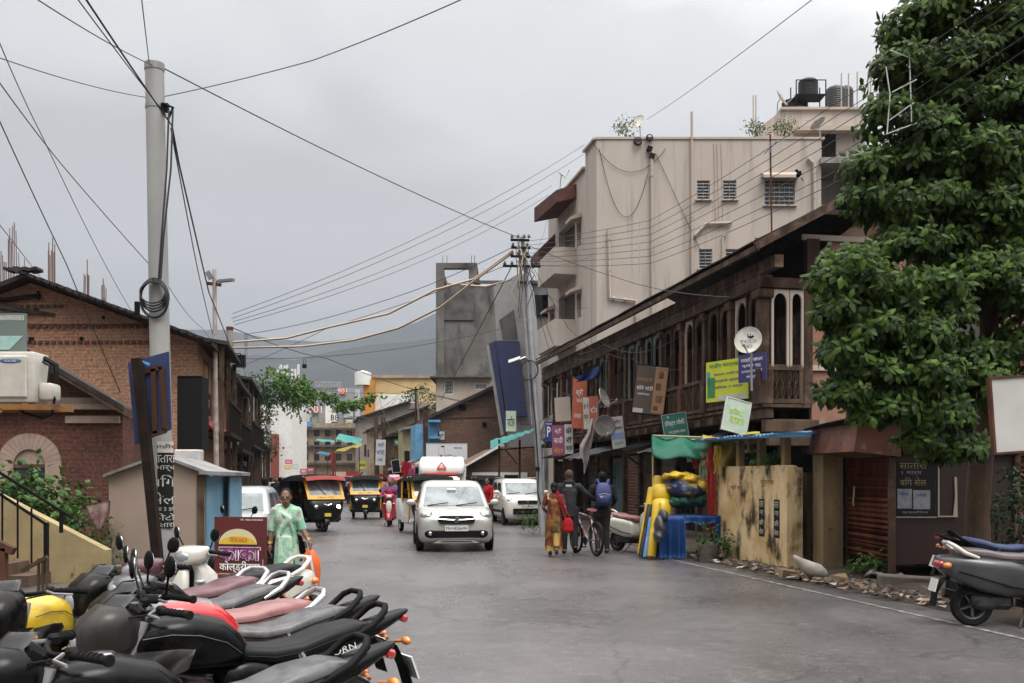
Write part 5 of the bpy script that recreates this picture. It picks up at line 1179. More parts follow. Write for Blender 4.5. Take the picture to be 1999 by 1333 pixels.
def motorcycle(label, loc, rz, paint, seat, cowl=None, accent=None, rail=black, txt=None, group='motorcycles parked in a row', name='motorcycle', tailp=None, mir=(-1,1)):
    t = T(name, label, 'motorcycle', loc, rz, group); cowl = cowl or paint; accent = accent or paint
    spoked(t, (0,.65,.30), .30, .11); spoked(t, (0,-.66,.30), .30, .09)
    # tank: lofted with knee recesses
    mb = MB(); sec_loft(mb, [(-.50,.05,.80,.88),(-.46,.11,.76,.94),(-.34,.155,.74,.99),(-.18,.165,.72,1.0),(-.02,.14,.71,.96),(.08,.10,.70,.88),(.12,.07,.71,.82)], .09, 5); tk = obj('tank', mb, paint, t, smooth=70)
    mb = MB(); mb.lathe([(0,.012),(.05,.01),(.055,0),(.055,-.01)], MX.Translation((0,-.22,1.0)), 18); obj('fuel_cap', mb, chrome, tk, smooth=40)
    seam_lines(tk, engm)
    if accent is not paint:
        mb = MB(); mb.grid(lambda u, v: V(((u-.5)*.22, -.40+.34*v, .992+.022*math.sin(math.pi*v)-.04*(2*u-1)**2)), 8, 8, .01); obj('tank_top', mb, accent, tk, smooth=60)
    for s in (-1,1):
        mb = MB(); mb.loft([[V((s*(.15+.02*math.sin(k)), -.52+.1*k, .64+.03*k)), V((s*.19, -.50+.1*k, .72+.03*k)), V((s*.16, -.48+.1*k, .84))] for k in range(4)], caps=False, close=False); bmesh.ops.solidify(mb.bm, geom=mb.bm.faces, thickness=.012); obj('tank_shroud', mb, cowl, t, smooth=60)
        mb = MB(); mb.ell((s*.115,.14,.62),(.035,.17,.11),rotm(-12)); obj('side_panel', mb, paint, t, smooth=60)
        mb = MB(); mb.tube([(s*.13,.38,.76),(s*.15,.60,.36)],.022,8); 
        for k in range(9): q = V((s*.132,.40,.72)).lerp(V((s*.147,.57,.42)),k/8); d = V((s*.02,.22,-.4)).normalized(); mb.tube([q-d*.006,q+d*.006],.036,10)
        obj('shock_absorber', mb, chrome if s > 0 else engm, t, smooth=50)
        mb = MB(); mb.tube([(s*.085,-.42,.98),(s*.085,-.56,.55)],.025,10); mb.tube([(s*.085,-.56,.57),(s*.085,-.66,.30)],.033,10); obj('fork_leg', mb, msil if s > 0 else engm, t, smooth=50)
    sp = seatpart(t, [(.06,.07,.74,.79),(.10,.115,.72,.815),(.25,.13,.70,.80),(.40,.145,.72,.815),(.55,.15,.76,.865),(.72,.125,.80,.895),(.82,.08,.83,.88)], seat)
    mb = MB(); sec_loft(mb, [(.22,.10,.62,.71),(.45,.125,.66,.76),(.70,.115,.74,.85),(.90,.085,.82,.905),(1.04,.05,.89,.935),(1.08,.02,.92,.935)], .05, 3); tc_ = obj('tail_cowl', mb, tailp or paint, t, smooth=60)
    if txt:
        for s in (-1,1):
            o = text(txt, .035, inkw, tc_, (0,0,0), w=.30); o.data.transform(MX.Translation((s*.128,.56,.735)) @ MX.Rotation(R(s*90),4,'Z') @ MX.Rotation(R(-s*14),4,'Y'))
    mb = MB(); mb.box((0,1.045,.885),(.11,.05,.045),rotm(-20),.012); obj('tail_lamp', mb, redl, t)
    mb = MB()
    for s in (-1,1): mb.tube([(s*.12,.66,.80),(s*.135,.80,.87),(s*.115,.885,.945),(s*.06,.915,.97)],[.016,.021,.021,.018],8)
    mb.tube([(-.06,.915,.97),(.06,.915,.97)],.018,8); obj('grab_rail', mb, rail, t, smooth=60)
    mb = MB(); mb.loft([[V((x,y,z)) for x in (-.075,.075)]+[V((x*.9,y+.012,z-.01)) for x in (.075,-.075)] for y, z in ((.86,.80),(.98,.74),(1.05,.60),(1.10,.44))]); obj('rear_mudguard', mb, black, t)
    plate(t, (0,1.09,.60), 'MH11', .20, .14, plate_w, tilt=20)
    for s in (-1,1):
        mb = MB(); mb.tube([(s*.05,.98,.76),(s*.13,1.0,.77)],.01,6); mb.ell((s*.16,1.0,.775),(.045,.025,.025)); obj('indicator', mb, orl, t, smooth=60)
    mb = MB(); mb.box((0,-.06,.36),(.24,.34,.20),None,.05,2); mb.box((0,-.17,.54),(.17,.16,.22),rotm(-12),.03)
    for k in range(6): mb.box((0,-.17,.47+.028*k),(.22,.20,.008),rotm(-12))
    for s in (-1,1): mb.cyl((s*.11,.03,.36),(s*.15,.03,.36),.09,.08,16)
    obj('engine', mb, engm, t, smooth=35)
    mb = MB(); mb.tube([(.08,-.28,.50),(.12,-.32,.34),(.13,-.15,.24),(.14,.2,.26)],.02,8); mb.tube([(.14,.2,.26),(.16,.45,.30),(.17,.85,.38)],[.035,.05,.048],12); obj('exhaust', mb, engm, t, smooth=50)
    mb = MB(); mb.beam((-.09,.1,.38),(-.10,.65,.30),.03,.06); mb.beam((.09,.1,.38),(.10,.65,.30),.03,.06); mb.tube([(0,-.42,.88),(0,-.3,.72),(0,.2,.66),(0,.6,.74)],.025,8); mb.tube([(0,-.4,.85),(0,-.3,.5),(0,-.15,.27)],.025,8); mb.b2((-.13,.12,.30),(-.10,.62,.40)); obj('chassis', mb, black, t, smooth=50)
    mb = MB(); mb.lathe([(.33,-.055),(.345,-.04),(.35,0),(.345,.04),(.33,.055)], MX.Translation((0,-.66,.30)) @ MX.Rotation(R(90),4,'Y'), 18, math.pi*.6, math.pi*1.45); obj('front_mudguard', mb, cowl, t, smooth=60)
    # headlamp fairing
    mb = MB(); mb.loft([[V((x,y,z)) for x, z in rrect(hw,hh,min(hw,hh)*.7,5,0,zc)] for y, hw, hh, zc in ((-.44,.10,.09,.93),(-.52,.15,.14,.93),(-.62,.155,.16,.91),(-.70,.13,.13,.88),(-.735,.09,.09,.865))]); f = obj('headlamp_fairing', mb, cowl, t, smooth=70)
    mb = MB(); mb.ell((0,-.695,.865),(.105,.06,.095),rotm(12),16,10); obj('headlight', mb, lensm, t, smooth=70)
    mb = MB(); mb.grid(lambda u, v: V(((u-.5)*.24*(1-.4*v), -.69+.14*v+.10*(2*u-1)**2, .99+.13*v)), 8, 5, .006); obj('visor', mb, glassmat('smoked_visor',(.02,.022,.025),.06), f, smooth=70)
    mb = MB(); mb.box((0,-.47,1.03),(.19,.09,.07),rotm(-35),.02); obj('instrument_panel', mb, black, t)
    for s in (-1,1):
        mb = MB(); mb.tube([(s*.10,-.62,.80),(s*.2,-.62,.81)],.01,6); mb.ell((s*.225,-.62,.81),(.045,.03,.028)); obj('indicator', mb, orl, t, smooth=60)
    mb = MB(); mb.tube([(-.23,-.36,1.045),(-.12,-.40,1.03),(0,-.41,1.02),(.12,-.40,1.03),(.23,-.36,1.045)],.013,8); obj('handlebar', mb, black, t, smooth=60)
    grips(t, .36, -.36, 1.045, .09)
    for s in mir: mirror(t, s, (s*.22,-.37,1.06), (s*.32,-.39,1.20))
    for s in (-1,1): mb = MB(); mb.tube([(s*.2,-.4,1.03),(s*.12,-.51,1.01),(s*.06,-.45,.84)],.006,5); obj('control_cable', mb, black, t)
    mb = MB(); mb.tube([(-.06,.0,.25),(-.2,.12,.01)],.012,6); mb.tube([(-.22,-.05,.27),(.22,-.05,.27)],.014,6); obj('side_stand', mb, engm, t)
    return t
def scooter(label, loc, rz, paint, seat, trim=None, rail=msil, tailm=None, group='scooters parked in a row', name='scooter'):
    t = T(name, label, 'scooter', loc, rz, group); trim = trim or paint
    wheel(t, (0,.62,.22), .22, .10, engm, 5); wheel(t, (0,-.64,.22), .22, .09, engm, 5)
    mb = MB(); sec_loft(mb, [(-.02,.12,.34,.62),(.08,.185,.31,.68),(.28,.22,.32,.72),(.55,.225,.38,.745),(.80,.185,.48,.765),(.95,.11,.58,.765),(1.0,.05,.64,.75)], .10, 5); rb = obj('rear_body', mb, paint, t, smooth=70)
    for s in (-1,1):
        mb = MB(); mb.tube([(s*.19,.02,.40),(s*.232,.28,.44),(s*.236,.55,.52),(s*.19,.82,.60)],.008,5); obj('body_crease', mb, trim if trim is not paint else black, rb)
    seatpart(t, [(-.10,.05,.68,.73),(-.04,.12,.66,.775),(.15,.155,.67,.785),(.35,.165,.68,.795),(.50,.165,.70,.83),(.70,.145,.72,.845),(.82,.09,.74,.82)], seat)
    mb = MB()
    for s in (-1,1): mb.tube([(s*.16,.60,.74),(s*.165,.74,.79),(s*.14,.85,.87),(s*.07,.885,.90)],[.018,.025,.025,.02],8)
    mb.tube([(-.07,.885,.90),(.07,.885,.90)],.02,8); obj('grab_rail', mb, rail, t, smooth=60)
    mb = MB(); mb.ell((0,.965,.67),(.12,.06,.055),rotm(-15),14,8); obj('tail_lamp', mb, redl, t, smooth=60)
    for s in (-1,1):
        mb = MB(); mb.ell((s*.14,.92,.66),(.045,.05,.035),rotm(0,0,s*-30)); obj('indicator', mb, orl if tailm is None else tailm, t, smooth=60)
    mb = MB(); mb.loft([[V((x,y,z)) for x in (-.08,.08)]+[V((x,y+.015,z-.01)) for x in (.08,-.08)] for y, z in ((.78,.55),(.92,.50),(1.0,.36),(1.02,.22))]); obj('rear_mudguard', mb, black, t)
    plate(t, (0,1.02,.44), None, .2, .14, plate_w, tilt=14)
    mb = MB(); mb.box((0,-.16,.30),(.36,.40,.05),None,.015); mb.b2((-.15,-.36,.2),(.15,.1,.28)); obj('floorboard', mb, black, t)
    # apron
    mb = MB(); mb.loft([[V((x, y+.20*(abs(x)/.22)**2 if k else y, z)) for x, y in rr] for k, rr, z in ((1,rrect(.16,.05,.045,4,0,-.44),.27),(1,rrect(.20,.05,.045,4,0,-.47),.45),(1,rrect(.215,.055,.05,4,0,-.485),.65),(1,rrect(.20,.05,.045,4,0,-.47),.82),(1,rrect(.12,.045,.04,4,0,-.43),.92))]); a = obj('apron', mb, paint, t, smooth=60)
    mb = MB(); mb.loft([[V((x,y,z)) for x, y in rrect(hw,.04,.035,4,0,yc)] for z, hw, yc in ((.42,.04,-.52),(.58,.085,-.545),(.75,.10,-.545),(.86,.05,-.51))]); obj('front_panel', mb, trim, a, smooth=60)
    for s in (-1,1):
        mb = MB(); mb.ell((s*.15,-.44,.76),(.05,.05,.03),rotm(0,0,s*35)); obj('indicator', mb, lensm, t, smooth=60)
    mb = MB(); mb.lathe([(.235,-.065),(.26,-.05),(.27,0),(.26,.05),(.235,.065)], MX.Translation((0,-.64,.22)) @ MX.Rotation(R(90),4,'Y'), 18, math.pi*.62, math.pi*1.5); obj('front_mudguard', mb, paint, t, smooth=60)
    for s in (-1,1):
        mb = MB(); mb.tube([(s*.07,-.47,.5),(s*.075,-.64,.22)],.02,8); obj('fork_leg', mb, engm, t)
    mb = MB(); mb.loft([[V((x,y,z)) for x, z in rrect(hw,hh,min(hw,hh)*.8,5,0,zc)] for y, hw, hh, zc in ((-.28,.09,.03,1.03),(-.34,.16,.06,1.02),(-.43,.18,.08,1.0),(-.51,.14,.08,.985),(-.55,.07,.05,.98))]); h = obj('handlebar_cowl', mb, paint, t, smooth=70)
    mb = MB(); mb.ell((0,-.525,.985),(.105,.045,.06),None,16,10); obj('headlight', mb, lensm, t, smooth=70)
    mb = MB(); mb.box((0,-.30,1.055),(.16,.07,.02),rotm(25),.008); obj('instrument_panel', mb, black, h)
    mb = MB(); mb.tube([(0,-.42,.95),(0,-.43,.6)],.03,8); obj('steering_column', mb, black, t)
    grips(t, .34, -.34, 1.02, .07)
    mirror(t, -1, (-.19,-.37,1.04), (-.27,-.39,1.17)); mirror(t, 1, (.19,-.37,1.04), (.27,-.39,1.17))
    mb = MB(); mb.box((.0,.42,.27),(.2,.44,.18),None,.05); mb.tube([(.12,.2,.2),(.15,.45,.25)],.02,8); mb.tube([(.15,.45,.25),(.16,.86,.34)],[.045,.055],12); obj('engine', mb, engm, t, smooth=40)
    mb = MB(); mb.tube([(-.08,.1,.2),(-.2,.2,.01)],.012,6); obj('side_stand', mb, engm, t)
    return t
def heading(rz): return V((math.sin(R(rz)), -math.cos(R(rz)), 0))
def park(fn, label, tail, rz, *a, **k):
    L = .98 if fn is motorcycle else .91
    p = V((tail[0], tail[1], 0))+heading(rz)*L
    t = fn(label, (p.x, p.y, 0), rz, *a, **k)
    if 'parked in a row' in t['group']: t.scale = (.93,)*3
    return t
B = {}
B[1] = park(motorcycle, 'black motorcycle with a wet grey seat cut off by the bottom frame edge', (-.54,4.35), -56, mblack, vin_g, mblack, mir=())
B[2] = park(motorcycle, 'black motorcycle with white lettering under its smooth black seat', (-.60,5.45), -58, mblack, vin_b, mgrey, None, black, 'UNICORN', mir=(-1,))
B[3] = park(motorcycle, 'bright red motorcycle with a silver topped tank and grey seat', (-.84,6.1), -54, mred, vin_g, mblack, msil, black, tailp=mblack)
B[4] = park(scooter, 'scooter with dusty pink seat and silver grab rail', (-1.22,6.75), -56, mat('grey_scooter_paint',(.10,.10,.11),.3,coat=.5), vin_p)
B[5] = park(motorcycle, 'motorcycle with silver rail and grey seat between the pink and maroon seats', (-1.56,7.3), -44, mblack, vin_g, mblack, msil, msil, mir=())
B[6] = park(scooter, 'scooter with maroon seat and white tail with red lamp', (-2.08,8.4), -28, mat('maroon_scooter_paint',(.07,.02,.025),.3,coat=.5), vin_m, None, msil)
B[7] = park(scooter, 'cream white scooter with black seat farthest in the parked row', (-1.95,9.6), -38, mwhite, vin_b, mwhite, mwhite)
B[8] = park(motorcycle, 'yellow tanked motorcycle pointing at the stairs', (-2.58,6.75), -5, myel, vin_b, mblack, mir=(), tailp=mblack)
park(scooter, 'dusty dark grey scooter with brown seat at the right kerb', (4.66,10.75), 86, mat('dusty_dark_scooter',(.035,.037,.042),.35,c2=(.06,.06,.062),sc=2.5,coat=.3), vin_br, None, mwhite, group='scooters by the right kerb')
park(motorcycle, 'motorcycle with a blue seat cover behind the dark grey scooter', (5.15,11.9), 80, mblack, vin_bl, mblack, group='scooters by the right kerb')
park(scooter, 'white scooter parked behind the yellow tarpaulin rolls', (2.15,22.2), 38, mwhite, vin_p, None, mwhite, group='scooters by the right kerb')
park(motorcycle, 'black motorcycle with pale handlebar lever behind the woman in green', (-3.3,15.6), -30, mblack, vin_b, group='motorcycles parked in a row')
rs = scooter('red and white scooter ridden towards the viewer', (P(757,0,33).x,33.6,0), 4, mat('crimson_paint',(.40,.02,.04),.25,coat=.6), vin_b, mat('scooter_white',(.6,.6,.6)), group='scooters on the road')
fs = [(770,52,2,'far scooter following the red and white scooter'),(722,60,5,'far scooter beside the distant yellow fronted rickshaw'),(610,70,-8,'far scooter in the crowd on the left side of the road'),(640,85,6,'farthest scooter in the crowd at the end of the street')]
for px, D_, rz_, lb in fs: dup(rs, (P(px,0,D_).x, D_, 0), rz_, lb, 'scooters on the road')
# ------------------------------------------------------------------ people (facing -Y; +X is the person's left)
skin = mat('brown_skin', (.17,.085,.05), .55, c2=(.14,.07,.042), sc=6)
hairm = mat('black_hair', (.008,.007,.007), .7); hairg = mat('greying_hair', (.09,.075,.065), .6, c2=(.03,.025,.022), sc=20)
eyem = mat('eye_dark', (.02,.015,.012), .2)
PR = {}
def cloth(name, c, c2=None, sc=6, **k): return mat(name, c, .85, c2=c2, sc=sc, **k)
def hand(mb, w, d, side, curl=.5, s=1):
    "palm and five unequal fingers along direction d"
    w = V(w); d = V(d).normalized(); x = d.cross(V((0,1,0)))
    if x.length < .1: x = V((1,0,0))
    x.normalize(); n = x.cross(d)
    mb.tube([w, w+d*.045*s, w+d*.085*s], [.026*s,.036*s,.034*s], 8)
    for i, L in enumerate((.065,.078,.072,.055)):
        b = w+d*.085*s+n*(-.03+.02*i)*s; k1 = b+d*L*.5*s+x*side*curl*.012*s; k2 = k1+(d*(1-curl*.6)+x*side*curl*.8).normalized()*L*.55*s
        mb.tube([b, k1, k2], [.0095*s,.009*s,.0075*s], 6)
    b = w+d*.03*s-n*.03*s; mb.tube([b, b+(d*.6-n*.8).normalized()*.035*s, b+(d*.9-n*.6).normalized()*.065*s], [.011*s,.0105*s,.008*s], 6)
def person(label, loc, rz, H=1.68, shirt=None, trouser=None, hair=hairm, pose=None, vox=.014, group=None, longsleeve=True, lean=0, head=(0,0), shoe=None, female=False, skirt=None, nm='person', sleeve=None, hood=False):
    t = T(nm, label, 'person', loc, rz, group); k = H/1.70; p = dict(eL=(.25,-.02,1.13), wL=(.25,-.12,.90), eR=(-.25,.02,1.13), wR=(-.25,-.05,.88), kL=(.10,-.02,.50), aL=(.10,.03,.09), kR=(-.10,-.02,.50), aR=(-.10,.03,.09), fL=(.11,-.14,.04), fR=(-.11,-.14,.04), pel=(0,0,.93)); p.update(pose or {})
    J = {n: V(q)*k for n, q in p.items()}
    ly = -lean*k; sw = (.165 if female else .19)*k
    pel = J['pel']; ch = pel+V((0,ly*.6,.33*k)); nk = pel+V((0,ly,.50*k)); hd = nk+V((head[0]*k, ly*.3+head[1]*k-.02*k, .135*k))
    sL = nk+V((sw,0,-.06*k)); sR = nk+V((-sw,0,-.06*k)); hL = pel+V((.085*k,0,-.04*k)); hR = pel+V((-.085*k,0,-.04*k))
    def limbs(b, e, arms=True, full=True):
        w = .9 if female else 1
        b.tube([pel+V((0,0,-.08*k)), pel+V((0,0,.10*k)), ch, nk+V((0,0,-.06*k))], [(.135+e)*k,(.125+e)*k*w,(.145+e)*k*w,(.085+e)*k], 14)
        b.tube([sL+V((-.06*k,0,0)), sR+V((.06*k,0,0))], [(.075+e)*k*w]*2, 10); b.ell(ch+V((.07*k,-.03*k,.02*k)), ((.095+e)*k,(.1+e)*k,(.13+e)*k)); b.ell(ch+V((-.07*k,-.03*k,.02*k)), ((.095+e)*k,(.1+e)*k,(.13+e)*k))
    def arm(b, s, e, full=True):
        S, E, W_ = (sL, J['eL'], J['wL']) if s > 0 else (sR, J['eR'], J['wR'])
        b.tube([S, S.lerp(E,.5), E] + ([E.lerp(W_,.4), W_] if full else []), [(.062+e)*k,(.052+e)*k,(.043+e)*k]+([(.042+e)*k,(.028+e)*k] if full else []), 10); b.ell(S, (.066+e)*k)
    def leg(b, s, e, to=1):
        Hh, K, A = (hL, J['kL'], J['aL']) if s > 0 else (hR, J['kR'], J['aR'])
        b.tube([Hh, Hh.lerp(K,.45), K, K.lerp(A,.35), A], [(.095+e)*k,(.078+e)*k,(.056+e)*k,(.054+e)*k,(.036+e*1.2)*k], 12); b.ell(Hh, (.1+e)*k)
    mb = MB(); limbs(mb, 0)
    for s in (-1,1):
        arm(mb, s, 0); leg(mb, s, 0)
        E, W_ = (J['eL'], J['wL']) if s > 0 else (J['eR'], J['wR']); hand(mb, W_, W_-E, -s, .6, k)
        A, Ft = (J['aL'], J['fL']) if s > 0 else (J['aR'], J['fR']); mb.tube([A, (A+Ft)/2+V((0,0,-.01)), Ft], [.042*k,.042*k,.03*k], 8); mb.ell(A+(A-Ft)*.2+V((0,0,-.03*k)), .034*k)
    mb.tube([nk+V((0,0,-.05*k)), hd], [.062*k,.055*k], 10)
    mb.ell(hd+V((0,.005*k,.03*k)), (.078*k,.098*k,.105*k), None, 16, 12); mb.ell(hd+V((0,-.025*k,-.045*k)), (.058*k,.066*k,.07*k), None, 14, 10)
    mb.tube([hd+V((0,-.09*k,.02*k)), hd+V((0,-.112*k,-.022*k))], [.010*k,.017*k], 8); mb.ell(hd+V((0,-.088*k,-.06*k)), (.024*k,.014*k,.010*k))
    for s in (-1,1): mb.ell(hd+V((s*.08*k,.005*k,0)), (.012*k,.022*k,.032*k)); mb.ell(hd+V((s*.032*k,-.088*k,.03*k)), (.024*k,.012*k,.008*k))
    body = remesh('body', mb, skin, t, vox*k, 2)
    for s in (-1,1): mb = MB(); mb.ell(hd+V((s*.031*k,-.090*k,.012*k)), (.014*k,.008*k,.008*k)); obj('eye', mb, eyem, t)
    mb = MB(); mb.ell(hd+V((0,.036*k,.058*k)), (.090*k,.104*k,.098*k), None, 16, 12); mb.ell(hd+V((0,.045*k,-.01*k)), (.08*k,.07*k,.09*k))
    if female: mb.ell(nk+V((0,.09*k,.10*k)), (.06*k,.05*k,.055*k))
    remesh('hair', mb, hair, t, vox*k, 1)
    if shirt:
        mb = MB(); limbs(mb, .014); arm(mb, 1, .014, longsleeve); arm(mb, -1, .014, longsleeve); mb.tube([pel+V((0,0,-.16*k)), pel+V((0,0,.1*k))], [.155*k,.145*k], 14)
        if hood: mb.ell(nk+V((0,.08*k,.03*k)), (.11*k,.08*k,.07*k)); mb.tube([nk+V((0,0,-.04*k)), nk+V((0,0,.05*k))], [.085*k,.08*k], 12)
        remesh('shirt', mb, shirt, t, vox*k, 2)
    if trouser:
        mb = MB(); leg(mb, 1, .016); leg(mb, -1, .016); mb.ell(pel+V((0,0,-.03*k)), (.155*k,.12*k,.12*k)); remesh('trousers', mb, trouser, t, vox*k, 2)
    if shoe:
        for s in (-1,1):
            A, Ft = (J['aL'], J['fL']) if s > 0 else (J['aR'], J['fR']); mb = MB(); mb.tube([A+(A-Ft)*.25+V((0,0,-.03*k)), (A+Ft)/2+V((0,0,-.015*k)), Ft+V((0,0,-.002))], [.045*k,.05*k,.036*k], 8); remesh('shoe', mb, shoe, t, .014, 1)
    t['_k'] = k; PR[t.name] = (J, pel, ch, nk, hd, sL, sR, k)
    return t
def recolor(o, m):
    for c in [x for x in bpy.data.objects if x.parent == o]:
        n = c.name.split('.')[0]
        if n in m:
            c.material_slots[0].link = 'OBJECT'; c.material_slots[0].material = m[n]
    return o
def drape(mb, pts, r, flat=.45, n=12):
    mb.tube(pts, r, n); return mb
# -- woman in green saree with the orange umbrella
gsaree = mat('green_print_saree', (.20,.43,.29), .8, c2=(.46,.58,.46), sc=9, det=4, lo=.42, hi=.58, c3=(.30,.26,.25), sc3=5, lo3=.60, hi3=.70)
W = person('elderly woman in a pale green printed saree carrying a folded orange umbrella', (-2.92,12.9,0), 6, 1.45, None, None, hairm, dict(eL=(.235,-.03,1.11), wL=(.34,-.14,.92), eR=(-.215,.0,1.10), wR=(-.235,-.06,.86), kL=(.09,-.10,.48), aL=(.09,-.12,.09), fL=(.10,-.28,.05), kR=(-.09,.02,.48), aR=(-.09,.12,.10), fR=(-.1,-.04,.04)), .011, lean=.03, head=(0,-.035), female=True)
def saree(t, m, shoulder=1, shawl=True, back=False):
    J, pel, ch, nk, hd, sL, sR, k = PR[t.name]
    mb = MB(); n = 36; rg = []
    for z, rx, ry, w in ((.06,.205,.19,.030),(.30,.20,.18,.024),(.60,.19,.17,.014),(.86,.178,.155,.008),(1.0,.158,.14,.004),(1.08,.15,.13,0)):
        rg.append([V((rx*math.cos(2*math.pi*i/n)*(1+w*3*math.sin(9*2*math.pi*i/n)), ry*math.sin(2*math.pi*i/n)*(1+w*4*math.sin(11*2*math.pi*i/n+1)), z))*k for i in range(n)])
    mb.loft(rg)
    if shawl:
        mb.tube([pel+V((0,0,.05*k)), ch, nk+V((0,.0,-.08*k))], [.15*k,.155*k,.10*k], 16)
        for S, E in ((sL,J['eL']),(sR,J['eR'])): mb.tube([S+V((0,0,.01)), S.lerp(E,.6), E+(E-S)*.12], [.066*k,.062*k,.068*k], 12); mb.ell(S, .068*k)
        mb.tube([sL+V((0,0,-.01)), nk+V((0,.02*k,-.01*k)), sR+V((0,0,-.01))], [.07*k,.085*k,.07*k], 12); [mb.ell(ch+V((s_*.07*k,-.03*k,.03*k)), (.118*k,.128*k,.155*k)) for s_ in (-1,1)]
        for q in range(6):
            f = q/5; mb.tube([sR.lerp(nk,.35)+V((0,-.07*k,.02*k)), ch+V((-.02*k+.1*f*k,-.165*k,.06*k-.06*f*k)), pel+V((.12*k,-.15*k,.14*k-.05*f*k))], .016*k, 6)
        for q in range(3): mb.tube([sL.lerp(nk,.5)+V((0,-.07*k,.0)), ch+V((.04*k,-.165*k,.02*k-.03*q*k)), pel+V((-.13*k,-.14*k,.10*k-.04*q*k))], .016*k, 6)
        for q in range(7): mb.tube([pel+V((-.09*k+.03*q*k,-.165*k,.06*k)), V((-.12*k+.04*q*k,-.21*k,.08*k))], .015*k, 6)
    return remesh('saree', mb, m, t, .012*k, 1)
saree(W, gsaree)
J, pel, ch, nk, hd, sL, sR, k = PR[W.name]
for j, wv in enumerate(('wR','wL')):
    mb = MB(); m4 = MX.Translation(J[wv])
    for q in range(2): mb.lathe([(.034*k,-.006),(.04*k,0),(.034*k,.006)], MX.Translation(J[wv]+V((0,0,.02+.015*q))), 14)
    obj('bangle', mb, mat('gold_bangle',(.6,.38,.10),.3,metal=.8), W)
# umbrella held in her left hand
wl = rootm(W)@(J['wL']+V((.01,-.02,-.06)))
um = T('umbrella', 'folded orange umbrella with pale stripe held point down', 'umbrella', (wl.x, wl.y, 0)); hz_ = wl.z
om = mat('orange_nylon', (.70,.13,.03), .55, c2=(.55,.09,.02), sc=6); sil = mat('pale_stripe', (.62,.60,.68), .5)
tip = V((.12,-.03,.14)); top = V((0,0,hz_)); d = (tip-top); 
mb = MB(); n = 16; rg = []
for f, r_ in ((.08,.03),(.16,.06),(.3,.085),(.5,.078),(.7,.055),(.86,.028),(.93,.012)):
    c = top+d*f; rg.append([c+V((r_*math.cos(2*math.pi*i/n)*(1+.22*math.sin(4*2*math.pi*i/n)), r_*.8*math.sin(2*math.pi*i/n)*(1+.22*math.sin(4*2*math.pi*i/n)), 0)) for i in range(n)])
mb.loft(rg); obj('canopy', mb, om, um, smooth=70)
mb = MB(); mb.loft([[top+d*f+V((-.012,-r_*.86-.004,0)), top+d*f+V((.02,-r_*.86-.004,0))] for f, r_ in ((.2,.07),(.3,.085),(.5,.078),(.7,.055),(.86,.028))], caps=False, close=False); obj('stripe', mb, sil, um)
mb = MB(); mb.tube([top-d*.06, tip, tip+d*.04], .007, 6); mb.tube([top-d*.12, top-d*.02], .016, 8); obj('shaft', mb, steel, um)
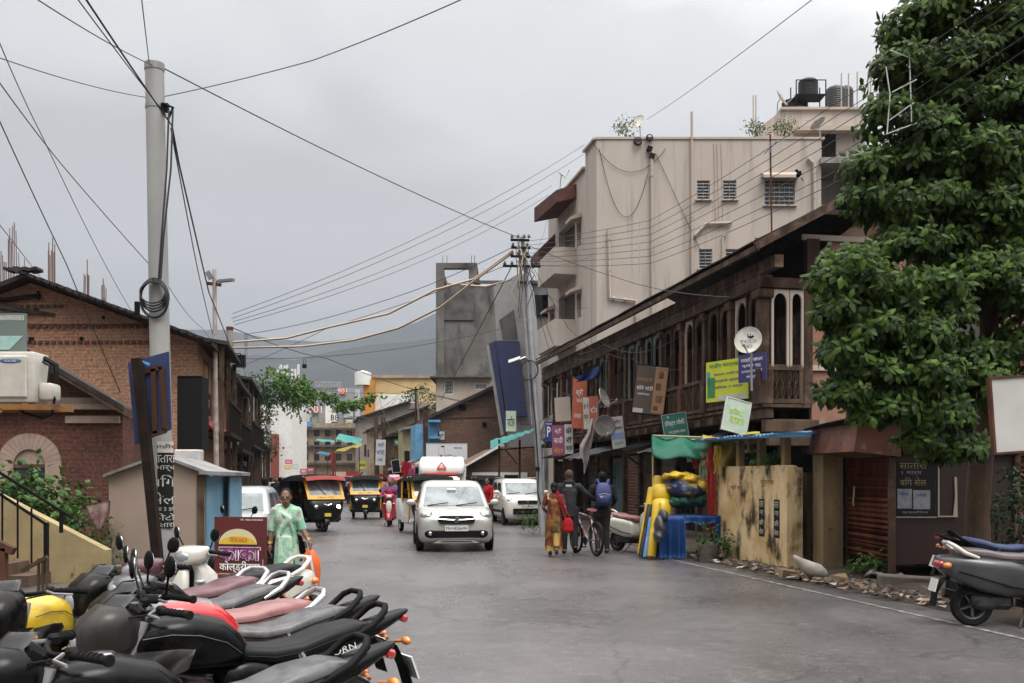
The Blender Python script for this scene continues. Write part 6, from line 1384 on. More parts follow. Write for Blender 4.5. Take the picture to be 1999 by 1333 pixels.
# -- couple and friend walking away on the right
wsaree = mat('maroon_gold_saree', (.13,.022,.018), .8, c2=(.22,.13,.035), sc=7, det=5, lo=.45, hi=.6, c3=(.05,.07,.025), sc3=6, lo3=.55, hi3=.65); gold = mat('gold_border', (.42,.27,.07), .6, c2=(.28,.16,.04), sc=12)
W2 = person('woman in a maroon and gold saree seen from behind', (.86,20.4,0), 172, 1.50, None, None, hairm, dict(eL=(.26,-.02,1.12), wL=(.20,-.2,1.02), eR=(-.25,.02,1.12), wR=(-.26,-.06,.9), kL=(.09,-.1,.5), aL=(.09,.02,.1), kR=(-.08,.06,.5), aR=(-.08,.22,.17), fR=(-.08,.12,.06), fL=(.1,-.14,.04)), .013, female=True, lean=.05, shoe=mat('brown_sandal',(.10,.05,.03)))
def saree2(t):
    J, pel, ch, nk, hd, sL, sR, k = PR[t.name]; mb = MB(); n = 32; rg = []
    for z, rx, ry, w in ((.22,.20,.19,.03),(.45,.20,.19,.02),(.7,.20,.18,.014),(.88,.19,.165,.008),(1.06,.15,.13,0)):
        rg.append([V((rx*math.cos(2*math.pi*i/n)*(1+w*3*math.sin(8*2*math.pi*i/n)), ry*math.sin(2*math.pi*i/n)*(1+w*3*math.sin(10*2*math.pi*i/n)), z))*k for i in range(n)])
    mb.loft(rg); mb.tube([pel+V((0,0,.05*k)), ch, nk+V((0,0,-.08*k))], [.15*k,.16*k,.10*k], 14)
    for q in range(5): mb.tube([sL.lerp(nk,.3)+V((-.02*q*k,.05*k,.03*k)), ch+V((.03*k-.03*q*k,.165*k,0)), pel+V((.02*k-.04*q*k,.19*k,-.35*k))], .03*k, 6)
    remesh('saree', mb, wsaree, t, .014*k, 1)
    mb = MB(); mb.loft([[V((rx*math.cos(2*math.pi*i/n), ry*math.sin(2*math.pi*i/n), z))*k for i in range(n)] for z, rx, ry in ((.13,.205,.20),(.24,.207,.198),(.25,.19,.18))], caps=False); bmesh.ops.solidify(mb.bm, geom=mb.bm.faces, thickness=.01)
    obj('gold_border', mb, gold, t, smooth=60); mb = MB()
    for s in (.2,): mb.tube([sL.lerp(nk,s)+V((0,-.06*k,.02*k)), sL.lerp(nk,s)+V((0,.02*k,.055*k)), sL.lerp(nk,s)+V((-.02*k,.11*k,-.08*k))], .035*k, 8)
    obj('gold_border', mb, gold, t, smooth=60)
    mb = MB(); mb.tube([pel+V((0,.1*k,-.05*k)),pel+V((0,0,-.3*k)),V((.09,0,.12))*k],[.11*k,.1*k,.07*k],10); mb.tube([pel+V((-.06*k,.06*k,-.3*k)),V((-.08,.2,.22))*k],[.11*k,.07*k],10); remesh('underskirt', mb, gold, t, .016, 1)
    mb = MB(); 
    for S, E in ((sL,J['eL']),(sR,J['eR'])): mb.tube([S, S.lerp(E,.75)], [.078*k,.062*k], 10); mb.ell(S,.08*k)
    mb.ell(ch+V((0,.0,.08*k)), (.165*k,.135*k,.14*k)); remesh('blouse', mb, mat('maroon_blouse',(.11,.03,.025),.8), t, .014, 1)
saree2(W2)
bg_ = T('handbag', 'crimson cloth bag hanging from the saree woman', 'bag', (1.14,20.28,.48))
mb = MB(); mb.ell((0,0,.16),(.115,.05,.16)); mb.ell((0,0,.08),(.12,.055,.09)); remesh('bag_body', mb, mat('crimson_cloth',(.33,.012,.02),.8), bg_, .012, 1)
mb = MB(); mb.tube([(-.06,0,.28),(-.16,.02,.62),(-.23,.08,.86)],.012,6); mb.tube([(.06,0,.28),(-.12,.02,.62),(-.21,.08,.86)],.012,6); obj('strap', mb, mat('crimson_cloth',(.3,.01,.02)), bg_)
djk = cloth('dark_grey_jacket', (.022,.023,.027), (.035,.036,.04), 5); dtr = cloth('black_trousers', (.014,.014,.016), (.022,.022,.024))
M1 = person('man in a dark hooded rain jacket and brown cap pushing the bicycle', (1.20,20.85,0), 180, 1.76, djk, dtr, mat('brown_cap',(.075,.045,.032),.9), dict(eL=(.27,-.05,1.12), wL=(.24,-.25,.98), eR=(-.36,-.12,1.22), wR=(-.56,-.36,1.08), kL=(.10,-.08,.5), aL=(.10,.02,.1), kR=(-.11,.05,.5), aR=(-.11,.2,.17), fR=(-.11,.1,.05), fL=(.11,-.14,.04)), .014, lean=.07, shoe=blackm, hood=True)
J, pel, ch, nk, hd, sL, sR, k = PR[M1.name]
mb = MB(); mb.box(ch+V((.02,.178,.14)), (.13,.01,.05)); obj('back_patch', mb, mat('pale_patch',(.4,.4,.4)), M1)
M2 = person('man in dark clothes wearing a blue backpack beside the bicycle', (1.92,21.2,0), 184, 1.72, cloth('charcoal_shirt',(.018,.019,.022)), cloth('dark_olive_trousers',(.03,.027,.022)), hairm, dict(eL=(.28,-.02,1.14), wL=(.25,-.2,.98), eR=(-.28,.0,1.14), wR=(-.24,-.2,1.0), kL=(.08,-.05,.5), kR=(-.08,.0,.5)), .014, shoe=mat('dark_shoe',(.03,.02,.018)))
m4 = rootm(M2); J, pel, ch, nk, hd, sL, sR, k = PR[M2.name]; bpz = m4@(ch+V((0,.20,-.27)))
bpk = T('backpack', 'bright blue backpack worn by the man beside the bicycle', 'backpack', bpz, 184)
mb = MB(); mb.loft([[V((x,y,z)) for x, y in rrect(hw,hd_,.06,4,0,yc)] for z, hw, hd_, yc in ((0,.13,.07,.0),(.06,.165,.095,.01),(.28,.17,.10,.0),(.44,.14,.08,-.02),(.50,.08,.05,-.03))]); mb.box((0,.10,.14),(.24,.07,.2),None,.03); obj('pack', mb, mat('navy_nylon',(.022,.03,.11),.6,c2=(.03,.045,.17),sc=3), bpk, smooth=60)
mb = MB(); mb.tube([(-.13,.095,.24),(0,.115,.27),(.13,.095,.24)],.008,5); mb.box((.07,.14,.2),(.07,.01,.03)); obj('zip_trim', mb, mat('pale_patch',(.4,.4,.4)), bpk)
for s in (-1,1):
    mb = MB(); mb.beam((s*.05,-.03,.40),(s*.12,-.09,.56),.055,.025); mb.beam((s*.12,-.09,.56),(s*.13,-.24,.50),.055,.025); obj('strap', mb, mat('bright_blue_strap',(.05,.07,.24),.6), bpk)
# bicycle being pushed
bc = T('bicycle', 'mountain bicycle with fat tyres wheeled between the two men', 'bicycle', (1.55,20.75,0), 199)
def bwheel(y):
    m = MX.Translation((0,y,.345)) @ MX.Rotation(R(90),4,'Y'); mb = MB(); mb.lathe([(.31+.03*math.cos(a*math.pi/5),.03*math.sin(a*math.pi/5)) for a in range(11)], m, 32); o = obj('wheel', mb, tyrem, bc, smooth=60)
    mb = MB(); mb.lathe([(.285,-.012),(.275,0),(.285,.012)], m, 32)
    for i in range(18): a = 2*math.pi*i/18; mb.tube([m@V((0,0,.02*(-1)**i)), m@V((.28*math.cos(a),.28*math.sin(a),0))], .003, 4)
    mb.lathe([(0,.03),(.025,.03),(.025,-.03),(0,-.03)], m, 10); obj('rim', mb, engm, o)
bwheel(-.53); bwheel(.52)
mb = MB(); pts = dict(bb=(0,.08,.30), seat=(0,.22,.80), head=(0,-.36,.86), hb=(0,-.39,.72), rh=(.05,.52,.345), rh2=(-.05,.52,.345))
for a, b, r_ in (('bb','seat',.018),('seat','head',.02),('bb','hb',.024),('seat','rh',.011),('seat','rh2',.011),('bb','rh',.011),('bb','rh2',.011),('head','hb',.022)): mb.tube([pts[a],pts[b]],r_,8)
obj('frame', mb, mat('bike_frame',(.35,.33,.34),.35,c2=(.2,.03,.04),sc=7,lo=.5,hi=.52), bc, smooth=50)
mb = MB(); 
for s in (-1,1): mb.tube([(s*.05,-.39,.72),(s*.055,-.44,.6),(s*.05,-.53,.345)],.017,8)
obj('fork', mb, blackm, bc)
mb = MB(); mb.tube([(-.33,-.33,1.0),(-.1,-.40,1.0),(0,-.41,.97),(.1,-.40,1.0),(.33,-.33,1.0)],.014,8); mb.tube([(0,-.36,.86),(0,-.41,.97)],.018,8); obj('handlebar', mb, blackm, bc, smooth=60)
mb = MB(); mb.loft([[V((x,y,z)) for x, z in rrect(hw,.025,.02,3,0,.94)] for y, hw in ((.06,.02),(.14,.045),(.28,.075),(.36,.07))]); mb.tube([(0,.22,.8),(0,.235,.93)],.015,8); obj('saddle', mb, mat('pink_saddle',(.32,.10,.11),.6), bc)
mb = MB(); mb.lathe([(.09,-.006),(.095,0),(.09,.006),(0,.004)], MX.Translation((.06,.08,.3)) @ MX.Rotation(R(90),4,'Y'), 18)
for s in (-1,1): mb.tube([(s*.06,.08,.3),(s*.09,.08+s*.1,.3-.12*s)],.01,5); mb.box((s*.13,.08+s*.1,.3-.12*s),(.09,.07,.02))
obj('crank', mb, blackm, bc)
mb = MB(); mb.lathe([(.36,-.03),(.37,0),(.36,.03)], MX.Translation((0,.52,.345)) @ MX.Rotation(R(90),4,'Y'), 14, math.pi*.7, math.pi*1.35); obj('mudguard', mb, blackm, bc)
# -- others along the street
person('man in a red shirt standing between the rickshaw and the white parked car', (P(954,0,30).x,30.2,0), -60, 1.62, cloth('red_shirt',(.36,.012,.02),(.26,.01,.015)), cloth('brown_trousers',(.08,.05,.04)), hairm, None, .016)
person('person in a dark blue top seen from behind near the grey car', (P(508,0,23).x,23.5,0), 170, 1.62, cloth('navy_top',(.012,.02,.06)), dtr, hairm, None, .016)
def rider(label, y, x, rz, sh, tr, hr):
    return person(label, (x,y,0), rz, 1.66, sh, tr, hr, dict(pel=(0,.12,.86), eL=(.30,-.06,1.08), wL=(.30,-.30,1.02), eR=(-.30,-.06,1.08), wR=(-.30,-.30,1.02), kL=(.20,-.28,.72), aL=(.20,-.20,.36), kR=(-.20,-.28,.72), aR=(-.20,-.20,.36), fL=(.21,-.34,.32), fR=(-.21,-.34,.32)), .018, group='riders on scooters')
rd = rider('rider with a covered head in a blue and red top on the red scooter', rs.location.y+.05, rs.location.x, 4, cloth('blue_red_top',(.03,.09,.22),(.35,.03,.06),3,lo=.48,hi=.52), cloth('pink_trousers',(.38,.07,.11)), mat('head_scarf',(.12,.06,.07),.9))
person('passenger in pink trousers behind the red scooter rider', (rs.location.x+.02, rs.location.y+.45, .02), 4, 1.6, cloth('rose_top',(.40,.08,.14)), cloth('pink_trousers',(.38,.07,.11)), hairm, dict(pel=(0,.12,.9), kL=(.3,-.2,.78), aL=(.34,-.1,.34), fL=(.35,-.24,.28), kR=(-.26,-.22,.76), aR=(-.28,-.14,.38), fR=(-.28,-.28,.34), eL=(.26,-.1,1.1), wL=(.2,-.3,1.0), eR=(-.26,-.1,1.1), wR=(-.2,-.3,1.0)), .018)
cols = [('white_shirt',(.55,.55,.54)),('pink_shirt',(.55,.16,.22)),('navy_top2',(.02,.03,.08)),('grey_shirt',(.2,.2,.21)),('yellow_shirt',(.5,.35,.06)),('black_shirt',(.015,.015,.017)),('maroon_shirt',(.18,.03,.04)),('sky_shirt',(.2,.33,.45))]
for i, (px, D_, rz_, lb) in enumerate(fs):
    o = dup(rd, (P(px,0,D_).x, D_+.05, 0), rz_, ('rider following the red scooter','rider beside the distant yellow fronted rickshaw','rider at the left of the far crowd','rider farthest down the road')[i], 'riders on scooters'); recolor(o, {'shirt': cloth(*cols[i]), 'trousers': dtr})
walk = person('walker in a pink shirt beside the far red goods carrier', (P(692,0,60).x,60,0), 175, 1.66, cloth('pink_shirt',(.55,.16,.22)), dtr, hairm, dict(kL=(.1,-.1,.5), aL=(.1,.0,.1), kR=(-.1,.06,.5), aR=(-.1,.2,.16), fR=(-.1,.1,.06)), .024, group='people walking far down the street')
spots = [(556,70,0),(566,62,1),(575,76,0),(583,66,1),(592,80,0),(600,72,1),(612,84,0),(619,64,1),(628,90,0),(637,78,1),(646,88,0),(545,58,1),(536,64,0),(530,54,1),(684,66,1),(702,76,0),(745,58,1),(763,62,0),(664,96,0),(608,95,1),(548,48,1),(552,52,0),(560,50,1),(690,50,0),(717,52,1),(724,48,0),(786,50,1),(795,53,0),(540,45,0),(572,56,1),(588,58,0),(604,60,1)]
who = ['in white near the left kerb','in dark blue among the crowd','in grey between two walkers','in a yellow shirt in the crowd','in black at the crowd centre','in maroon ahead of the crowd','in a sky blue shirt far back']
for i, (px, D_, a) in enumerate(spots):
    c = cols[(i*3+1) % len(cols)]
    if i in (14,15): D_ = D_-6
    o = dup(walk, (P(px,0,D_).x, D_, 0), 180 if a else 5, 'tiny far walker in a %s, %s' % (c[0].replace('_',' ').rstrip('2'), 'seen from behind' if a else 'coming this way'), 'people walking far down the street'); recolor(o, {'shirt': cloth(*c)})
# ------------------------------------------------------------------ trees and plants
def leafmat(name, a, b, tr=.25):
    if name in MATS: return MATS[name]
    m = bpy.data.materials.new(name); MATS[name] = m; m.use_nodes = True
    nt = m.node_tree; N = nt.nodes; L = nt.links; p = N['Principled BSDF']; p.inputs['Roughness'].default_value = .45; p.inputs['Specular IOR Level'].default_value = .22
    g = N.new('ShaderNodeNewGeometry'); mx = N.new('ShaderNodeMix'); mx.data_type = 'RGBA'; mx.inputs[6].default_value = (*a,1); mx.inputs[7].default_value = (*b,1)
    pw = N.new('ShaderNodeMath'); pw.operation = 'POWER'; pw.inputs[1].default_value = 1.6
    L.new(g.outputs['Random Per Island'], pw.inputs[0]); L.new(pw.outputs[0], mx.inputs[0]); L.new(mx.outputs[2], p.inputs['Base Color'])
    t = N.new('ShaderNodeBsdfTranslucent'); L.new(mx.outputs[2], t.inputs['Color']); s = N.new('ShaderNodeMixShader'); s.inputs[0].default_value = tr
    L.new(p.outputs[0], s.inputs[1]); L.new(t.outputs[0], s.inputs[2]); L.new(s.outputs[0], N['Material Output'].inputs['Surface'])
    return m
bark = mat('brown_bark', (.085,.055,.038), .9, c2=(.045,.03,.022), sc=6, st=(1,1,.3), bump=.6, bsc=18)
def leaf(vs, fs, c, d, n, L, W):
    d = d.normalized(); s = d.cross(n)
    if s.length < .05: s = d.cross(V((1,0,.3)))
    s.normalize(); n2 = s.cross(d); b = len(vs)
    vs += [c, c+d*L*.4+s*W-n2*W*.25, c+d*L*.42+n2*W*.1, c+d*L*.4-s*W-n2*W*.25, c+d*L*.8+s*W*.55-n2*W*.5, c+d*L*.8-s*W*.55-n2*W*.5, c+d*L-n2*W*.8]
    fs += [(b,b+1,b+2),(b,b+2,b+3),(b+1,b+4,b+2),(b+2,b+5,b+3),(b+4,b+6,b+2),(b+6,b+5,b+2)]
def leafobj(name, vs, fs, m, par, smooth=False):
    me = bpy.data.meshes.new(name); me.from_pydata([tuple(v) for v in vs], [], fs); me.update()
    if smooth:
        for p in me.polygons: p.use_smooth = True
    return link(name, me, m, par)
def rdir(r):
    while 1:
        v = V((r.uniform(-1,1), r.uniform(-1,1), r.uniform(-1,1)))
        if .1 < v.length < 1: return v.normalized()
def crown(r, blobs, n, L, W, droop=.5, per=(9,14), spread=.26, vs=None, fs=None):
    vs = [] if vs is None else vs; fs = [] if fs is None else fs
    wts = [b[1][0]*b[1][1]+b[1][1]*b[1][2] for b in blobs]
    for _ in range(n):
        c, rad = r.choices(blobs, wts)[0]; d = rdir(r); k = r.uniform(.45,1.0)**.5
        p = V(c)+V((d.x*rad[0], d.y*rad[1], d.z*rad[2]))*k
        out = V((d.x,d.y,d.z*.5-.1)).normalized(); sp = spread*r.uniform(.6,1.3)
        for i in range(r.randint(*per)):
            o = (out*r.uniform(-.2,1)+rdir(r)*.9); q = p+o*sp
            dd = (out*.6+rdir(r)*.7+V((0,0,-droop))).normalized()
            leaf(vs, fs, q, dd, (V((0,0,1))+rdir(r)*.5+out*.4), L*r.uniform(.65,1.2), W*r.uniform(.75,1.15))
    return vs, fs
def treeP(px, py, D): return P(px, py, D)
lf = leafmat('tree_leaf', (.016,.036,.007), (.10,.175,.026), .32)
def big_tree():
    b0 = P(1912,0,12.8); t = T('tree', 'large leafy tree overhanging the kiosks at the right side', 'tree', (b0.x,12.8,0))
    loc = t.location; r = random.Random(11)
    mb = MB()
    def br(pts, rs): mb.tube([V(p)-loc for p in pts], rs, 10)
    q = lambda px, py, D: P(px, py, D)
    br([V((b0.x-.02,12.8,-.1)), V((b0.x,12.8,.15)), q(1908,1000,12.8), q(1915,900,12.8), q(1925,830,12.75), q(1935,730,12.6), q(1930,600,12.5), q(1920,450,12.3), q(1905,250,12.1), q(1890,60,12), q(1880,-100,12)], [.20,.165,.15,.15,.14,.12,.11,.09,.07,.05,.03])
    br([q(1925,850,12.8), q(1965,830,12.6), q(2030,780,12.3), q(2120,650,12)], [.10,.085,.07,.04])
    br([q(1930,700,12.6), q(1850,640,12.0), q(1760,600,11.5), q(1660,600,11.1)], [.08,.06,.045,.02])
    br([q(1930,600,12.5), q(1840,500,12.2), q(1740,440,12), q(1690,380,11.8)], [.08,.06,.04,.02])
    br([q(1915,400,12.2), q(1830,300,12), q(1740,220,11.8), q(1720,160,11.7)], [.07,.05,.035,.02])
    br([q(1920,450,12.3), q(2000,350,12.5), q(2100,200,12.6)], [.07,.05,.02]); br([q(1925,780,12.7), q(1840,800,12.2), q(1720,800,11.6)], [.07,.05,.02])
    obj('trunk', mb, bark, t, smooth=60)
    bl = lambda px, py, D, rx, ry, rz: (q(px,py,D)-loc, (rx*D/F, ry, rz*D/F))
    blobs = [bl(*b) for b in ((1790,60,11.9,70,.7,60),(1880,20,12,90,.9,70),(1960,90,12,90,.9,80),(1750,140,11.7,60,.6,45),(1850,150,11.9,80,.8,60),(1930,220,12.1,90,1,70),(1730,230,11.6,50,.5,42),(1800,270,11.8,70,.7,50),(1890,320,11.9,80,.9,60),(1980,330,12.2,90,1,80),
        (1690,330,11.6,48,.5,36),(1720,400,11.6,50,.5,36),(1680,385,11.6,35,.4,24),(1810,400,11.8,70,.7,45),(1900,430,12,80,.9,55),(1980,460,12.2,80,1,60),(1770,480,11.5,70,.6,36),(1650,520,11.0,62,.6,34),(1710,560,11.2,70,.7,42),(1610,545,10.9,35,.4,24),(1800,570,11.5,75,.8,48),(1890,550,11.8,75,.9,50),(1970,590,12,80,.9,60),
        (1630,610,11.0,45,.5,34),(1700,650,11.2,70,.7,40),(1780,660,11.4,60,.7,40),(1640,690,11.1,45,.5,34),(1690,730,11.2,62,.6,36),(1790,735,11.4,80,.8,42),(1640,770,11.1,50,.5,30),(1720,800,11.3,75,.7,36),(1820,810,11.6,75,.7,42),(1890,760,11.8,80,.8,60),(1850,880,11.8,60,.6,36),(1790,860,11.5,45,.5,26),(1960,700,12,70,.8,60),
        (1760,330,11.9,55,.6,40),(1840,215,12,60,.7,45),(1770,430,11.9,60,.6,40),(1850,490,12,70,.7,45),(1740,610,11.4,60,.6,40),(1830,620,11.7,60,.7,45),(1720,700,11.4,60,.6,40),(1850,700,11.9,70,.7,50),(1940,520,12.1,70,.8,50),(1940,380,12.2,70,.8,50),(1890,130,12.1,70,.7,50),(1760,770,11.5,60,.6,36),(1660,580,11.2,50,.5,34),(1660,650,11.3,50,.5,34),(1820,340,12,60,.7,50),(2080,300,12.4,130,1.3,200),(2090,60,12.4,130,1.3,150),(1900,-110,12,130,1.2,90),(2040,-120,12.3,130,1.2,90),(2080,560,12.4,100,1.2,120))]
    vs, fs = [], []
    wts = [b[1][0]*b[1][2] for b in blobs]
    for _ in range(7200):
        c, rad = r.choices(blobs, wts)[0]; d = rdir(r)
        if d.z < -.35: d.z *= -.6
        k = r.uniform(.62,1.06); p = c+V((d.x*rad[0], d.y*rad[1], d.z*rad[2]))*k
        out = (V((d.x,d.y,d.z*.6))+V((0,-.25,.1))).normalized(); s1 = out.orthogonal().normalized(); s2 = out.cross(s1); a0 = r.uniform(0,6); m = r.randint(5,8)
        big = r.uniform(.75,1.25)
        for i in range(m):
            a = a0+2*math.pi*i/m+r.uniform(-.3,.3); rad_ = s1*math.cos(a)+s2*math.sin(a)
            dd = (rad_+out*r.uniform(.1,.7)+V((0,0,-.5))).normalized(); leaf(vs, fs, p+rad_*.02+rdir(r)*.03, dd, out+V((0,0,.6))+rdir(r)*.25, .115*big*r.uniform(.75,1.15), .034*big*r.uniform(.8,1.15))
        if r.random() < .35:
            for i in range(4): leaf(vs, fs, p-out*.12+rdir(r)*.1, (rdir(r)+V((0,0,-.4))).normalized(), V((0,0,1))+rdir(r)*.6, .14*r.uniform(.8,1.1), .042)
    leafobj('crown', vs, fs, lf, t)
    return t
big_tree()
def small_tree(name, label, base, blobs, n, L, W, m, tr=.06, cat='tree', group=None, seed=1):
    t = T(name, label, cat, base, 0, group); r = random.Random(seed); mb = MB(); top = max(b[0][2] for b in blobs)
    mb.tube([(0,0,-.1),(.05,0,top*.5),(0,0,top)],[tr,tr*.8,tr*.3],8)
    for c, rad in blobs: mb.tube([(0,0,max(.05,c[2]*.5)), (c[0]*.6,c[1]*.6,c[2]*.8), c],[tr*.5,tr*.35,tr*.15],6)
    obj('trunk', mb, bark, t, smooth=60)
    vs, fs = crown(r, blobs, n, L, W, .2, (7,11), L*1.6); leafobj('crown', vs, fs, m, t); return t
lf2 = leafmat('far_tree_leaf', (.025,.05,.015), (.07,.12,.035)); lf3 = leafmat('pale_tree_leaf', (.09,.12,.05), (.17,.19,.08)); lf4 = leafmat('shrub_leaf', (.03,.075,.015), (.09,.17,.035))
small_tree('tree', 'pale fine leaved tree behind the red brick gable roof', (P(330,0,48).x,48,0), [((-1.2,0,7.3),(1.9,1.5,.9)),((1.2,0,6.6),(1.8,1.5,.9)),((2.6,0,6.0),(1.2,1,.8)),((-2.6,0,7.5),(1,1,.6))], 260, .22, .05, lf3, .12, seed=3)
small_tree('tree', 'dark green tree wrapped around the thin pole on the left side', (P(505,0,62).x,62,0), [((0,0,7.2),(.8,.8,.8)),((.2,0,5.9),(.6,.7,.8)),((-.5,0,4.6),(.6,.6,.9)),((.3,0,3.6),(.5,.6,.8))], 260, .22, .07, lf2, .12, seed=4)
small_tree('tree', 'ragged dark tree behind the far roofs by the steel pole', (P(832,0,95).x,95,0), [((0,0,8.7),(2.2,1.5,1.6)),((.8,0,6.8),(1.6,1.2,1.5))], 220, .3, .09, lf2, .14, seed=5)
small_tree('shrub', 'leafy green shrub in front of the arched window', (P(72,0,16.6).x,16.6,0), [((-.15,0,1.45),(.42,.3,.33)),((.35,0,1.25),(.3,.25,.45)),((0,0,.9),(.5,.3,.4)),((.3,0,.6),(.5,.3,.4)),((-.4,0,1.1),(.3,.25,.3))], 150, .13, .045, lf4, .02, 'shrub', seed=6)
small_tree('shrub', 'low weedy shrub at the foot of the dark brick annex', (P(165,0,16.2).x,16.2,0), [((0,0,.75),(.35,.2,.35)),((.25,0,.45),(.3,.2,.3))], 60, .10, .02, lf4, .015, 'shrub', seed=7)
# creeper hung along the wire over the road
def creeper():
    r = random.Random(9); A, Bp, C_, D_ = P(530,745,62), P(585,770,62), P(650,780,62), P(736,774,62)
    path = [P(528,748,62),P(555,752,62),P(585,760,62),P(610,770,62),P(640,776,62),P(665,787,62),P(690,790,62),P(715,783,62),P(738,772,62)]
    t = T('creeper', 'green creeper hanging along the overhead wire across the far street', 'creeper', path[0]); l = t.location
    mb = MB(); mb.tube([p-l for p in path], .04, 6); obj('stem', mb, bark, t)
    vs, fs = [], []
    for k, (a, b) in enumerate(zip(path, path[1:])):
        n = (60,60,50,22,16,20,16,10)[k]; w = (.85,.8,.6,.3,.25,.28,.24,.16)[k]
        for _ in range(n):
            p = a.lerp(b, r.random())-l+V((r.gauss(0,.15), r.gauss(0,w*.5), r.gauss(-.1*w,w*.62)))
            for _ in range(7): leaf(vs, fs, p+rdir(r)*.2, (rdir(r)+V((0,0,-.4))), V((0,0,1))+rdir(r), .24, .085)
    for _ in range(18):
        p = path[1].lerp(path[3], r.random())-l; h = r.uniform(.6,2.2)
        for j in range(int(h*7)): leaf(vs, fs, p+V((r.gauss(0,.08),r.gauss(0,.1),-j*.14)), V((r.uniform(-1,1),0,-1)), V((0,-1,.3)), .18, .06)
    leafobj('foliage', vs, fs, leafmat('creeper_leaf', (.05,.12,.02), (.14,.24,.045)), t)
creeper()
small_tree('shrub', 'small plant growing from the roof edge beside the dish', P(1221,262,46), [((0,0,.35),(.28,.2,.3))], 26, .14, .035, lf3, .02, 'plant', seed=12)
small_tree('shrub', 'bushy plant on the roof at the thin vent pipes', P(1474,262,47.5), [((0,0,.3),(.35,.2,.25))], 26, .14, .04, lf3, .02, 'plant', seed=13)
small_tree('shrub', 'round plant on the roof left of the dish by the tower', P(1530,262,48), [((0,0,.3),(.5,.3,.25))], 40, .13, .04, lf3, .02, 'plant', seed=14)
for i, (px, py, D_, lb) in enumerate(((1398,1075,19.0,'small weed beside the battered pot'),(1040,1024,29,'grass clump at the foot of the steel pole'),(1700,1120,15.6,'weeds growing at the foot of the brown kiosk'))):
    q = P(px,py,D_); q.z = max(.0, q.z) if i != 3 else q.z
    small_tree('weed', lb, q, [((0,0,.14),(.35 if i == 1 else .2,.2,.14))], 30, .10, .025, lf4, .008, 'weed', seed=20+i)
q = P(1500,908,17.7)
small_tree('weed', 'tufts of weed on top of the stained yellow wall', q, [((-.1,0,.05),(.12,.08,.08)),((.15,0,.08),(.1,.08,.1)),((.3,0,.05),(.12,.08,.07))], 34, .09, .012, lf4, .006, 'weed', seed=31)
# grass topped ledge behind the tree
mb = MB(); a = P(1800,620,16.5); mb.box(P(1850,640,16.5), (1.1,.5,.5)); led = tag(obj('ledge', mb, concd, None), 'mossy concrete ledge seen through a gap in the tree', 'ledge')
r = random.Random(4); vs, fs = [], []
for _ in range(500):
    c = P(1850,640,16.5)+V((r.uniform(-.55,.55), r.uniform(-.28,.28), .25)); leaf(vs, fs, c, V((r.uniform(-.5,.5),r.uniform(-.6,.3),.8)), V((0,-1,0)), .16, .012)
gr = leafobj('grass', vs, fs, leafmat('bright_grass', (.12,.22,.03), (.22,.34,.06)), None); gr['kind'] = 'stuff'
# ------------------------------------------------------------------ poles
polem = mat('pole_grey_paint', (.34,.34,.33), .5, c2=(.27,.265,.255), sc=1.5, st=(1,1,.3), c3=(.16,.14,.12), sc3=5, lo3=.66, hi3=.8)
concp = mat('pole_concrete', (.30,.285,.265), .85, c2=(.20,.19,.175), sc=2, st=(1,1,.4))
posterb = mat('black_poster', (.016,.016,.017), .7); posterw = mat('poster_white', (.60,.59,.55), .7, c2=(.45,.43,.38), sc=8)
def bent(o, c, r):
    "wraps flat lettering round an upright pole of radius r centred on c"
    for v in o.data.vertices:
        x, z = v.co.x-c.x, v.co.z; v.co = V((c.x+r*math.sin(x/r), c.y-r*math.cos(x/r), z))
tp = T('lamp_post', 'thick grey steel post rising almost to the top of the picture on the left', 'pole', (P(322,0,14.5).x,14.5,0)); L0 = tp.location
a, b = V((0,0,-.1)), P(302,128,14.5)-L0
mb = MB(); mb.cyl(a, b, .152, .132, 28); obj('shaft', mb, polem, tp, smooth=40)
mb = MB(); at_ = lambda y: a.lerp(b, (CH+(HY-y)*14.5/F)/b.z)
for y, w_ in ((131,.05),(208,.025)): mb = MB(); q = at_(y); mb.cyl(q-V((0,0,w_)), q+V((0,0,w_)), .142, .142, 24); obj('collar', mb, tin, tp, smooth=40)
mb = MB(); q = at_(212); mb.box(q+V((.16,-.05,0)), (.1,.08,.12)); mb.tube([q+V((.14,-.1,.05)),q+V((.3,-.12,-.02)),q+V((.22,-.12,-.2))],.02,6); obj('clamp', mb, black, tp)
for i in range(5):
    mb = MB(); q = at_(545+i*3)+V((.0,-.17,0)); rx, rz_ = .20-.005*i, .27-.03*i
    mb.tube([q+V((rx*math.sin(t*math.pi/14), -.02*i+.01*math.sin(t*1.3), -rz_+rz_*math.cos(t*math.pi/14)+ (.04 if i else 0))) for t in range(29)], .013 if i else .02, 6); obj('cable_coil', mb, wirem, tp, smooth=60)
mb = MB(); q = at_(600)+V((-.26,-.16,0)); mb.box(q, (.06,.06,.2)); obj('cable_joint', mb, black, tp)
for i, (x0, x1) in enumerate(((330,322),(338,326))):
    mb = MB(); mb.tube([P(x0,215,14.3)-L0, P(x0-4,330,14.2)-L0, P(x1-6,460,14.2)-L0, P(x1-12,545,14.2)-L0], .014, 6); obj('down_cable', mb, wirem, tp, smooth=60)
c0 = V((0,0,0))
def wrap(z0, z1, m, r=.156, a0=-70, a1=70):
    mb = MB(); k = 16
    pts = [(math.sin(R(a0+(a1-a0)*i/k)), -math.cos(R(a0+(a1-a0)*i/k))) for i in range(k+1)]
    for (x, y), (x2, y2) in zip(pts, pts[1:]): mb.face([(r*x,r*y,z0),(r*x2,r*y2,z0),(r*x2,r*y2,z1),(r*x,r*y,z1)])
    return obj('poster', mb, m, tp)
zz = lambda y: CH+(HY-y)*14.5/F
wrap(zz(1030), zz(884), posterb); wrap(zz(884), zz(862), posterw)
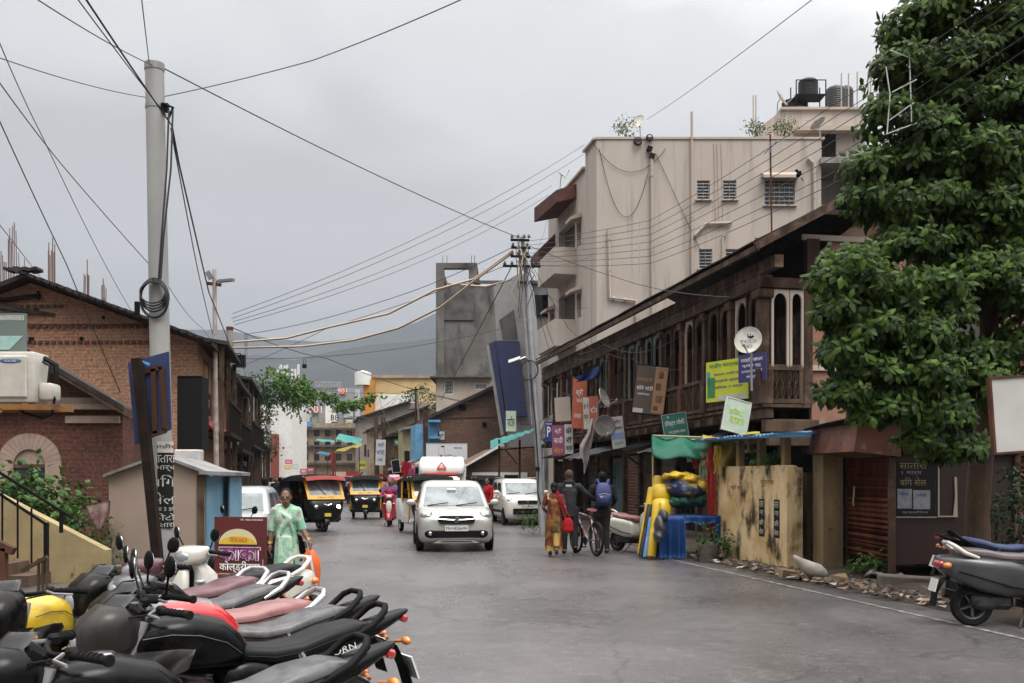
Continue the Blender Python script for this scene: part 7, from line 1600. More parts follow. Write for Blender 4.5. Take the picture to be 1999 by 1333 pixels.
for s, y, h in (('सातारा',896,.11),('1 मार्च',914,.09),('बिग',938,.17),('सेल',972,.17),('जाना 3 डबे',992,.07),('फोटो',1008,.10),('सातारा',1024,.06),('जाहीर',872,.07)):
    o = text(s, h, posterw if y > 880 else ink, tp, (0.03,0,zz(y)), w=.36)
    bent(o, V((0,0,0)), .160)
# dark leaning post with the back of a blue board
lp = T('board_post', 'dark leaning timber post carrying a blue signboard seen from the back', 'post', (P(316,0,13.6).x,13.6,0)); l = lp.location; D = 13.6
mb = MB(); mb.beam(V((0,0,-.05)), P(279,800,D)-l, .14, .12); mb.beam(P(279,800,D)-l, P(268,700,D)-l, .14, .12); obj('shaft', mb, woodd, lp)
bd = [(250,708),(329,686),(334,838),(264,868)]
mb = MB(); mb.prism([P(x,y,D+.12)-l for x, y in bd], (0,.04,0)); brd = obj('board', mb, mat('board_blue',(.012,.022,.085),.6,c2=(.02,.035,.12),sc=2), lp)
mb = MB()
for (x0,y0),(x1,y1) in (((272,728),(276,855)),((316,716),(324,840)),((272,728),(316,716)),((276,855),(324,840)),((300,720),(304,846))): mb.beam(P(x0,y0,D+.1)-l, P(x1,y1,D+.1)-l, .07, .05, (0,1,0))
obj('back_frame', mb, mat('brown_frame',(.06,.03,.018),.8), lp)
mb = MB(); mb.prism([P(x,y,D+.02)-l for x, y in ((266,744),(269,742),(279,806),(273,810))], (0,.01,0)); mb.prism([P(x,y,D+.02)-l for x, y in ((277,703),(294,709),(291,714),(280,708))], (0,.01,0)); mb.prism([P(x,y,D+.02)-l for x, y in ((275,812),(279,812),(278,832),(275,832))], (0,.01,0)); obj('torn_strip', mb, mat('torn_light_blue',(.10,.32,.50),.6), lp)
def pole(label, px0, px1, ytop, D, r0, r1, m, name='utility_pole', group='concrete poles along the left kerb'):
    b0 = P(px0,0,D); t = T(name, label, 'pole', (b0.x,D,0), 0, group); tpz = P(px1,ytop,D)-t.location
    mb = MB(); mb.cyl((0,0,-.1), tpz, r0, r1, 12); obj('shaft', mb, m, t, smooth=50); return t, tpz
t, q = pole('tall rusty lamp pole with two lamp heads and a floodlight above the left shops', 424, 419, 526, 27, .085, .055, mat('rusty_pale_pole',(.30,.24,.21),.8,c2=(.42,.40,.38),sc=5), 'street_lamp', None)
l = t.location
mb = MB(); mb.beam(P(404,553,27)-l, P(432,556,27)-l, .08, .08); mb.beam(P(420,552,27)-l, P(430,546,27)-l,.04,.04); mb.beam(P(419,546,27)-l, P(412,538,27)-l,.04,.04); obj('arm', mb, rust, t)
mb = MB(); mb.beam(P(428,549,26.9)-l, P(456,546,26.7)-l, .12, .07); obj('lamp_head', mb, mat('lamp_grey',(.16,.16,.17),.5), t); mb = MB(); mb.box(P(409,537,26.9)-l, (.14,.05,.22), rotm(0,-30,0)); obj('floodlight', mb, mat('lamp_grey',(.1,.13,.13)), t)
t, q = pole('thick concrete pole wrapped with cable coils left of the thin blue pole', 456, 449, 645, 33, .15, .11, concp); l = t.location
mb = MB(); mb.cyl(q, q+V((0,0,.12)), .118, .118, 12); obj('cap', mb, rust, t)
for y in (760, 830):
    mb = MB(); c = P(462,y,32.8)-l; mb.tube([c+V((.1*math.sin(a*math.pi/8),0,.55*math.cos(a*math.pi/8)*(1 if y < 800 else .4))) for a in range(17)], .02, 5); obj('cable_coil', mb, wirem, t)
mb = MB(); mb.box(P(470,705,32.8)-l, (.3,.2,.4)); mb.tube([P(452,690,32.7)-l,P(470,690,32.6)-l,P(476,720,32.6)-l],.02,5); obj('junction_box', mb, blackm, t)
pole('thin blue grey steel pole beside the dark wine shop board', 482, 481, 650, 38, .085, .06, mat('blue_grey_pole',(.22,.25,.30),.6,c2=(.16,.17,.19),sc=4))
t, q = pole('short concrete pole carrying a black box behind the thin blue pole', 497, 497, 770, 60, .16, .13, concp); mb = MB(); mb.box(P(490,862,59.6)-t.location,(.35,.3,.35)); mb.box(P(508,861,59.6)-t.location,(.35,.3,.35)); obj('junction_box', mb, blackm, t)
pole('plain concrete pole nearest the white slab building', 524, 524, 820, 70, .19, .15, concp)
t, q = pole('brown timber pole tangled with wires among the right shops', 737, 734, 812, 75, .2, .16, wood2, group='timber poles along the right shops')
t, q = pole('leaning brown pole with slack wire knots beside the blue lettered banner', 758, 748, 815, 70, .2, .16, wood, group='timber poles along the right shops')
t, q = pole('brown pole standing against the blue shop', 833, 831, 800, 56.2, .16, .14, wood, group='timber poles along the right shops')
t, q = pole('thin pole with a crossarm above the tan sagging roof', 812, 812, 755, 74, .09, .07, rust, group=None); mb = MB(); mb.beam(P(795,764,74)-t.location, P(830,758,74)-t.location,.1,.1); obj('crossarm', mb, rust, t); mb = MB(); mb.beam(P(798,800,74)-t.location, P(830,798,74)-t.location,.1,.1); obj('crossarm', mb, rust, t)
t, q = pole('slanting pale pole leaning off the crossarm pole', 828, 815, 766, 72, .07, .06, concp, group=None)
# steel lattice pole on the right
st_ = T('steel_pole', 'tapering steel pole with crossarms a street light and wire coils on the right kerb', 'pole', (P(1061,0,28).x,28,0)); l = st_.location; D = 28
tp_ = P(1020,462,D)-l
mb = MB(); mb.tube([V((.0,0,-.1)), P(1050,860,D)-l, P(1040,700,D)-l, P(1027,520,D)-l, tp_], [.11,.10,.085,.07,.06], 10); obj('shaft', mb, steel, st_, smooth=50)
mb = MB(); mb.tube([P(1040,830,D)-l, P(1034,740,D)-l, P(1017,530,D)-l, P(1013,470,D)-l], .04, 6)
for i in range(9): f = i/8; y = 480+35*i; x0 = 1014+.066*(y-480); x1 = 1024+.075*(y-480); mb.beam(P(x0,y,D)-l, P(x1,y+10,D)-l, .025, .025)
obj('lattice', mb, steel, st_)
for y, x0, x1 in ((468,997,1034),(483,998,1036),(500,997,1036),(519,982,1056),(551,1013,1029)): mb = MB(); mb.beam(P(x0,y,D-.12)-l, P(x1,y+1,D-.12)-l, .07, .06); obj('crossarm', mb, blackm, st_)
r = random.Random(8)
for y, xs in ((462,(1000,1012,1024,1033)),(478,(1002,1030)),(495,(1000,1012,1030)),(514,(986,1000,1040,1052))):
    for x in xs: mb = MB(); q = P(x,y,D-.12)-l; mb.lathe([(0,-.04),(.035,-.03),(.05,0),(.03,.03),(.035,.05),(0,.06)], MX.Translation(q), 8); obj('insulator', mb, mat('insulator_brown',(.09,.05,.04),.3), st_)
for i in range(12):
    mb = MB(); a = P(1020+r.uniform(-14,14),470+r.uniform(0,40),D-.2)-l; b = P(1022+r.uniform(-10,26),540+r.uniform(0,90),D-.2)-l; m_ = (a+b)/2+V((r.uniform(-.3,.4),-.1,r.uniform(-.3,.1))); mb.tube([a,a.lerp(m_,.6)+V((r.uniform(-.1,.1),0,0)),m_,b],.011,4); obj('loose_wire', mb, wirem if i % 3 else wiret, st_)
mb = MB(); mb.tube([P(1036,705,D)-l, P(1025,697,D-.2)-l, P(1012,703,D-.3)-l], .03, 6); obj('lamp_arm', mb, steel, st_)
mb = MB(); mb.loft([[P(x,y,D-.3+dy)-l+V((0,0,dz)) for dy, dz in ((-.08,0),(.08,0),(.06,.08),(-.06,.08))] for x, y in ((993,708),(1003,705),(1016,700))]); obj('lamp_head', mb, white, st_)
for k in range(2): mb = MB(); c = P(1034,722,D-.15)-l; mb.tube([c+V((.24*math.sin(a*math.pi/10),-.03*k,.27*math.cos(a*math.pi/10))) for a in range(21)], .02, 5); obj('cable_coil', mb, wirem, st_)
mb = MB(); mb.tube([P(1036,730,D-.1)-l,P(1046,830,D-.12)-l,P(1052,920,D-.12)-l,P(1050,960,D-.2)-l,P(1056,985,D-.2)-l],.022,6); obj('down_cable', mb, wirem, st_)
mb = MB(); mb.box(P(1050,915,D-.12)-l,(.12,.1,.1)); obj('junction_box', mb, blackm, st_)
# ------------------------------------------------------------------ overhead wires
G = 'thin overhead wires'
def wire(label, pts, r=.012, sag=.25, m=None, group=None):
    return cable('overhead_wire', [P(*p) for p in pts], r*(1 if m else .68), m or wirem, label, 'wire', sag, 12, group, 4)
wire('thin wire from the thick post top across the sky down to the steel pole', [(318,132,14.5),(1014,464,28)], .016, .15)
wire('thin wire from the upper left corner to the thick post top', [(60,-10,8),(300,128,14.5)], .010, .1)
wire('thick black cable from the upper left past the post top clamp', [(160,-14,9),(336,245,14.4)], .018, .05)
wire('black cable beside the thick one passing behind the post top', [(146,-10,9.5),(325,225,14.5)], .012, .05)
wire('thick black cable falling from the post clamp to the concrete pole', [(336,245,14.4),(350,320,15.5),(408,570,22),(449,672,33)], .020, .0)
wire('thinner black cable falling beside the thick one behind the post', [(334,250,14.4),(385,520,20),(420,668,30)], .014, .1)
wire('thin wire dropping straight onto the post top', [(276,-10,10),(292,126,14.5)], .009, 0)
wire('thin wire rising from the post to the top centre of the sky', [(322,188,14.5),(610,118,12),(912,-6,9)], .010, .1)
wire('thin wire crossing from the left edge to the post collar', [(-20,106,9),(286,190,14.5)], .008, .15)
wire('steep thin wire in the left sky reaching down to the brick gable', [(-10,60,9),(80,260,12),(265,620,22)], .008, .2)
wire('diagonal thin wire in the left sky meeting the post halfway', [(-10,148,9),(120,320,12),(294,518,14.6)], .010, .1)
wire('diagonal thin wire running down in front of the brick gable wall', [(-10,215,9),(130,515,11.5),(235,765,13.5)], .009, .1)
wire('short thin wire over the rusty bars at the left edge', [(-10,426,12),(85,548,26)], .01, .0)
wire('lowest thin wire passing behind the post toward the concrete pole', [(330,560,15),(395,640,22),(450,690,33)], .008, .2)
for i, (a, b) in enumerate((((455,612,33),(1142,282,45)),((452,622,33),(1142,300,45)),((455,628,33),(1078,362,50)),((458,634,33),(1072,380,51)))):
    wire(('top','second','third','lowest')[i]+' of the four long wires fanning from the concrete pole to the beige block roof', [a, b], .014, .5)
wire('wire rising from the left poles to the steel pole crossarm', [(482,652,38),(740,590,33),(998,484,28)], .016, .3)
wire('wire from the concrete pole sagging under the tan cables', [(470,700,36),(700,690,36),(985,640,40)], .016, .3)
wire('wire from the left poles rising steeply to the steel pole side arm', [(470,715,36),(640,640,32),(984,520,28)], .013, .2)
for i, p in enumerate((((452,668,33),(560,660,32),(645,638,31),(760,612,30),(850,566,29),(925,545,28.6),(1002,489,28)),((452,679,33),(590,676,32),(690,664,31),(780,640,30),(860,600,29),(930,545,28.4),(1003,492,28)))):
    wire(('upper','lower')[i]+' thick tan cable swagging across the street from the concrete pole', p, .034, .0, wiret)
wire('sagging tan cable looping from the tower to the steel pole', [(850,571,31),(880,553,30.5),(950,559,29),(1000,545,28.2)], .026, .1, wiret)
wire('long dark wire from the left poles falling across the hill to the blue building', [(455,640,33),(640,700,45),(860,775,56),(985,800,56)], .025, .2)
wire('far wire strung level above the grey hoardings', [(612,758,100),(750,766,88),(812,758,74)], .03, .3)
wire('wire from the crossarm pole to the brick gable', [(812,758,74),(960,790,57)], .03, .2)
wire('dark stay wire slanting across the concrete tower', [(1002,515,28),(862,780,45)], .022, .05)
wire('wire falling from the sky top right to the roof dish on the beige block', [(1595,-8,16),(1262,234,45)], .014, .05)
for i in range(7):
    x0, y0 = 1048, 474+9*i
    wire(('first','second','third','fourth','fifth','sixth','seventh')[i]+' of seven parallel wires counted from the top crossing the beige block into the tree', [(1034,470+8*i,28),(1270,430+14*i,22),(1640,(196,222,246,268,300,330,352)[i],13),(2060,(-80,-62,-38,-8,30,58,85)[i],8.5)], .0085, .12)
wire('dark wire from the steel pole down past the beige block to the old roof', [(1034,480,28),(1200,540,30),(1425,580,21)], .014, .25)
wire('service wire from the steel pole dropping to the veranda roof edge', [(1030,500,28),(1110,640,32),(1165,690,32)], .012, .2)
wire('looped service wire hanging along the dark veranda eave', [(1130,690,34),(1180,672,31),(1250,688,28),(1330,655,25.5),(1400,600,23)], .012, .5)
wire('second looped wire drooping below the veranda eave', [(1120,700,34.5),(1190,690,31),(1235,700,29),(1290,720,27),(1340,715,25)], .010, .6)
wire('thin wire strung across the shop signs at balcony height', [(1060,750,36),(1110,770,34),(1250,780,27.5),(1340,765,24.5)], .009, .2)
for i, (a, b) in enumerate((((1030,510,28),(1075,690,36)),((1032,520,28),(1100,720,36)),((1026,540,28),(1150,600,44)),((1034,500,28),(1140,470,45)),((1036,515,28),(1180,480,44)),((1028,505,28),(1070,420,52)))):
    wire(('wire from the steel pole straight down to the awning signs','wire from the steel pole to the first veranda post','wire from the steel pole to the beige block lower balcony','wire from the steel pole to the beige block middle balcony','wire from the steel pole to the drain pipes on the side wall','wire from the steel pole up to the maroon canopy')[i], [a, b], .011, .4)
sp_ = T('wire_spacer', 'pale plastic line spacer frame hanging on the wires in front of the tree', 'wire spacer', P(1765,260,11.2)); l = sp_.location; D = 11.2
mb = MB()
for (x0,y0),(x1,y1) in (((1730,130),(1738,185)),((1738,185),(1732,262)),((1776,108),(1780,238)),((1738,98),(1790,118)),((1742,180),(1790,155)),((1736,235),(1785,200)),((1730,262),(1790,240))): mb.tube([P(x0,y0,D)-l,P(x1,y1,D)-l],.007,6)
obj('spacer_rod', mb, mat('spacer_pale',(.5,.5,.48),.6), sp_)
for i, x in enumerate((1249, 1277)):
    s2 = T('wire_spacer', ('left','right')[i]+' thin spacer rod tying the wires in front of the beige side wall', 'wire spacer', P(x,530,22)); mb = MB(); mb.tube([V((0,0,0)), P(x,436,22)-s2.location], .012, 5); obj('spacer_rod', mb, steel, s2)
hb = T('hanging_box', 'small black box hanging from the long wire over the far street', 'box', P(595,718,42)); mb = MB(); mb.box((0,0,.07),(.16,.14,.16)); obj('box_body', mb, blackm, hb); mb = MB(); mb.tube([(-.05,0,.15),(-.05,0,.36),(.05,0,.36),(.05,0,.15)],.012,5); obj('hanger', mb, blackm, hb)
an = T('tv_antenna', 'tall thin television antenna mast in front of the beige block windows', 'antenna', (P(1508,0,24).x,24,P(0,520,24).z)); l = an.location; D = 24
mb = MB(); mb.tube([(0,0,0), P(1504,262,D)-l], .022, 6); obj('mast', mb, rust, an)
mb = MB(); mb.tube([P(1493,300,D)-l,P(1518,275,D-.5)-l],.012,5)
for i in range(7): c = P(1493+4*i,300-4*i,D-.08*i)-l; mb.tube([c+V((-.16,.1,-.0)),c+V((.2,-.1,.03))],.006,4)
obj('antenna_rod', mb, steel, an)
bd_ = T('bird', 'dark bird perched on the wires by the curtained window', 'bird', P(1560,340,13.9)); mb = MB(); mb.ell((0,0,.0),(.035,.03,.055),rotm(0,30,0)); mb.ell((-.03,0,.05),(.022,.022,.022)); mb.beam((.03,0,-.04),(.06,0,-.1),.025,.008); mb.beam((-.05,0,.05),(-.07,0,.045),.008,.008); remesh('body', mb, blackm, bd_, .006, 1)
# ------------------------------------------------------------------ signs
def board(label, px0, px1, y0, y1, D, m, yaw=0, roll=0, th=.06, texts=(), edge=None, name='signboard', cat='sign', tilt=0, frame=None, group=None):
    "a board whose face fills the given picture box at depth D; yaw turns it about its middle"
    c = P((px0+px1)/2, (y0+y1)/2, D); w, h = (px1-px0)*D/F/max(.25,math.cos(R(yaw))), (y1-y0)*D/F
    t = T(name, label, cat, (c.x, c.y, c.z-h/2), yaw, group)
    m4 = MX.Translation((0,0,h/2)) @ MX.Rotation(R(roll),4,'Y') @ MX.Rotation(R(tilt),4,'X')
    def put(mb): bmesh.ops.transform(mb.bm, matrix=m4, verts=mb.bm.verts); return mb
    mb = MB(); mb.b2((-w/2,0,-h/2),(w/2,th,h/2)); obj('board', put(mb), m, t)
    if edge:
        mb = MB()
        for a, b in (((-w/2-.02,-h/2-.02),(w/2+.02,-h/2)),((-w/2-.02,h/2),(w/2+.02,h/2+.02)),((-w/2-.02,-h/2),(-w/2,h/2)),((w/2,-h/2),(w/2+.02,h/2))): mb.b2((a[0],-.012,a[1]),(b[0],th+.01,b[1]))
        obj('frame', put(mb), edge, t)
    for tx in texts:
        if tx[0] == 'box':
            _, x0, x1, z0, z1, mm = tx; mb = MB(); mb.b2((x0*w,-.006,z0*h),(x1*w,-.0015,z1*h)); obj('panel', put(mb), mm, t)
        else:
            s, x, z, hh, ww, mm = tx; o = text(s, hh*h, mm, t, (x*w,-.009,z*h), w=ww*w if ww else None, off=.012)
            if o: o.data.transform(m4)
    return t, put, w, h
HD = lambda px, off=.35: (9.884-off)/((px-1000)/F+.197)
sgreen = mat('sign_green', (.03,.16,.125), .6); syel = mat('banner_yellow', (.60,.62,.03), .6, c2=(.50,.55,.06), sc=2); sblue = mat('banner_blue', (.045,.04,.16), .6); sor = mat('sign_orange', (.50,.12,.06), .55, c2=(.42,.10,.05), sc=3); sbr = mat('sign_brown', (.105,.07,.055), .5); stan = mat('sign_tan', (.42,.23,.12), .55, c2=(.36,.19,.10), sc=2); spur = mat('sign_purple', (.24,.06,.13), .55); swh = mat('sign_white', (.55,.55,.52), .55, c2=(.42,.41,.38), sc=4); smar = mat('sign_maroon', (.11,.018,.02), .5); spale = mat('sign_pale_green', (.42,.50,.40), .55, c2=(.30,.40,.30), sc=3)
# yellow and blue banners tied along the railing
D = 23.4
board('bright yellow banner with blue writing tied to the veranda railing', 1389, 1449, 702, 782, 23.2, syel, -60, 0, .02, [('जाहीर कार्यक्रम',0,.38,.14,.85,mat('ink_green',(.05,.22,.08))),('सातारा नगरी मध्ये',.05,.16,.09,.7,sblue),('सर्वांचे स्वागत',.05,-.0,.09,.7,sblue),('दिनांक १ मार्च',.05,-.16,.09,.65,sblue),('box',-.46,-.28,-.40,.1,mat('ink_green',(.05,.22,.08))),('box',-.48,-.40,-.1,.25,bluew),('box',-.2,.48,-.48,-.36,swh)], None, 'banner', 'banner', frame=None)
board('small violet blue banner with white writing beside the yellow one', 1449, 1488, 690, 745, 22.1, sblue, -58, 0, .02, [('मराठी शाळा',0,.3,.16,.8,inkw),('प्रवेश सुरू',0,.08,.14,.7,inkw),('इयत्ता पहिली',0,-.12,.13,.75,inkw),('संपर्क',0,-.32,.12,.4,inkw)], None, 'banner', 'banner')
board('tall brown and tan signboard box leaning out from the veranda', 1240, 1300, 714, 808, 28, sbr, -12, 7, .3, [('box',.1,.49,-.47,.49,stan),('लक्ष्मी',-.2,.2,.10,.5,stan),('सोने चांदी',-.18,.03,.10,.52,inkw),('ज्वेलर्स',-.2,-.1,.06,.4,inkw),('box',-.48,-.16,-.49,-.40,swh),('box',.2,.36,.25,.4,sbr),('box',.16,.33,.0,.15,sbr),('box',.2,.4,-.25,-.1,sbr),('box',.15,.3,-.42,-.32,sbr)], blackm, cat='sign')
board('tall orange shop sign with white script above the second orange panel', 1118, 1145, 736, 836, 34.5, sor, -8, 2, .1, [('श्री',0,.2,.16,.5,inkw),('साई',0,.05,.10,.4,inkw),('मोबाईल',-.1,-.25,.12,.55,inkw)], None)
board('orange shop sign with a grey lettered strip beside the tall orange one', 1138, 1169, 774, 838, 33.6, sor, -10, -2, .1, [('box',-.45,-.08,-.48,.48,swh),('झे रॉ',-.27,.2,.2,.3,ink),('क्स',-.27,-.15,.2,.25,ink),('शॉप',.2,.1,.2,.4,inkw)], None)
board('grey cream box shaped sign without writing under the eave', 1084, 1114, 775, 822, 37.5, cream, -20, -3, .8, [], None, 'sign_box')
board('blue parking sign with a white letter on the lean-to', 1065, 1079, 823, 862, 36, mat('parking_blue',(.02,.045,.20),.5), 0, 0, .04, [('P',0,.0,.5,.5,inkw),('पार्किंग',0,.38,.1,.8,inkw)], None)
board('purple shop sign with white and orange lettering', 1078, 1103, 830, 889, 35.4, spur, -8, -1, .08, [('श्री',0,.3,.2,.5,inkw),('साडी',0,.02,.22,.7,inkw),('सेंटर',0,-.32,.18,.7,mat('ink_orange',(.7,.3,.05)))], None)
board('narrow grey white sign with black letters beside the purple one', 1103, 1119, 828, 886, 35.3, swh, -8, -1, .08, [('झे',0,.3,.22,.7,ink),('रॉ',0,-.02,.22,.7,ink),('क्स',0,-.33,.2,.8,ink)], None)
board('faded blue and white advert board leaning below the old dish', 1193, 1219, 813, 876, 30.6, swh, -6, -7, .05, [('नवीन',0,.35,.14,.6,mat('ink_red',(.45,.05,.04))),('मोबाईल',0,.15,.12,.8,sblue),('box',-.48,.48,-.2,.0,mat('sky_print',(.25,.32,.55))),('दुरुस्ती',0,-.32,.1,.7,tealm)], None)
board('dark green hospital style board with white writing above the green canopy', 1296, 1341, 808, 854, 25.8, sgreen, -6, -9, .05, [('डॉक्टर जोशी',0,.12,.3,.85,inkw),('बाल रुग्णालय, सातारा',.05,-.28,.14,.7,inkw),('+',-.25,.4,.1,None,inkw)], steel)
board('pale green and white board with a leaf drawing tilted above the tarpaulin roof', 1414, 1463, 780, 844, 21.0, spale, 12, 14, .04, [('हिरवा',-.05,.12,.22,.6,mat('ink_lime',(.35,.5,.05))),('बाजार',.05,-.15,.2,.6,mat('ink_lime',(.35,.5,.05)))], swh, tilt=-8)
t, put, w, h = board('white mobile shop board with thin black lettering on the brick gable', 833, 912, 866, 934, 50, mat('board_white',(.58,.59,.62),.5), 0, 0, .15, [('M  bi|Care',.04,.12,.14,.42,ink),('मोबाईल शॉपी',.22,-.02,.05,.25,ink),('98220 12345',.28,.38,.05,.2,ink),('box',-.2,-.195,-.05,.44,ink),('box',-.06,-.055,-.05,.44,ink),('box',-.14,-.06,.40,.44,ink),('box',.28,.285,-.3,.44,lgr)], lgr)
board('dark navy wine shop board partly hidden between the poles', 462, 486, 853, 917, 37, mat('navy_board',(.012,.016,.03),.6), 0, 0, .08, [('समर्थ',0,.3,.2,.9,inkw),('वाईन',0,.0,.2,.8,inkw),('शॉप',0,-.3,.2,.7,inkw)], None)
board('white cloth banner with blue hand lettering by the leaning pole', 734, 753, 858, 908, 66, swh, 0, 2, .05, [('फिट',0,.3,.2,.7,mat('ink_blue',(.08,.14,.4))),('बॉडी',0,.02,.2,.8,mat('ink_blue',(.08,.14,.4))),('जिम',0,-.28,.15,.5,mat('ink_blue',(.08,.14,.4)))], None, 'banner', 'banner')
board('black framed solar panel like board leaning at the far right shops', 766, 781, 898, 922, 54, blackm, 0, -8, .06, [], swh, 'board', 'board')
for i, (x0,x1,y0,y1,D_,m_,lb,tx) in enumerate(((557,571,897,906,95,mat('pink_board',(.5,.12,.14)),'small pink red sign above the far crowd','सेल'),(556,568,908,917,92,mat('amber_board',(.62,.38,.05)),'small amber sign under the pink red one','चहा'),(569,582,905,916,92,swh,'small white sign right of the amber one','शॉप'),(586,600,915,925,98,mat('pink_board',(.5,.05,.06)),'red banner strung over the far crowd','जय'),(600,614,913,921,98,mat('pink_board',(.5,.05,.06)),'second red banner right of the first far one','श्री'),(676,700,920,929,72,mat('faded_red',(.4,.05,.04)),'long faded red awning board above the far shops','')),):
    board(lb, x0, x1, y0, y1, D_, m_, 0, 0, .05, [(tx,0,0,.5,.6,inkw)] if tx else [], None)
rbn = T('flag', 'dark red pennant cloth hanging at the far right shops', 'flag', P(650,925,75)); l = rbn.location; mb = MB(); mb.prism([P(x,y,75)-l for x, y in ((644,884),(656,884),(654,912),(651,922),(648,910))], (0,.05,0)); obj('cloth', mb, mat('dark_red_cloth',(.28,.02,.03),.8), rbn); mb = MB(); mb.tube([P(650,880,75.1)-l, V((0,.1,-.0))+P(650,950,75)-l], .05, 5); obj('pole', mb, rust, rbn)
for x0, x1, y0, y1, D_, dz, m_, lb in ((655,702,858,868,70,.5,tealm,'torn teal tarpaulin stretched over far right stalls'),(614,654,860,864,95,.25,tealm,'long teal awning on the tan building'),(652,702,884,872,66,.3,mat('dull_yellow_tarp',(.45,.36,.10),.7),'dull yellow tarpaulin edge below the teal one'),(618,640,886,890,96,.3,bluew,'blue awning patch on the tan building')):
    a, b = P(x0,y0,D_), P(x1,y1,D_); t = T('awning', lb, 'awning', (a.x,a.y,0)); l = t.location
    mb = MB(); mb.grid(lambda u, v: a.lerp(b,u)-l+V((0,1.6*v,dz*v+.06*math.sin(u*11)*(1-v))), 14, 4, .03); obj('sheet', mb, m_, t, smooth=60)
    for q in (a, b): mb = MB(); mb.tube([q-l, V((q.x-l.x, q.y-l.y, 0))], .04, 5); obj('post', mb, rust, t)
# goods and garments on the far right pavement
gm = T('hanging_garment', 'pink raincoat on a hanger at the far right shops', 'garment', P(770,965,46)); l = gm.location; mb = MB(); mb.tube([P(770,930,46)-l,P(770,945,46)-l,P(770,962,46)-l],[.22,.2,.27],10); mb.tube([P(760,930,46)-l,P(780,930,46)-l],.09,8); mb.tube([P(762,930,46)-l,P(757,955,46)-l],[.09,.07],8); mb.tube([P(778,930,46)-l,P(784,955,46)-l],[.09,.07],8); remesh('coat', mb, mat('pink_plastic',(.60,.22,.30),.5,c2=(.5,.3,.38),sc=6), gm, .03, 1); mb = MB(); mb.tube([P(770,925,46)-l, V((0,0,-P(770,965,46).z))], .03, 6); obj('stand', mb, steel, gm)
for i, (px, y, D_, c) in enumerate(((791,920,50,(.5,.02,.03)),(797,922,50,(.45,.05,.08)),(804,935,49,(.5,.10,.2)))):
    q = P(px,y,D_); t = T('hanging_garment', ('bright red cloth hanging in the dark shop doorway','darker red cloth hanging beside the bright red one','pink bundle below the red cloths')[i], 'garment', (q.x,q.y,q.z-.5)); mb = MB(); mb.grid(lambda u, v: V(((u-.5)*.32+.02*math.sin(v*9), .05*math.sin(u*14), v*1.0)), 14, 6, .02); obj('cloth', mb, mat('garment_%d' % i, c, .8), t, smooth=60)
# cold drinks board standing on the pavement
ks = T('signboard', 'maroon cold drinks board with a yellow half sun standing behind the parked scooters', 'sign', (P(469,0,13.4).x,13.4,0), -9); w_, h_ = .735, 1.02
mb = MB(); mb.b2((-w_/2,0,.05),(w_/2,.04,.05+h_)); obj('board', mb, smar, ks)
mb = MB(); mb.b2((-w_/2+.006,-.0062,.06),(w_/2-.006,-.002,.33)); obj('lower_panel', mb, mat('board_rust_red',(.20,.03,.02),.5), ks)
cz = .70; arc = [V((-.03+.27*math.cos(math.pi*i/18), -.006, cz+.21*math.sin(math.pi*i/18))) for i in range(19)]
mb = MB(); mb.prism(arc, (0,.005,0)); sun_ = obj('half_sun', mb, mat('sun_cream',(.66,.60,.36),.5), ks)
mb = MB(); mb.prism([V((-.03+.262*math.cos(math.pi*i/18), -.010, cz+.004+.11*math.sin(math.pi*i/18))) for i in range(19)], (0,.003,0)); obj('sun_core', mb, mat('sun_yellow',(.70,.48,.05),.5), sun_)
okk = mat('ink_orange2', (.62,.16,.02), .5); pur = mat('ink_purple', (.22,.03,.16), .5)
text('KAKA', .06, okk, ks, (.03,-.016,.765), w=.17, off=.02); text('क', .07, okk, ks, (-.10,-.016,.765))
text('काका', .185, inkw, ks, (0,-.011,.575), w=.60, off=.055); text('काका', .17, pur, ks, (0,-.016,.575), w=.58, off=.022)
text('कोल्ड्रींक्स', .165, inkw, ks, (.0,-.012,.395), w=.58, off=.018); text('मो. 9860983883', .03, inkw, ks, (.17,-.012,1.035), w=.32)
mb = MB()
for a, b in (((-.3,.30),(.33,.306)),((.324,.306),(.33,.50))): mb.b2((a[0],-.009,a[1]),(b[0],-.004,b[1]))
obj('white_border', mb, inkw, ks)
for i, (x, c) in enumerate(((.0,(.5,.48,.42)),(.24,(.05,.03,.03)))):
    mb = MB(); mb.prism([V((x+.09*math.cos(2*math.pi*k/20), -.011, .21+.09*math.sin(2*math.pi*k/20))) for k in range(20)], (0,.004,0)); mb.prism([V((x+.03*math.cos(2*math.pi*k/12), -.014, .22+.05*math.sin(2*math.pi*k/12))) for k in range(12)], (0,.003,0)); obj('picture_disc', mb, mat('disc_%d' % i, c, .5, c2=(.3,.15,.08), sc=16), ks)
mb = MB()
for s in (-1,1): mb.beam((s*.3,.05,.9),(s*.3,.35,0),.03,.03); mb.beam((s*.3,.05,0),(s*.3,.05,.1),.03,.03)
obj('easel_leg', mb, woodd, ks)
# white board at the right frame edge
t, put, w, h = board('blank dirty white board in a brown frame at the right edge by the tree', 1940, 2090, 735, 878, 8.6, mat('blank_white_board',(.52,.51,.48),.5,c2=(.42,.41,.38),sc=1.5), 0, -4, .04, [('box',.28,.40,-.1,.12,lgr)], rust)
mb = MB(); mb.beam((.28,.06,-t.location.z),(.28,.06,h*.4),.05,.05); obj('support_post', mb, rust, t)
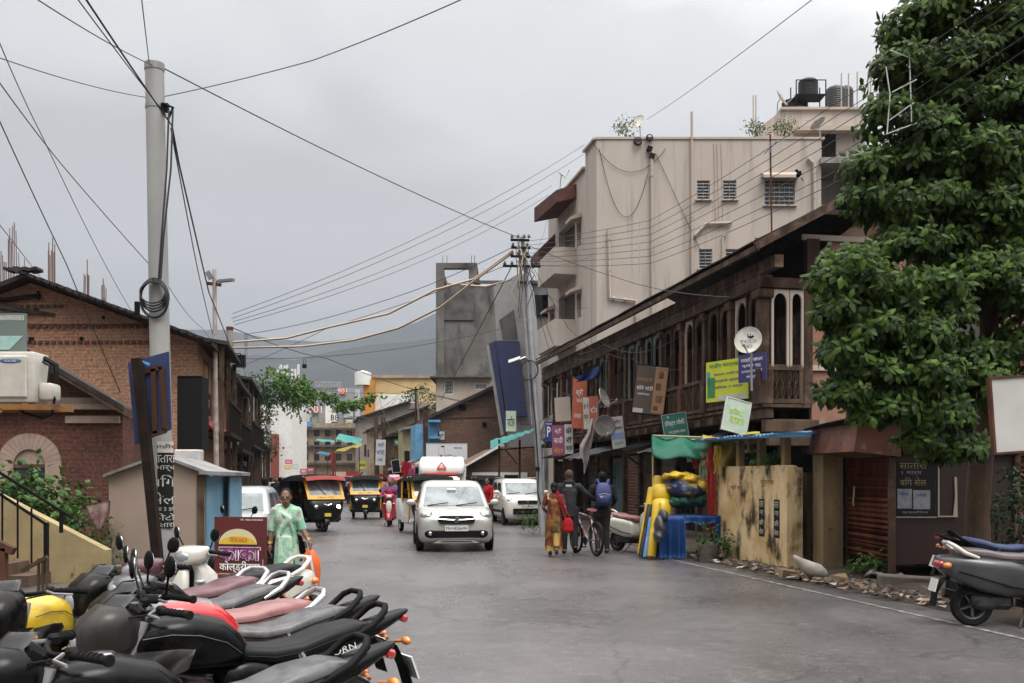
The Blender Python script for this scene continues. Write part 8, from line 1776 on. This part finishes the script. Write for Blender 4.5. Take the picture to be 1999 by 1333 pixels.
# dishes on the veranda
dish(P(1461,664,21.4), .30, -28, 12, 'cream satellite dish with dark lettering at the veranda corner', txt=[('●',.16,.17,(.05,.036,.14),blackm),('d2h',.07,.13,(.05,.028,.14),inkw),('VIDEOCON',.075,.46,(0,.03,-.01),ink),('HD',.075,.18,(.0,.03,-.13),ink)], mast=.9)
dish(P(1180,776,31.5), .33, 62, 20, 'white satellite dish seen almost edge-on near the orange signs', mast=.6)
dish(P(1181,831,30.5), .33, 12, -6, 'weathered translucent grey dish behind the faded advert board', mt=mat('weathered_dish',(.30,.29,.27),.6,c2=(.18,.17,.16),sc=5), mast=.3)
# hanging cloths
def cloth_piece(label, pts, D, m, name='cloth', depth=.25, seed=0, n=10):
    "loose cloth between two edges given top to bottom"
    l = P(*pts[-1][:2], D); t = T(name, label, 'cloth', (l.x, l.y, l.z)); mb = MB(); k = len(pts)-1
    def fn(u, v):
        f = v*k; i = min(k-1, int(f)); g = f-i; x0 = pts[i][0]+(pts[i+1][0]-pts[i][0])*g; y0 = pts[i][1]+(pts[i+1][1]-pts[i][1])*g; x1 = pts[i][2]+(pts[i+1][2]-pts[i][2])*g; y1 = pts[i][3]+(pts[i+1][3]-pts[i][3])*g if len(pts[i]) > 3 else y0
        return P(x0+(x1-x0)*u, y0+(y1-y0)*u, D+depth*math.sin(u*7+v*3+seed)*.5)-t.location
    mb.grid(fn, n, n, .008); obj('sheet', mb, m, t, smooth=70); return t
wcl = mat('dirty_white_cloth', (.55,.50,.48), .8, c2=(.40,.36,.34), sc=3)
cloth_piece('torn white cloth hanging in a long twist under the orange signs', [(1154,818,1160,815),(1147,845,1160,842),(1133,868,1155,870),(1132,880,1151,890),(1140,905,1147,908),(1140,924,1142,924)], 31.5, wcl, seed=1)
cloth_piece('white plastic awning sheet slung by the blue parking sign', [(1056,822,1081,806),(1050,845,1079,825),(1046,862,1066,856)], 36.8, wcl, seed=2)
cloth_piece('blue tarpaulin scrap bundled under the veranda eave', [(1120,738,1172,712),(1130,742,1174,722),(1124,746,1170,738)], 33.8, mat('blue_tarp_scrap',(.03,.06,.22),.6), seed=3)
cloth_piece('pink and white printed cloth tied beside the beige kiosk', [(165,986,216,977),(172,1000,216,990),(183,1025,214,1005),(190,1038,200,1030)], 15.9, mat('pink_print',(.48,.28,.27),.7,c2=(.55,.50,.48),sc=6), seed=4)
# ------------------------------------------------------------------ the yellow walled toilet block, kiosk and stall on the right verge
yst = mat('stained_yellow_wall', (.66,.50,.29), .9, c2=(.48,.31,.13), sc=1.6, st=(1,1,.9), lo=.42, hi=.68, c3=(.06,.042,.026), sc3=2.2, st3=(1.2,1.2,.75), lo3=.49, hi3=.64, bump=.3, bsc=12)
yp = mat('yellow_column', (.30,.20,.09), .85, c2=(.12,.08,.05), sc=3, st=(1,1,.3))
tl = T('toilet_block', 'stained yellow walled wayside urinal block with a blue edged tin roof', 'building', (4.71,17.06,0), math.degrees(math.atan(.66/2.74))); L = 2.85
mb = MB(); n = 24
mb.prism([V((0,0,-.1)),V((0,L,-.1)),V((0,L,1.80))]+[V((0,L-L*i/n,1.82+.02*NZ.noise(V((i*.7,0,0))))) for i in range(1,n)]+[V((0,0,1.80))],(.2,0,0)); obj('front_wall', mb, yst, tl)
mb = MB(); mb.b2((.203,0,-.1),(.30,.18,1.78)); obj('return_wall', mb, yst, tl)
mb = MB(); mb.b2((1.9,.2,-.1),(2.05,L,2.2)); mb.b2((.203,L-.18,-.1),(1.9,L-.02,2.1)); obj('back_wall', mb, mat('dark_brown_wall',(.10,.06,.04),.9,c2=(.05,.03,.02),sc=3), tl)  # inner walls in a much darker mottled brown than the front wall
mb = MB(); mb.b2((1.80,.25,.3),(1.895,L-.3,1.05)); obj('tiled_dado', mb, mat('grimy_white_tile',(.36,.33,.30),.5,c2=(.16,.07,.04),sc=3,st=(1,1,.3),lo=.5,hi=.68), tl)
mb = MB(); mb.b2((.9,.9,-.1),(1.0,L-.2,1.7)); obj('partition', mb, yp, tl)
for (x, y, z0) in ((.1,1.95,1.8),(.1,1.1,1.8),(.12,.25,1.8),(.85,.25,-.1),(.1,2.6,1.8)): mb = MB(); mb.b2((x-.06,y-.06,z0),(x+.06,y+.06,2.3)); obj('column', mb, yp, tl)
mb = MB(); mb.b2((.62,-.12,-.1),(1.0,.22,2.12)); obj('end_pillar', mb, mat('dull_ochre_wall',(.42,.31,.17),.9,c2=(.26,.19,.11),sc=1.6,st=(1,1,.4),c3=(.08,.06,.04),sc3=5,lo3=.6,hi3=.75), tl)
mb = MB(); mb.b2((.3,.3,-.1),(.62,.55,.22)); obj('step', mb, concd, tl)
mb = corrug((-.32,-.25,2.36),(0,1,0),(2.5,0,.12),L+.6,2.5,.14,.022,3,.06,3); rf = obj('roof', mb, mat('blue_tin_sheet',(.22,.40,.56),.5,c2=(.14,.22,.30),sc=3), tl, smooth=60)
for z, s, x in ((1.02,'बिग सेल',.9),(1.02,'सातारा',.35)):
    p_ = MB(); p_.b2((-.006,x-.1,.55),(-.001,x+.1,1.22)); pr = obj('poster', p_, posterb, tl)
    for i, q in enumerate(('सातारा','1 मार्च','बिग','सेल')): o = text(q, .11, posterw, pr, (0,0,0), w=.15); o.data.transform(MX.Translation((-.010,x,1.13-.16*i)) @ MX.Rotation(R(-90),4,'Z'))
for s, x, z in (('जाहीर सूचना',1.9,1.42),('सुलभ',.7,1.5)):
    o = text(s, .12, mat('painted_red',(.28,.08,.04),.9), tl, (0,0,0), w=.5); o.data.transform(MX.Translation((-.004,x,z)) @ MX.Rotation(R(-90),4,'Z'))
# brown kiosk under the tree
kx, ky = 5.80, 15.2; rl_ = mat('brown_painted_steel', (.03,.0105,.008), .6, c2=(.018,.008,.006), sc=3); shm = mat('rusty_shutter', (.25,.08,.05), .65, c2=(.12,.04,.026), sc=2.5, st=(1,1,.4), c3=(.20,.12,.10), sc3=4, lo3=.6, hi3=.75)
kk = T('kiosk', 'closed rusty brown kiosk with a roller shutter side and posters under the tree', 'kiosk', (kx,ky,0))
mb = MB(); mb.b2((.02,.02,.28),(1.9,2.1,2.05)); obj('body', mb, rl_, kk)
mb = corrug((.0,.06,.28),(0,0,1),(0,1,0),1.62,1.95,.085,.016); obj('shutter', mb, shm, kk, smooth=60)
for q_ in ((-.05,-.05),(-.04,2.0),(1.86,-.04)): mb = MB(); mb.b2((q_[0],q_[1],-.1),(q_[0]+.09,q_[1]+.09,1.95)); obj('corner_post', mb, wood, kk)
mb = MB(); mb.hexa([(-.62,-.1,2.0),(-.62,2.2,2.02),(.1,2.2,1.92),(.1,-.1,1.92)],[(-.55,-.1,2.42),(-.55,2.2,2.45),(.1,2.2,2.5),(.1,-.1,2.46)]); vl = obj('rust_valance', mb, mat('rust_drum_sheet',(.20,.075,.04),.6,c2=(.09,.035,.025),sc=2.4,c3=(.25,.20,.18),sc3=3,lo3=.62,hi3=.75,metal=.2), kk)
mb = corrug((-.7,-.3,2.50),(1,0,0),(0,1,-.02),2.9,2.7,.12,.018,2,.04); obj('roof', mb, tind, kk, smooth=60)
mb = MB(); mb.b2((.1,-.06,1.95),(1.9,-.0,2.45)); obj('fascia', mb, blackm, kk)
def plaque(nm, x0, x1, z0, z1, m, y=-.01, tx=()):
    mb = MB(); mb.b2((x0,y,z0),(x1,y+.006,z1)); o = obj(nm, mb, m, kk)
    for s, x, z, h, w_, mm in tx: text(s, h, mm, o, (x,y-.004,z), w=w_)
    return o
pgrey = mat('poster_grey', (.26,.27,.29), .7, c2=(.16,.17,.19), sc=9)
plaque('name_plate', .14, .36, 2.16, 2.34, rl_, -.07, [('श्री गणेश',.25,2.28,.06,.18,pgrey),('रसवंती गृह',.25,2.2,.05,.18,pgrey)])
plaque('poster', .06, .66, 1.02, 1.85, posterb, -.0, [('सातारा',.32,1.78,.09,.42,mat('faded_gold_ink',(.22,.17,.08))),('1 मार्च',.3,1.67,.07,.3,pgrey),('बिग सेल',.32,1.54,.12,.4,mat('faded_gold_ink',(.22,.17,.08))),('फर्निचर',.35,1.07,.05,.4,pgrey)])
plaque('poster', .08, .30, 1.13, 1.43, pgrey, -.008, [('सेल',.19,1.36,.06,.12,sblue)]); plaque('poster', .32, .58, 1.12, 1.41, pgrey, -.008, [('सेल',.45,1.34,.06,.14,sblue)])
mb = MB()
for a, b in (((.70,1.0),(1.0,1.02)),((.70,1.02),(.72,1.9)),((.05,.99),(.68,1.005))): mb.b2((a[0],-.012,a[1]),(b[0],-.004,b[1]))
mb.prism([V((.93,-.008,1.02)),V((1.0,-.008,1.02)),V((.99,-.008,1.6)),V((.95,-.008,1.62)),V((.96,-.008,1.3))],(0,.004,0)); obj('paper_strip', mb, mat('old_paper',(.35,.32,.26),.8), kk)
mb = MB(); mb.box((-.03,1.6,1.35),(.01,.06,.22),rotm(10)); mb.box((-.035,1.62,1.2),(.01,.05,.14),rotm(-8)); obj('torn_label', mb, mat('torn_label',(.5,.45,.15),.8,c2=(.4,.2,.1),sc=14), kk)
kb = T('kerb_stone', 'broken concrete kerb slab in front of the brown kiosk', 'kerb stone', P(1775,1160,14.3)*1); kb.location.z = 0
mb = MB(); mb.box((0,0,.09),(.85,.3,.2),rotm(0,3,-12),.02); obj('slab', mb, pav, kb)
# closed shop behind the tree at the right edge
t = T('shuttered_shop', 'dark brown shuttered shop behind the tree trunk at the right edge', 'shop', (7.2,17.5,0)); 
mb = MB(); mb.b2((0,0,.9),(4,.3,4.2)); obj('wall', mb, shm, t); mb = corrug((.0,-.02,1.2),(0,0,1),(1,0,0),1.6,3.9,.09,.016); obj('shutter', mb, shm, t, smooth=60)
mb = MB(); mb.b2((-.1,-.15,.0),(4,.3,.88)); mb.b2((-.1,-.25,.88),(4,-.005,.96)); obj('plinth', mb, concd, t); mb = corrug((-.6,-.9,3.35),(1,0,0),(0,1,.25),5,1.2,.12,.018); obj('roof', mb, tind, t, smooth=60)
small_tree('shrub', 'dense dark clipped shrub at the right edge behind the scooter', (P(1990,0,14.2).x,14.2,0), [((0,0,1.0),(.35,.35,.75)),((.1,0,.5),(.4,.35,.5))], 170, .08, .025, leafmat('clipped_leaf',(.012,.03,.01),(.03,.06,.02)), .03, 'shrub', seed=41)
# stall of tarpaulins and garlands
ytarp = mat('yellow_tarp', (.66,.44,.015), .42, c2=(.56,.36,.02), sc=4, coat=.15); gtarp = mat('green_tarp', (.02,.22,.14), .5, c2=(.015,.16,.10), sc=3); btarp = mat('blue_tarp', (.02,.105,.36), .5, c2=(.014,.07,.26), sc=4); ntarp = mat('navy_tarp', (.012,.022,.07), .5); ktarp = mat('black_tarp', (.02,.02,.022), .45)
cn = T('canopy', 'green cloth canopy scalloped over the tarpaulin stall', 'canopy', (P(1335,0,20.5).x,20.5,0)); l = cn.location
mb = MB()
def fn(u, v):
    x = 1272+118*u; sc_ = abs(math.sin(u*math.pi*2.0)); ytop = 848+6*u+ (10*math.sin(math.pi*2*u)**2)*(v < .5); yb = 888+10*math.sin(u*math.pi)
    y = ytop+(yb-ytop)*v+5*math.sin(u*9)*v; return P(x, y, 20.6-.55*math.sin(math.pi*v*.5)-.1*sc_*v)-l
mb.grid(fn, 30, 10, .006); obj('valance', mb, gtarp, cn, smooth=70)
mb = MB(); mb.grid(lambda u, v: P(1272+118*u, 848+5*u+9*math.sin(math.pi*2*u)**2*(1-v), 20.6+1.3*v)-l, 24, 6, .006); obj('top', mb, gtarp, cn, smooth=70)
mb = MB(); 
for x, D_ in ((1275,20.6),(1275,21.9),(1388,20.6),(1388,21.8)): q = P(x,850,D_)-l; mb.tube([V((q.x,q.y,-.0)), q], .022, 6)
mb.tube([P(1272,850,20.6)-l,P(1390,854,20.6)-l],.018,6); mb.tube([P(1350,858,20.2)-l,P(1392,862,20.2)-l],.016,6); obj('pole', mb, mat('bamboo',(.45,.34,.20),.7), cn)
yt = T('tarpaulin', 'yellow tarpaulin sheet lying along the tin roof edge beside the green canopy', 'tarpaulin', P(1430,862,19.6)); l = yt.location
mb = MB(); mb.grid(lambda u, v: P(1372+112*u, 848+6*math.sin(u*5)+10*v*(1-u*.4), 19.9-.9*u+.7*(1-v))-l, 20, 6, .006); obj('sheet', mb, mat('pale_yellow_tarp',(.62,.52,.10),.5), yt, smooth=70)
cloth_piece('yellow plastic sheet hanging under the tin roof behind the low wall', [(1402,868,1452,862),(1398,890,1455,885),(1400,912,1450,908)], 19.4, mat('dull_yellow_sheet',(.42,.27,.02),.5,c2=(.25,.16,.02),sc=5), seed=6)
tb_ = T('stall_table', 'low stall table draped with a bright blue tarpaulin', 'table', (P(1343,0,20.0).x,20.0,0)); l = tb_.location
fr = MB()
for x in (-.55,.55):
    for y in (-.35,.35): fr.beam((x,y,0),(x,y,.82),.05,.05)
fr.b2((-.6,-.4,.80),(.6,.4,.84)); fr.b2((-.55,-.36,.12),(.55,-.33,.15)); obj('frame', fr, wood2, tb_)
mb = MB(); mb.grid(lambda u, v: V((-.64+1.2*u, -.43+.86*v, .86+.02*NZ.noise(V((u*6,v*5,1))))), 16, 10, .006)
mb.grid(lambda u, v: V((-.64+.52*u, -.44-.05*math.sin(u*19)*(1-v)-.04*(1-v), .03+.83*v+.0*u)), 26, 8, .006); mb.grid(lambda u, v: V((.46+.11*u, -.44-.03*math.sin(u*12)*(1-v), .30+.56*v)), 8, 6, .006); mb.grid(lambda u, v: V((-.65-.04*math.sin(v*16)*(1-u), -.43+.86*v, .03+.83*u)), 8, 16, .006); mb.grid(lambda u, v: V((-.15+.72*u, -.45-.03*math.sin(u*17)*(1-v), .70+.03*math.sin(u*9)+(.16-.03*math.sin(u*9))*v)), 20, 3, .006)
obj('blue_cover', mb, btarp, tb_, smooth=70)
def roll(label, px0, y0, px1, y1, D, r, m, band=None, name='tarpaulin_roll'):
    a = P(px0,y0,D); b = P(px1,y1,D+.25); a.z = max(.0,a.z); t = T(name, label, 'roll', (a.x,a.y,a.z)); b = b-t.location; d = b.normalized(); x = d.orthogonal().normalized(); y = d.cross(x)
    mb = MB(); n = 14; L = b.length; rg = []
    for f in (0,.03,.3,.5,.52,.54,.8,.97,1): 
        rr = r*(.9 if f in (0,1) else (.93 if f == .52 else 1)); rg.append([d*L*f+(x*math.cos(2*math.pi*i/n)+y*math.sin(2*math.pi*i/n))*rr*(1+.03*math.sin(5*i+f*9)) for i in range(n)])
    mb.loft(rg); obj('roll_body', mb, m, t, smooth=60); mb = MB(); mb.tube([d*(L-.004), d*(L+.004)], r*.45, 10); obj('roll_core', mb, ktarp, t); return t
roll('tallest yellow tarpaulin roll leaning at the back of the bundle', 1272, 1075, 1288, 930, 20.3, .12, ytarp); roll('yellow tarpaulin roll leaning leftmost at the stall', 1252, 1082, 1274, 952, 20.1, .085, ytarp); roll('black tarpaulin roll squeezed between two yellow ones', 1252, 1086, 1270, 985, 19.8, .06, ktarp); roll('thin light blue tarpaulin roll in front of the black one', 1260, 1088, 1272, 1010, 19.6, .05, mat('light_blue_tarp',(.10,.24,.50),.5)); roll('yellow tarpaulin roll standing nearest the road', 1272, 1087, 1283, 982, 19.5, .085, ytarp)
roll('fat tied yellow tarpaulin bundle resting on the rolls', 1292, 1010, 1292, 950, 20.1, .20, ytarp)
def heap(label, els, D, m, name='tarpaulin_heap', vox=.022):
    c = P(els[0][0], els[0][1], D); t = T(name, label, 'tarpaulin', c); mb = MB()
    for px, py, rx, rz_, dy in els: mb.ell(P(px,py,D+dy)-c, (rx*D/F, .28, rz_*D/F), rotm(0,rnd.uniform(-10,10),0))
    o = remesh('folded_sheet', mb, m, t, vox, 1)
    for v in o.data.vertices: v.co += V((0,0,1))*.018*math.sin(v.co.x*24+v.co.z*31)+V((0,1,0))*.012*math.sin(v.co.x*37+v.co.z*17)
    return t
heap('yellow tarpaulin thrown over the top of the folded pile', [(1320,928,28,8,0),(1345,935,28,10,0),(1368,948,16,14,0)], 20.2, ytarp)
heap('navy and yellow folded tarpaulin in the middle of the pile', [(1330,950,34,20,0),(1345,958,28,16,-.1)], 20.2, mat('navy_yellow_tarp',(.012,.022,.075),.5,c2=(.30,.22,.02),sc=3.5,lo=.52,hi=.58,st=(.3,1,2)))
heap('dark green folded tarpaulin under the navy one', [(1340,978,42,14,0),(1365,975,20,16,0)], 20.2, mat('dark_green_tarp',(.006,.06,.035),.5))
heap('dark grey plastic sheet draped down the left end of the blue table', [(1294,1008,10,14,-.55),(1289,1030,11,22,-.6),(1286,1045,10,14,-.62)], 19.9, mat('grey_plastic_sheet',(.05,.05,.052),.4))
def garland(label, px, y0, y1, D, m, r, m2=None):
    a, b = P(px,y0,D), P(px+2,y1,D); t = T('garland', label, 'garland', b); L = (a-b).z; mb = MB(); rr = random.Random(px)
    for j in range(7):
        x = (j-3)*r*.33; mb.tube([V((x+.012*math.sin(i+j), .02*math.sin(j*2), L*(1-i/10)*(1-.03*(j % 3))+L*.03*(j % 3))) for i in range(11)], r*.17, 5)
    obj('strand', mb, m, t)
    if m2:
        mb = MB()
        for i in range(14): mb.ell((rr.uniform(-r,r)*.8,-r*.55,L*rr.uniform(.05,.95)),(r*.26,r*.2,r*.3),None,8,6)
        obj('flower', mb, m2, t)
    return t
garland('long red tinsel strips hanging beside the low yellow wall', 1388, 872, 1040, 19.7, mat('red_tinsel',(.42,.02,.015),.5,c2=(.25,.01,.01),sc=12), .075)
garland('green and orange plastic flower garlands hanging beside the red strips', 1372, 882, 960, 20.0, mat('green_garland',(.10,.25,.06),.6,c2=(.45,.42,.35),sc=14), .07, mat('orange_flower',(.6,.14,.04),.6))
garland('small red flower tuft hanging under the green canopy', 1356, 893, 915, 20.2, mat('red_flower',(.4,.03,.03),.6), .05); garland('small white flower tuft hanging under the green canopy', 1344, 888, 902, 20.3, mat('white_flower',(.55,.55,.5),.6), .04)
garland('yellow cloth strip hanging between the red strips and the low wall', 1399, 870, 925, 19.2, mat('dull_yellow_sheet',(.42,.27,.02)), .06)
pt = T('pot', 'battered concrete tub standing at the corner of the yellow wall', 'tub', (P(1384,0,18.9).x,18.9,0)); mb = MB(); mb.lathe([(0,.02),(.17,0),(.19,.18),(.20,.34),(.17,.345),(.16,.25),(0,.24)], None, 14); obj('tub', mb, mat('grey_tub',(.13,.11,.095),.9,c2=(.07,.055,.045),sc=5), pt, smooth=40)
# sack and rubbish
sk = T('sack', 'white plastic sack lying on the verge below the yellow pillar', 'sack', (P(1582,0,15.4).x,15.4,.02)); mb = MB()
mb.loft([[V((x0, ry*math.cos(2*math.pi*i/14), zc+rz_*math.sin(2*math.pi*i/14))) for i in range(14)] for x0, ry, rz_, zc in ((-.26,.02,.03,.36),(-.22,.05,.06,.32),(-.12,.10,.11,.23),(.02,.14,.13,.16),(.15,.14,.12,.13),(.23,.10,.08,.10),(.27,.03,.03,.09))]); obj('sack_body', mb, mat('sack_white',(.50,.47,.42),.7,c2=(.36,.32,.27),sc=5,bump=.4,bsc=30), sk, smooth=70)
mb = MB(); r = random.Random(77)
for _ in range(520):
    Y = r.uniform(12.2,18.6); x = 7.5+abs(r.gauss(0,.5))+r.uniform(-.15,.2); X = sx(x, Y)
    if X > 5.75 and Y > 15.1: continue
    s = r.choice((.02,.03,.04,.05,.07)); mb.box((X, Y, .05+s*.3), (s*r.uniform(.6,1.6), s, s*r.uniform(.3,.8)), rotm(r.uniform(-30,30),r.uniform(-30,30),r.uniform(0,180)))
struct(obj('rubble', mb, mat('rubble_mix',(.12,.09,.07),.9,c2=(.20,.17,.14),sc=3)), 'stuff')
mb = MB()
for _ in range(170):
    Y = r.uniform(11.5,30); X = sx(7.3+abs(r.gauss(0,.45)), Y); s = r.uniform(.03,.10); z = .05
    vs_ = [V((X+s*math.cos(a+.4*r.random()), Y+s*.8*math.sin(a), z+r.uniform(0,.05))) for a in (0,1.5,3.1,4.6)]; mb.face(vs_)
struct(obj('litter', mb, mat('litter_paper',(.45,.42,.38),.8,c2=(.25,.16,.10),sc=1.3,lo=.45,hi=.55)), 'stuff')
pb = T('rag', 'pale crumpled rag lying under the brown kiosk shutter', 'rag', (P(1716,0,15.5).x,15.3,.05)); mb = MB(); mb.grid(lambda u, v: V(((u-.5)*.55,(v-.5)*.3,.05+.09*NZ.noise(V((u*5,v*4,3)))+.05*math.sin(u*7))), 16, 8, .006); obj('cloth', mb, wcl, pb, smooth=70)
cb = T('carton', 'crushed brown carton beside the white sack', 'carton', (P(1530,0,15.9).x,15.7,.03)); mb = MB(); mb.box((0,0,.06),(.3,.2,.12),rotm(8,10,20)); mb.box((.12,-.1,.03),(.22,.16,.03),rotm(4,-12,50)); obj('cardboard', mb, mat('cardboard',(.25,.17,.10),.9), cb)
cb = T('carton', 'flattened tan carton right of the white sack', 'carton', (P(1632,0,15.0).x,14.9,.03)); mb = MB(); mb.hexa([(-.14,-.1,0),(.14,-.12,0),(.16,.1,0),(-.12,.1,0)],[(-.12,-.08,.12),(.12,-.1,.08),(.14,.09,.14),(-.1,.08,.1)]); obj('cardboard', mb, mat('cardboard',(.25,.17,.10)), cb)
# plastic grip bike at the lower left and clutter around the shops
r = random.Random(21)
for i, (px, y, D_, w_, h_, m_, lb) in enumerate(((1160,960,35,.5,.7,tealm,'teal drum by the shop doorway behind the couple'),)):
    pass

for x0,x1,y0,y1,D_,m_,lb,tx in ((398,412,770,812,28,sbr,'small brown sign on the first left shop balcony','चहा'),(424,438,700,735,36,swh,'white notice board high on the left shops','सूचना'),(402,440,862,876,30,mat('faded_red',(.4,.05,.04)),'long faded red shop board on the left shops','किराणा'),(470,480,770,812,45,syel,'narrow yellow sign on the blackened left shop','पान'),(855,868,842,858,57,swh,'tiny white plate below the blue shop ledge','श्री'),(800,812,905,920,52,sor,'small orange sign at the little tin roofed shop','शॉप'),(700,716,900,915,80,syel,'yellow sign over the pale gabled shop door','सेल'),(718,732,878,892,80,sblue,'blue sign on the pale gabled shop','चहा'),(770,785,858,870,66,sgreen,'green sign on the dark timber shop','दूध'),(988,1008,802,842,47,spale,'pale green hoarding by the teal awning','पाटील')):
    board(lb, x0, x1, y0, y1, D_, m_, 0, 0, .06, [(tx,0,0,.5,.7,ink if m_ in (swh,syel,spale) else inkw)])

rw = random.Random(31)
for i in range(9):
    x0, x1 = rw.uniform(640,740), rw.uniform(760,850); y0, y1 = rw.uniform(770,850), rw.uniform(755,850)
    cable('overhead_wire', [P(x0,y0,82), P((x0+x1)/2,(y0+y1)/2+rw.uniform(0,14),74), P(x1,y1,66)], .016, wirem, 'one of the tangled dark wires between the timber poles of the far right shops', 'wire', .4, 8, 'tangled wires at the far right shops', 4)
for i, (px, y, D_, m_, lb) in enumerate(((716,935,62,tealm,'teal cloth stall cover low at the far right kerb'),(745,930,56,mat('faded_red',(.4,.05,.04)),'red stall cover by the far right poles'),(795,940,46,ytarp,'yellow goods cover in front of the dark low shop'),(812,946,44,bluew,'light blue goods cover right of the yellow goods cover'))):
    q = P(px,y,D_); t = T('stall_cover', lb, 'stall cover', (q.x,q.y,0)); mb = MB(); mb.grid(lambda u, v: V(((u-.5)*1.3, (v-.5)*1.0, q.z+.12*math.sin(math.pi*u)-.15*v+.03*math.sin(u*15))), 16, 6, .02); obj('cover', mb, m_, t, smooth=60)
    for a in (-.55,.55): mb = MB(); mb.tube([(a,0,0),(a,0,q.z)],.03,5); obj('leg', mb, wood2, t)
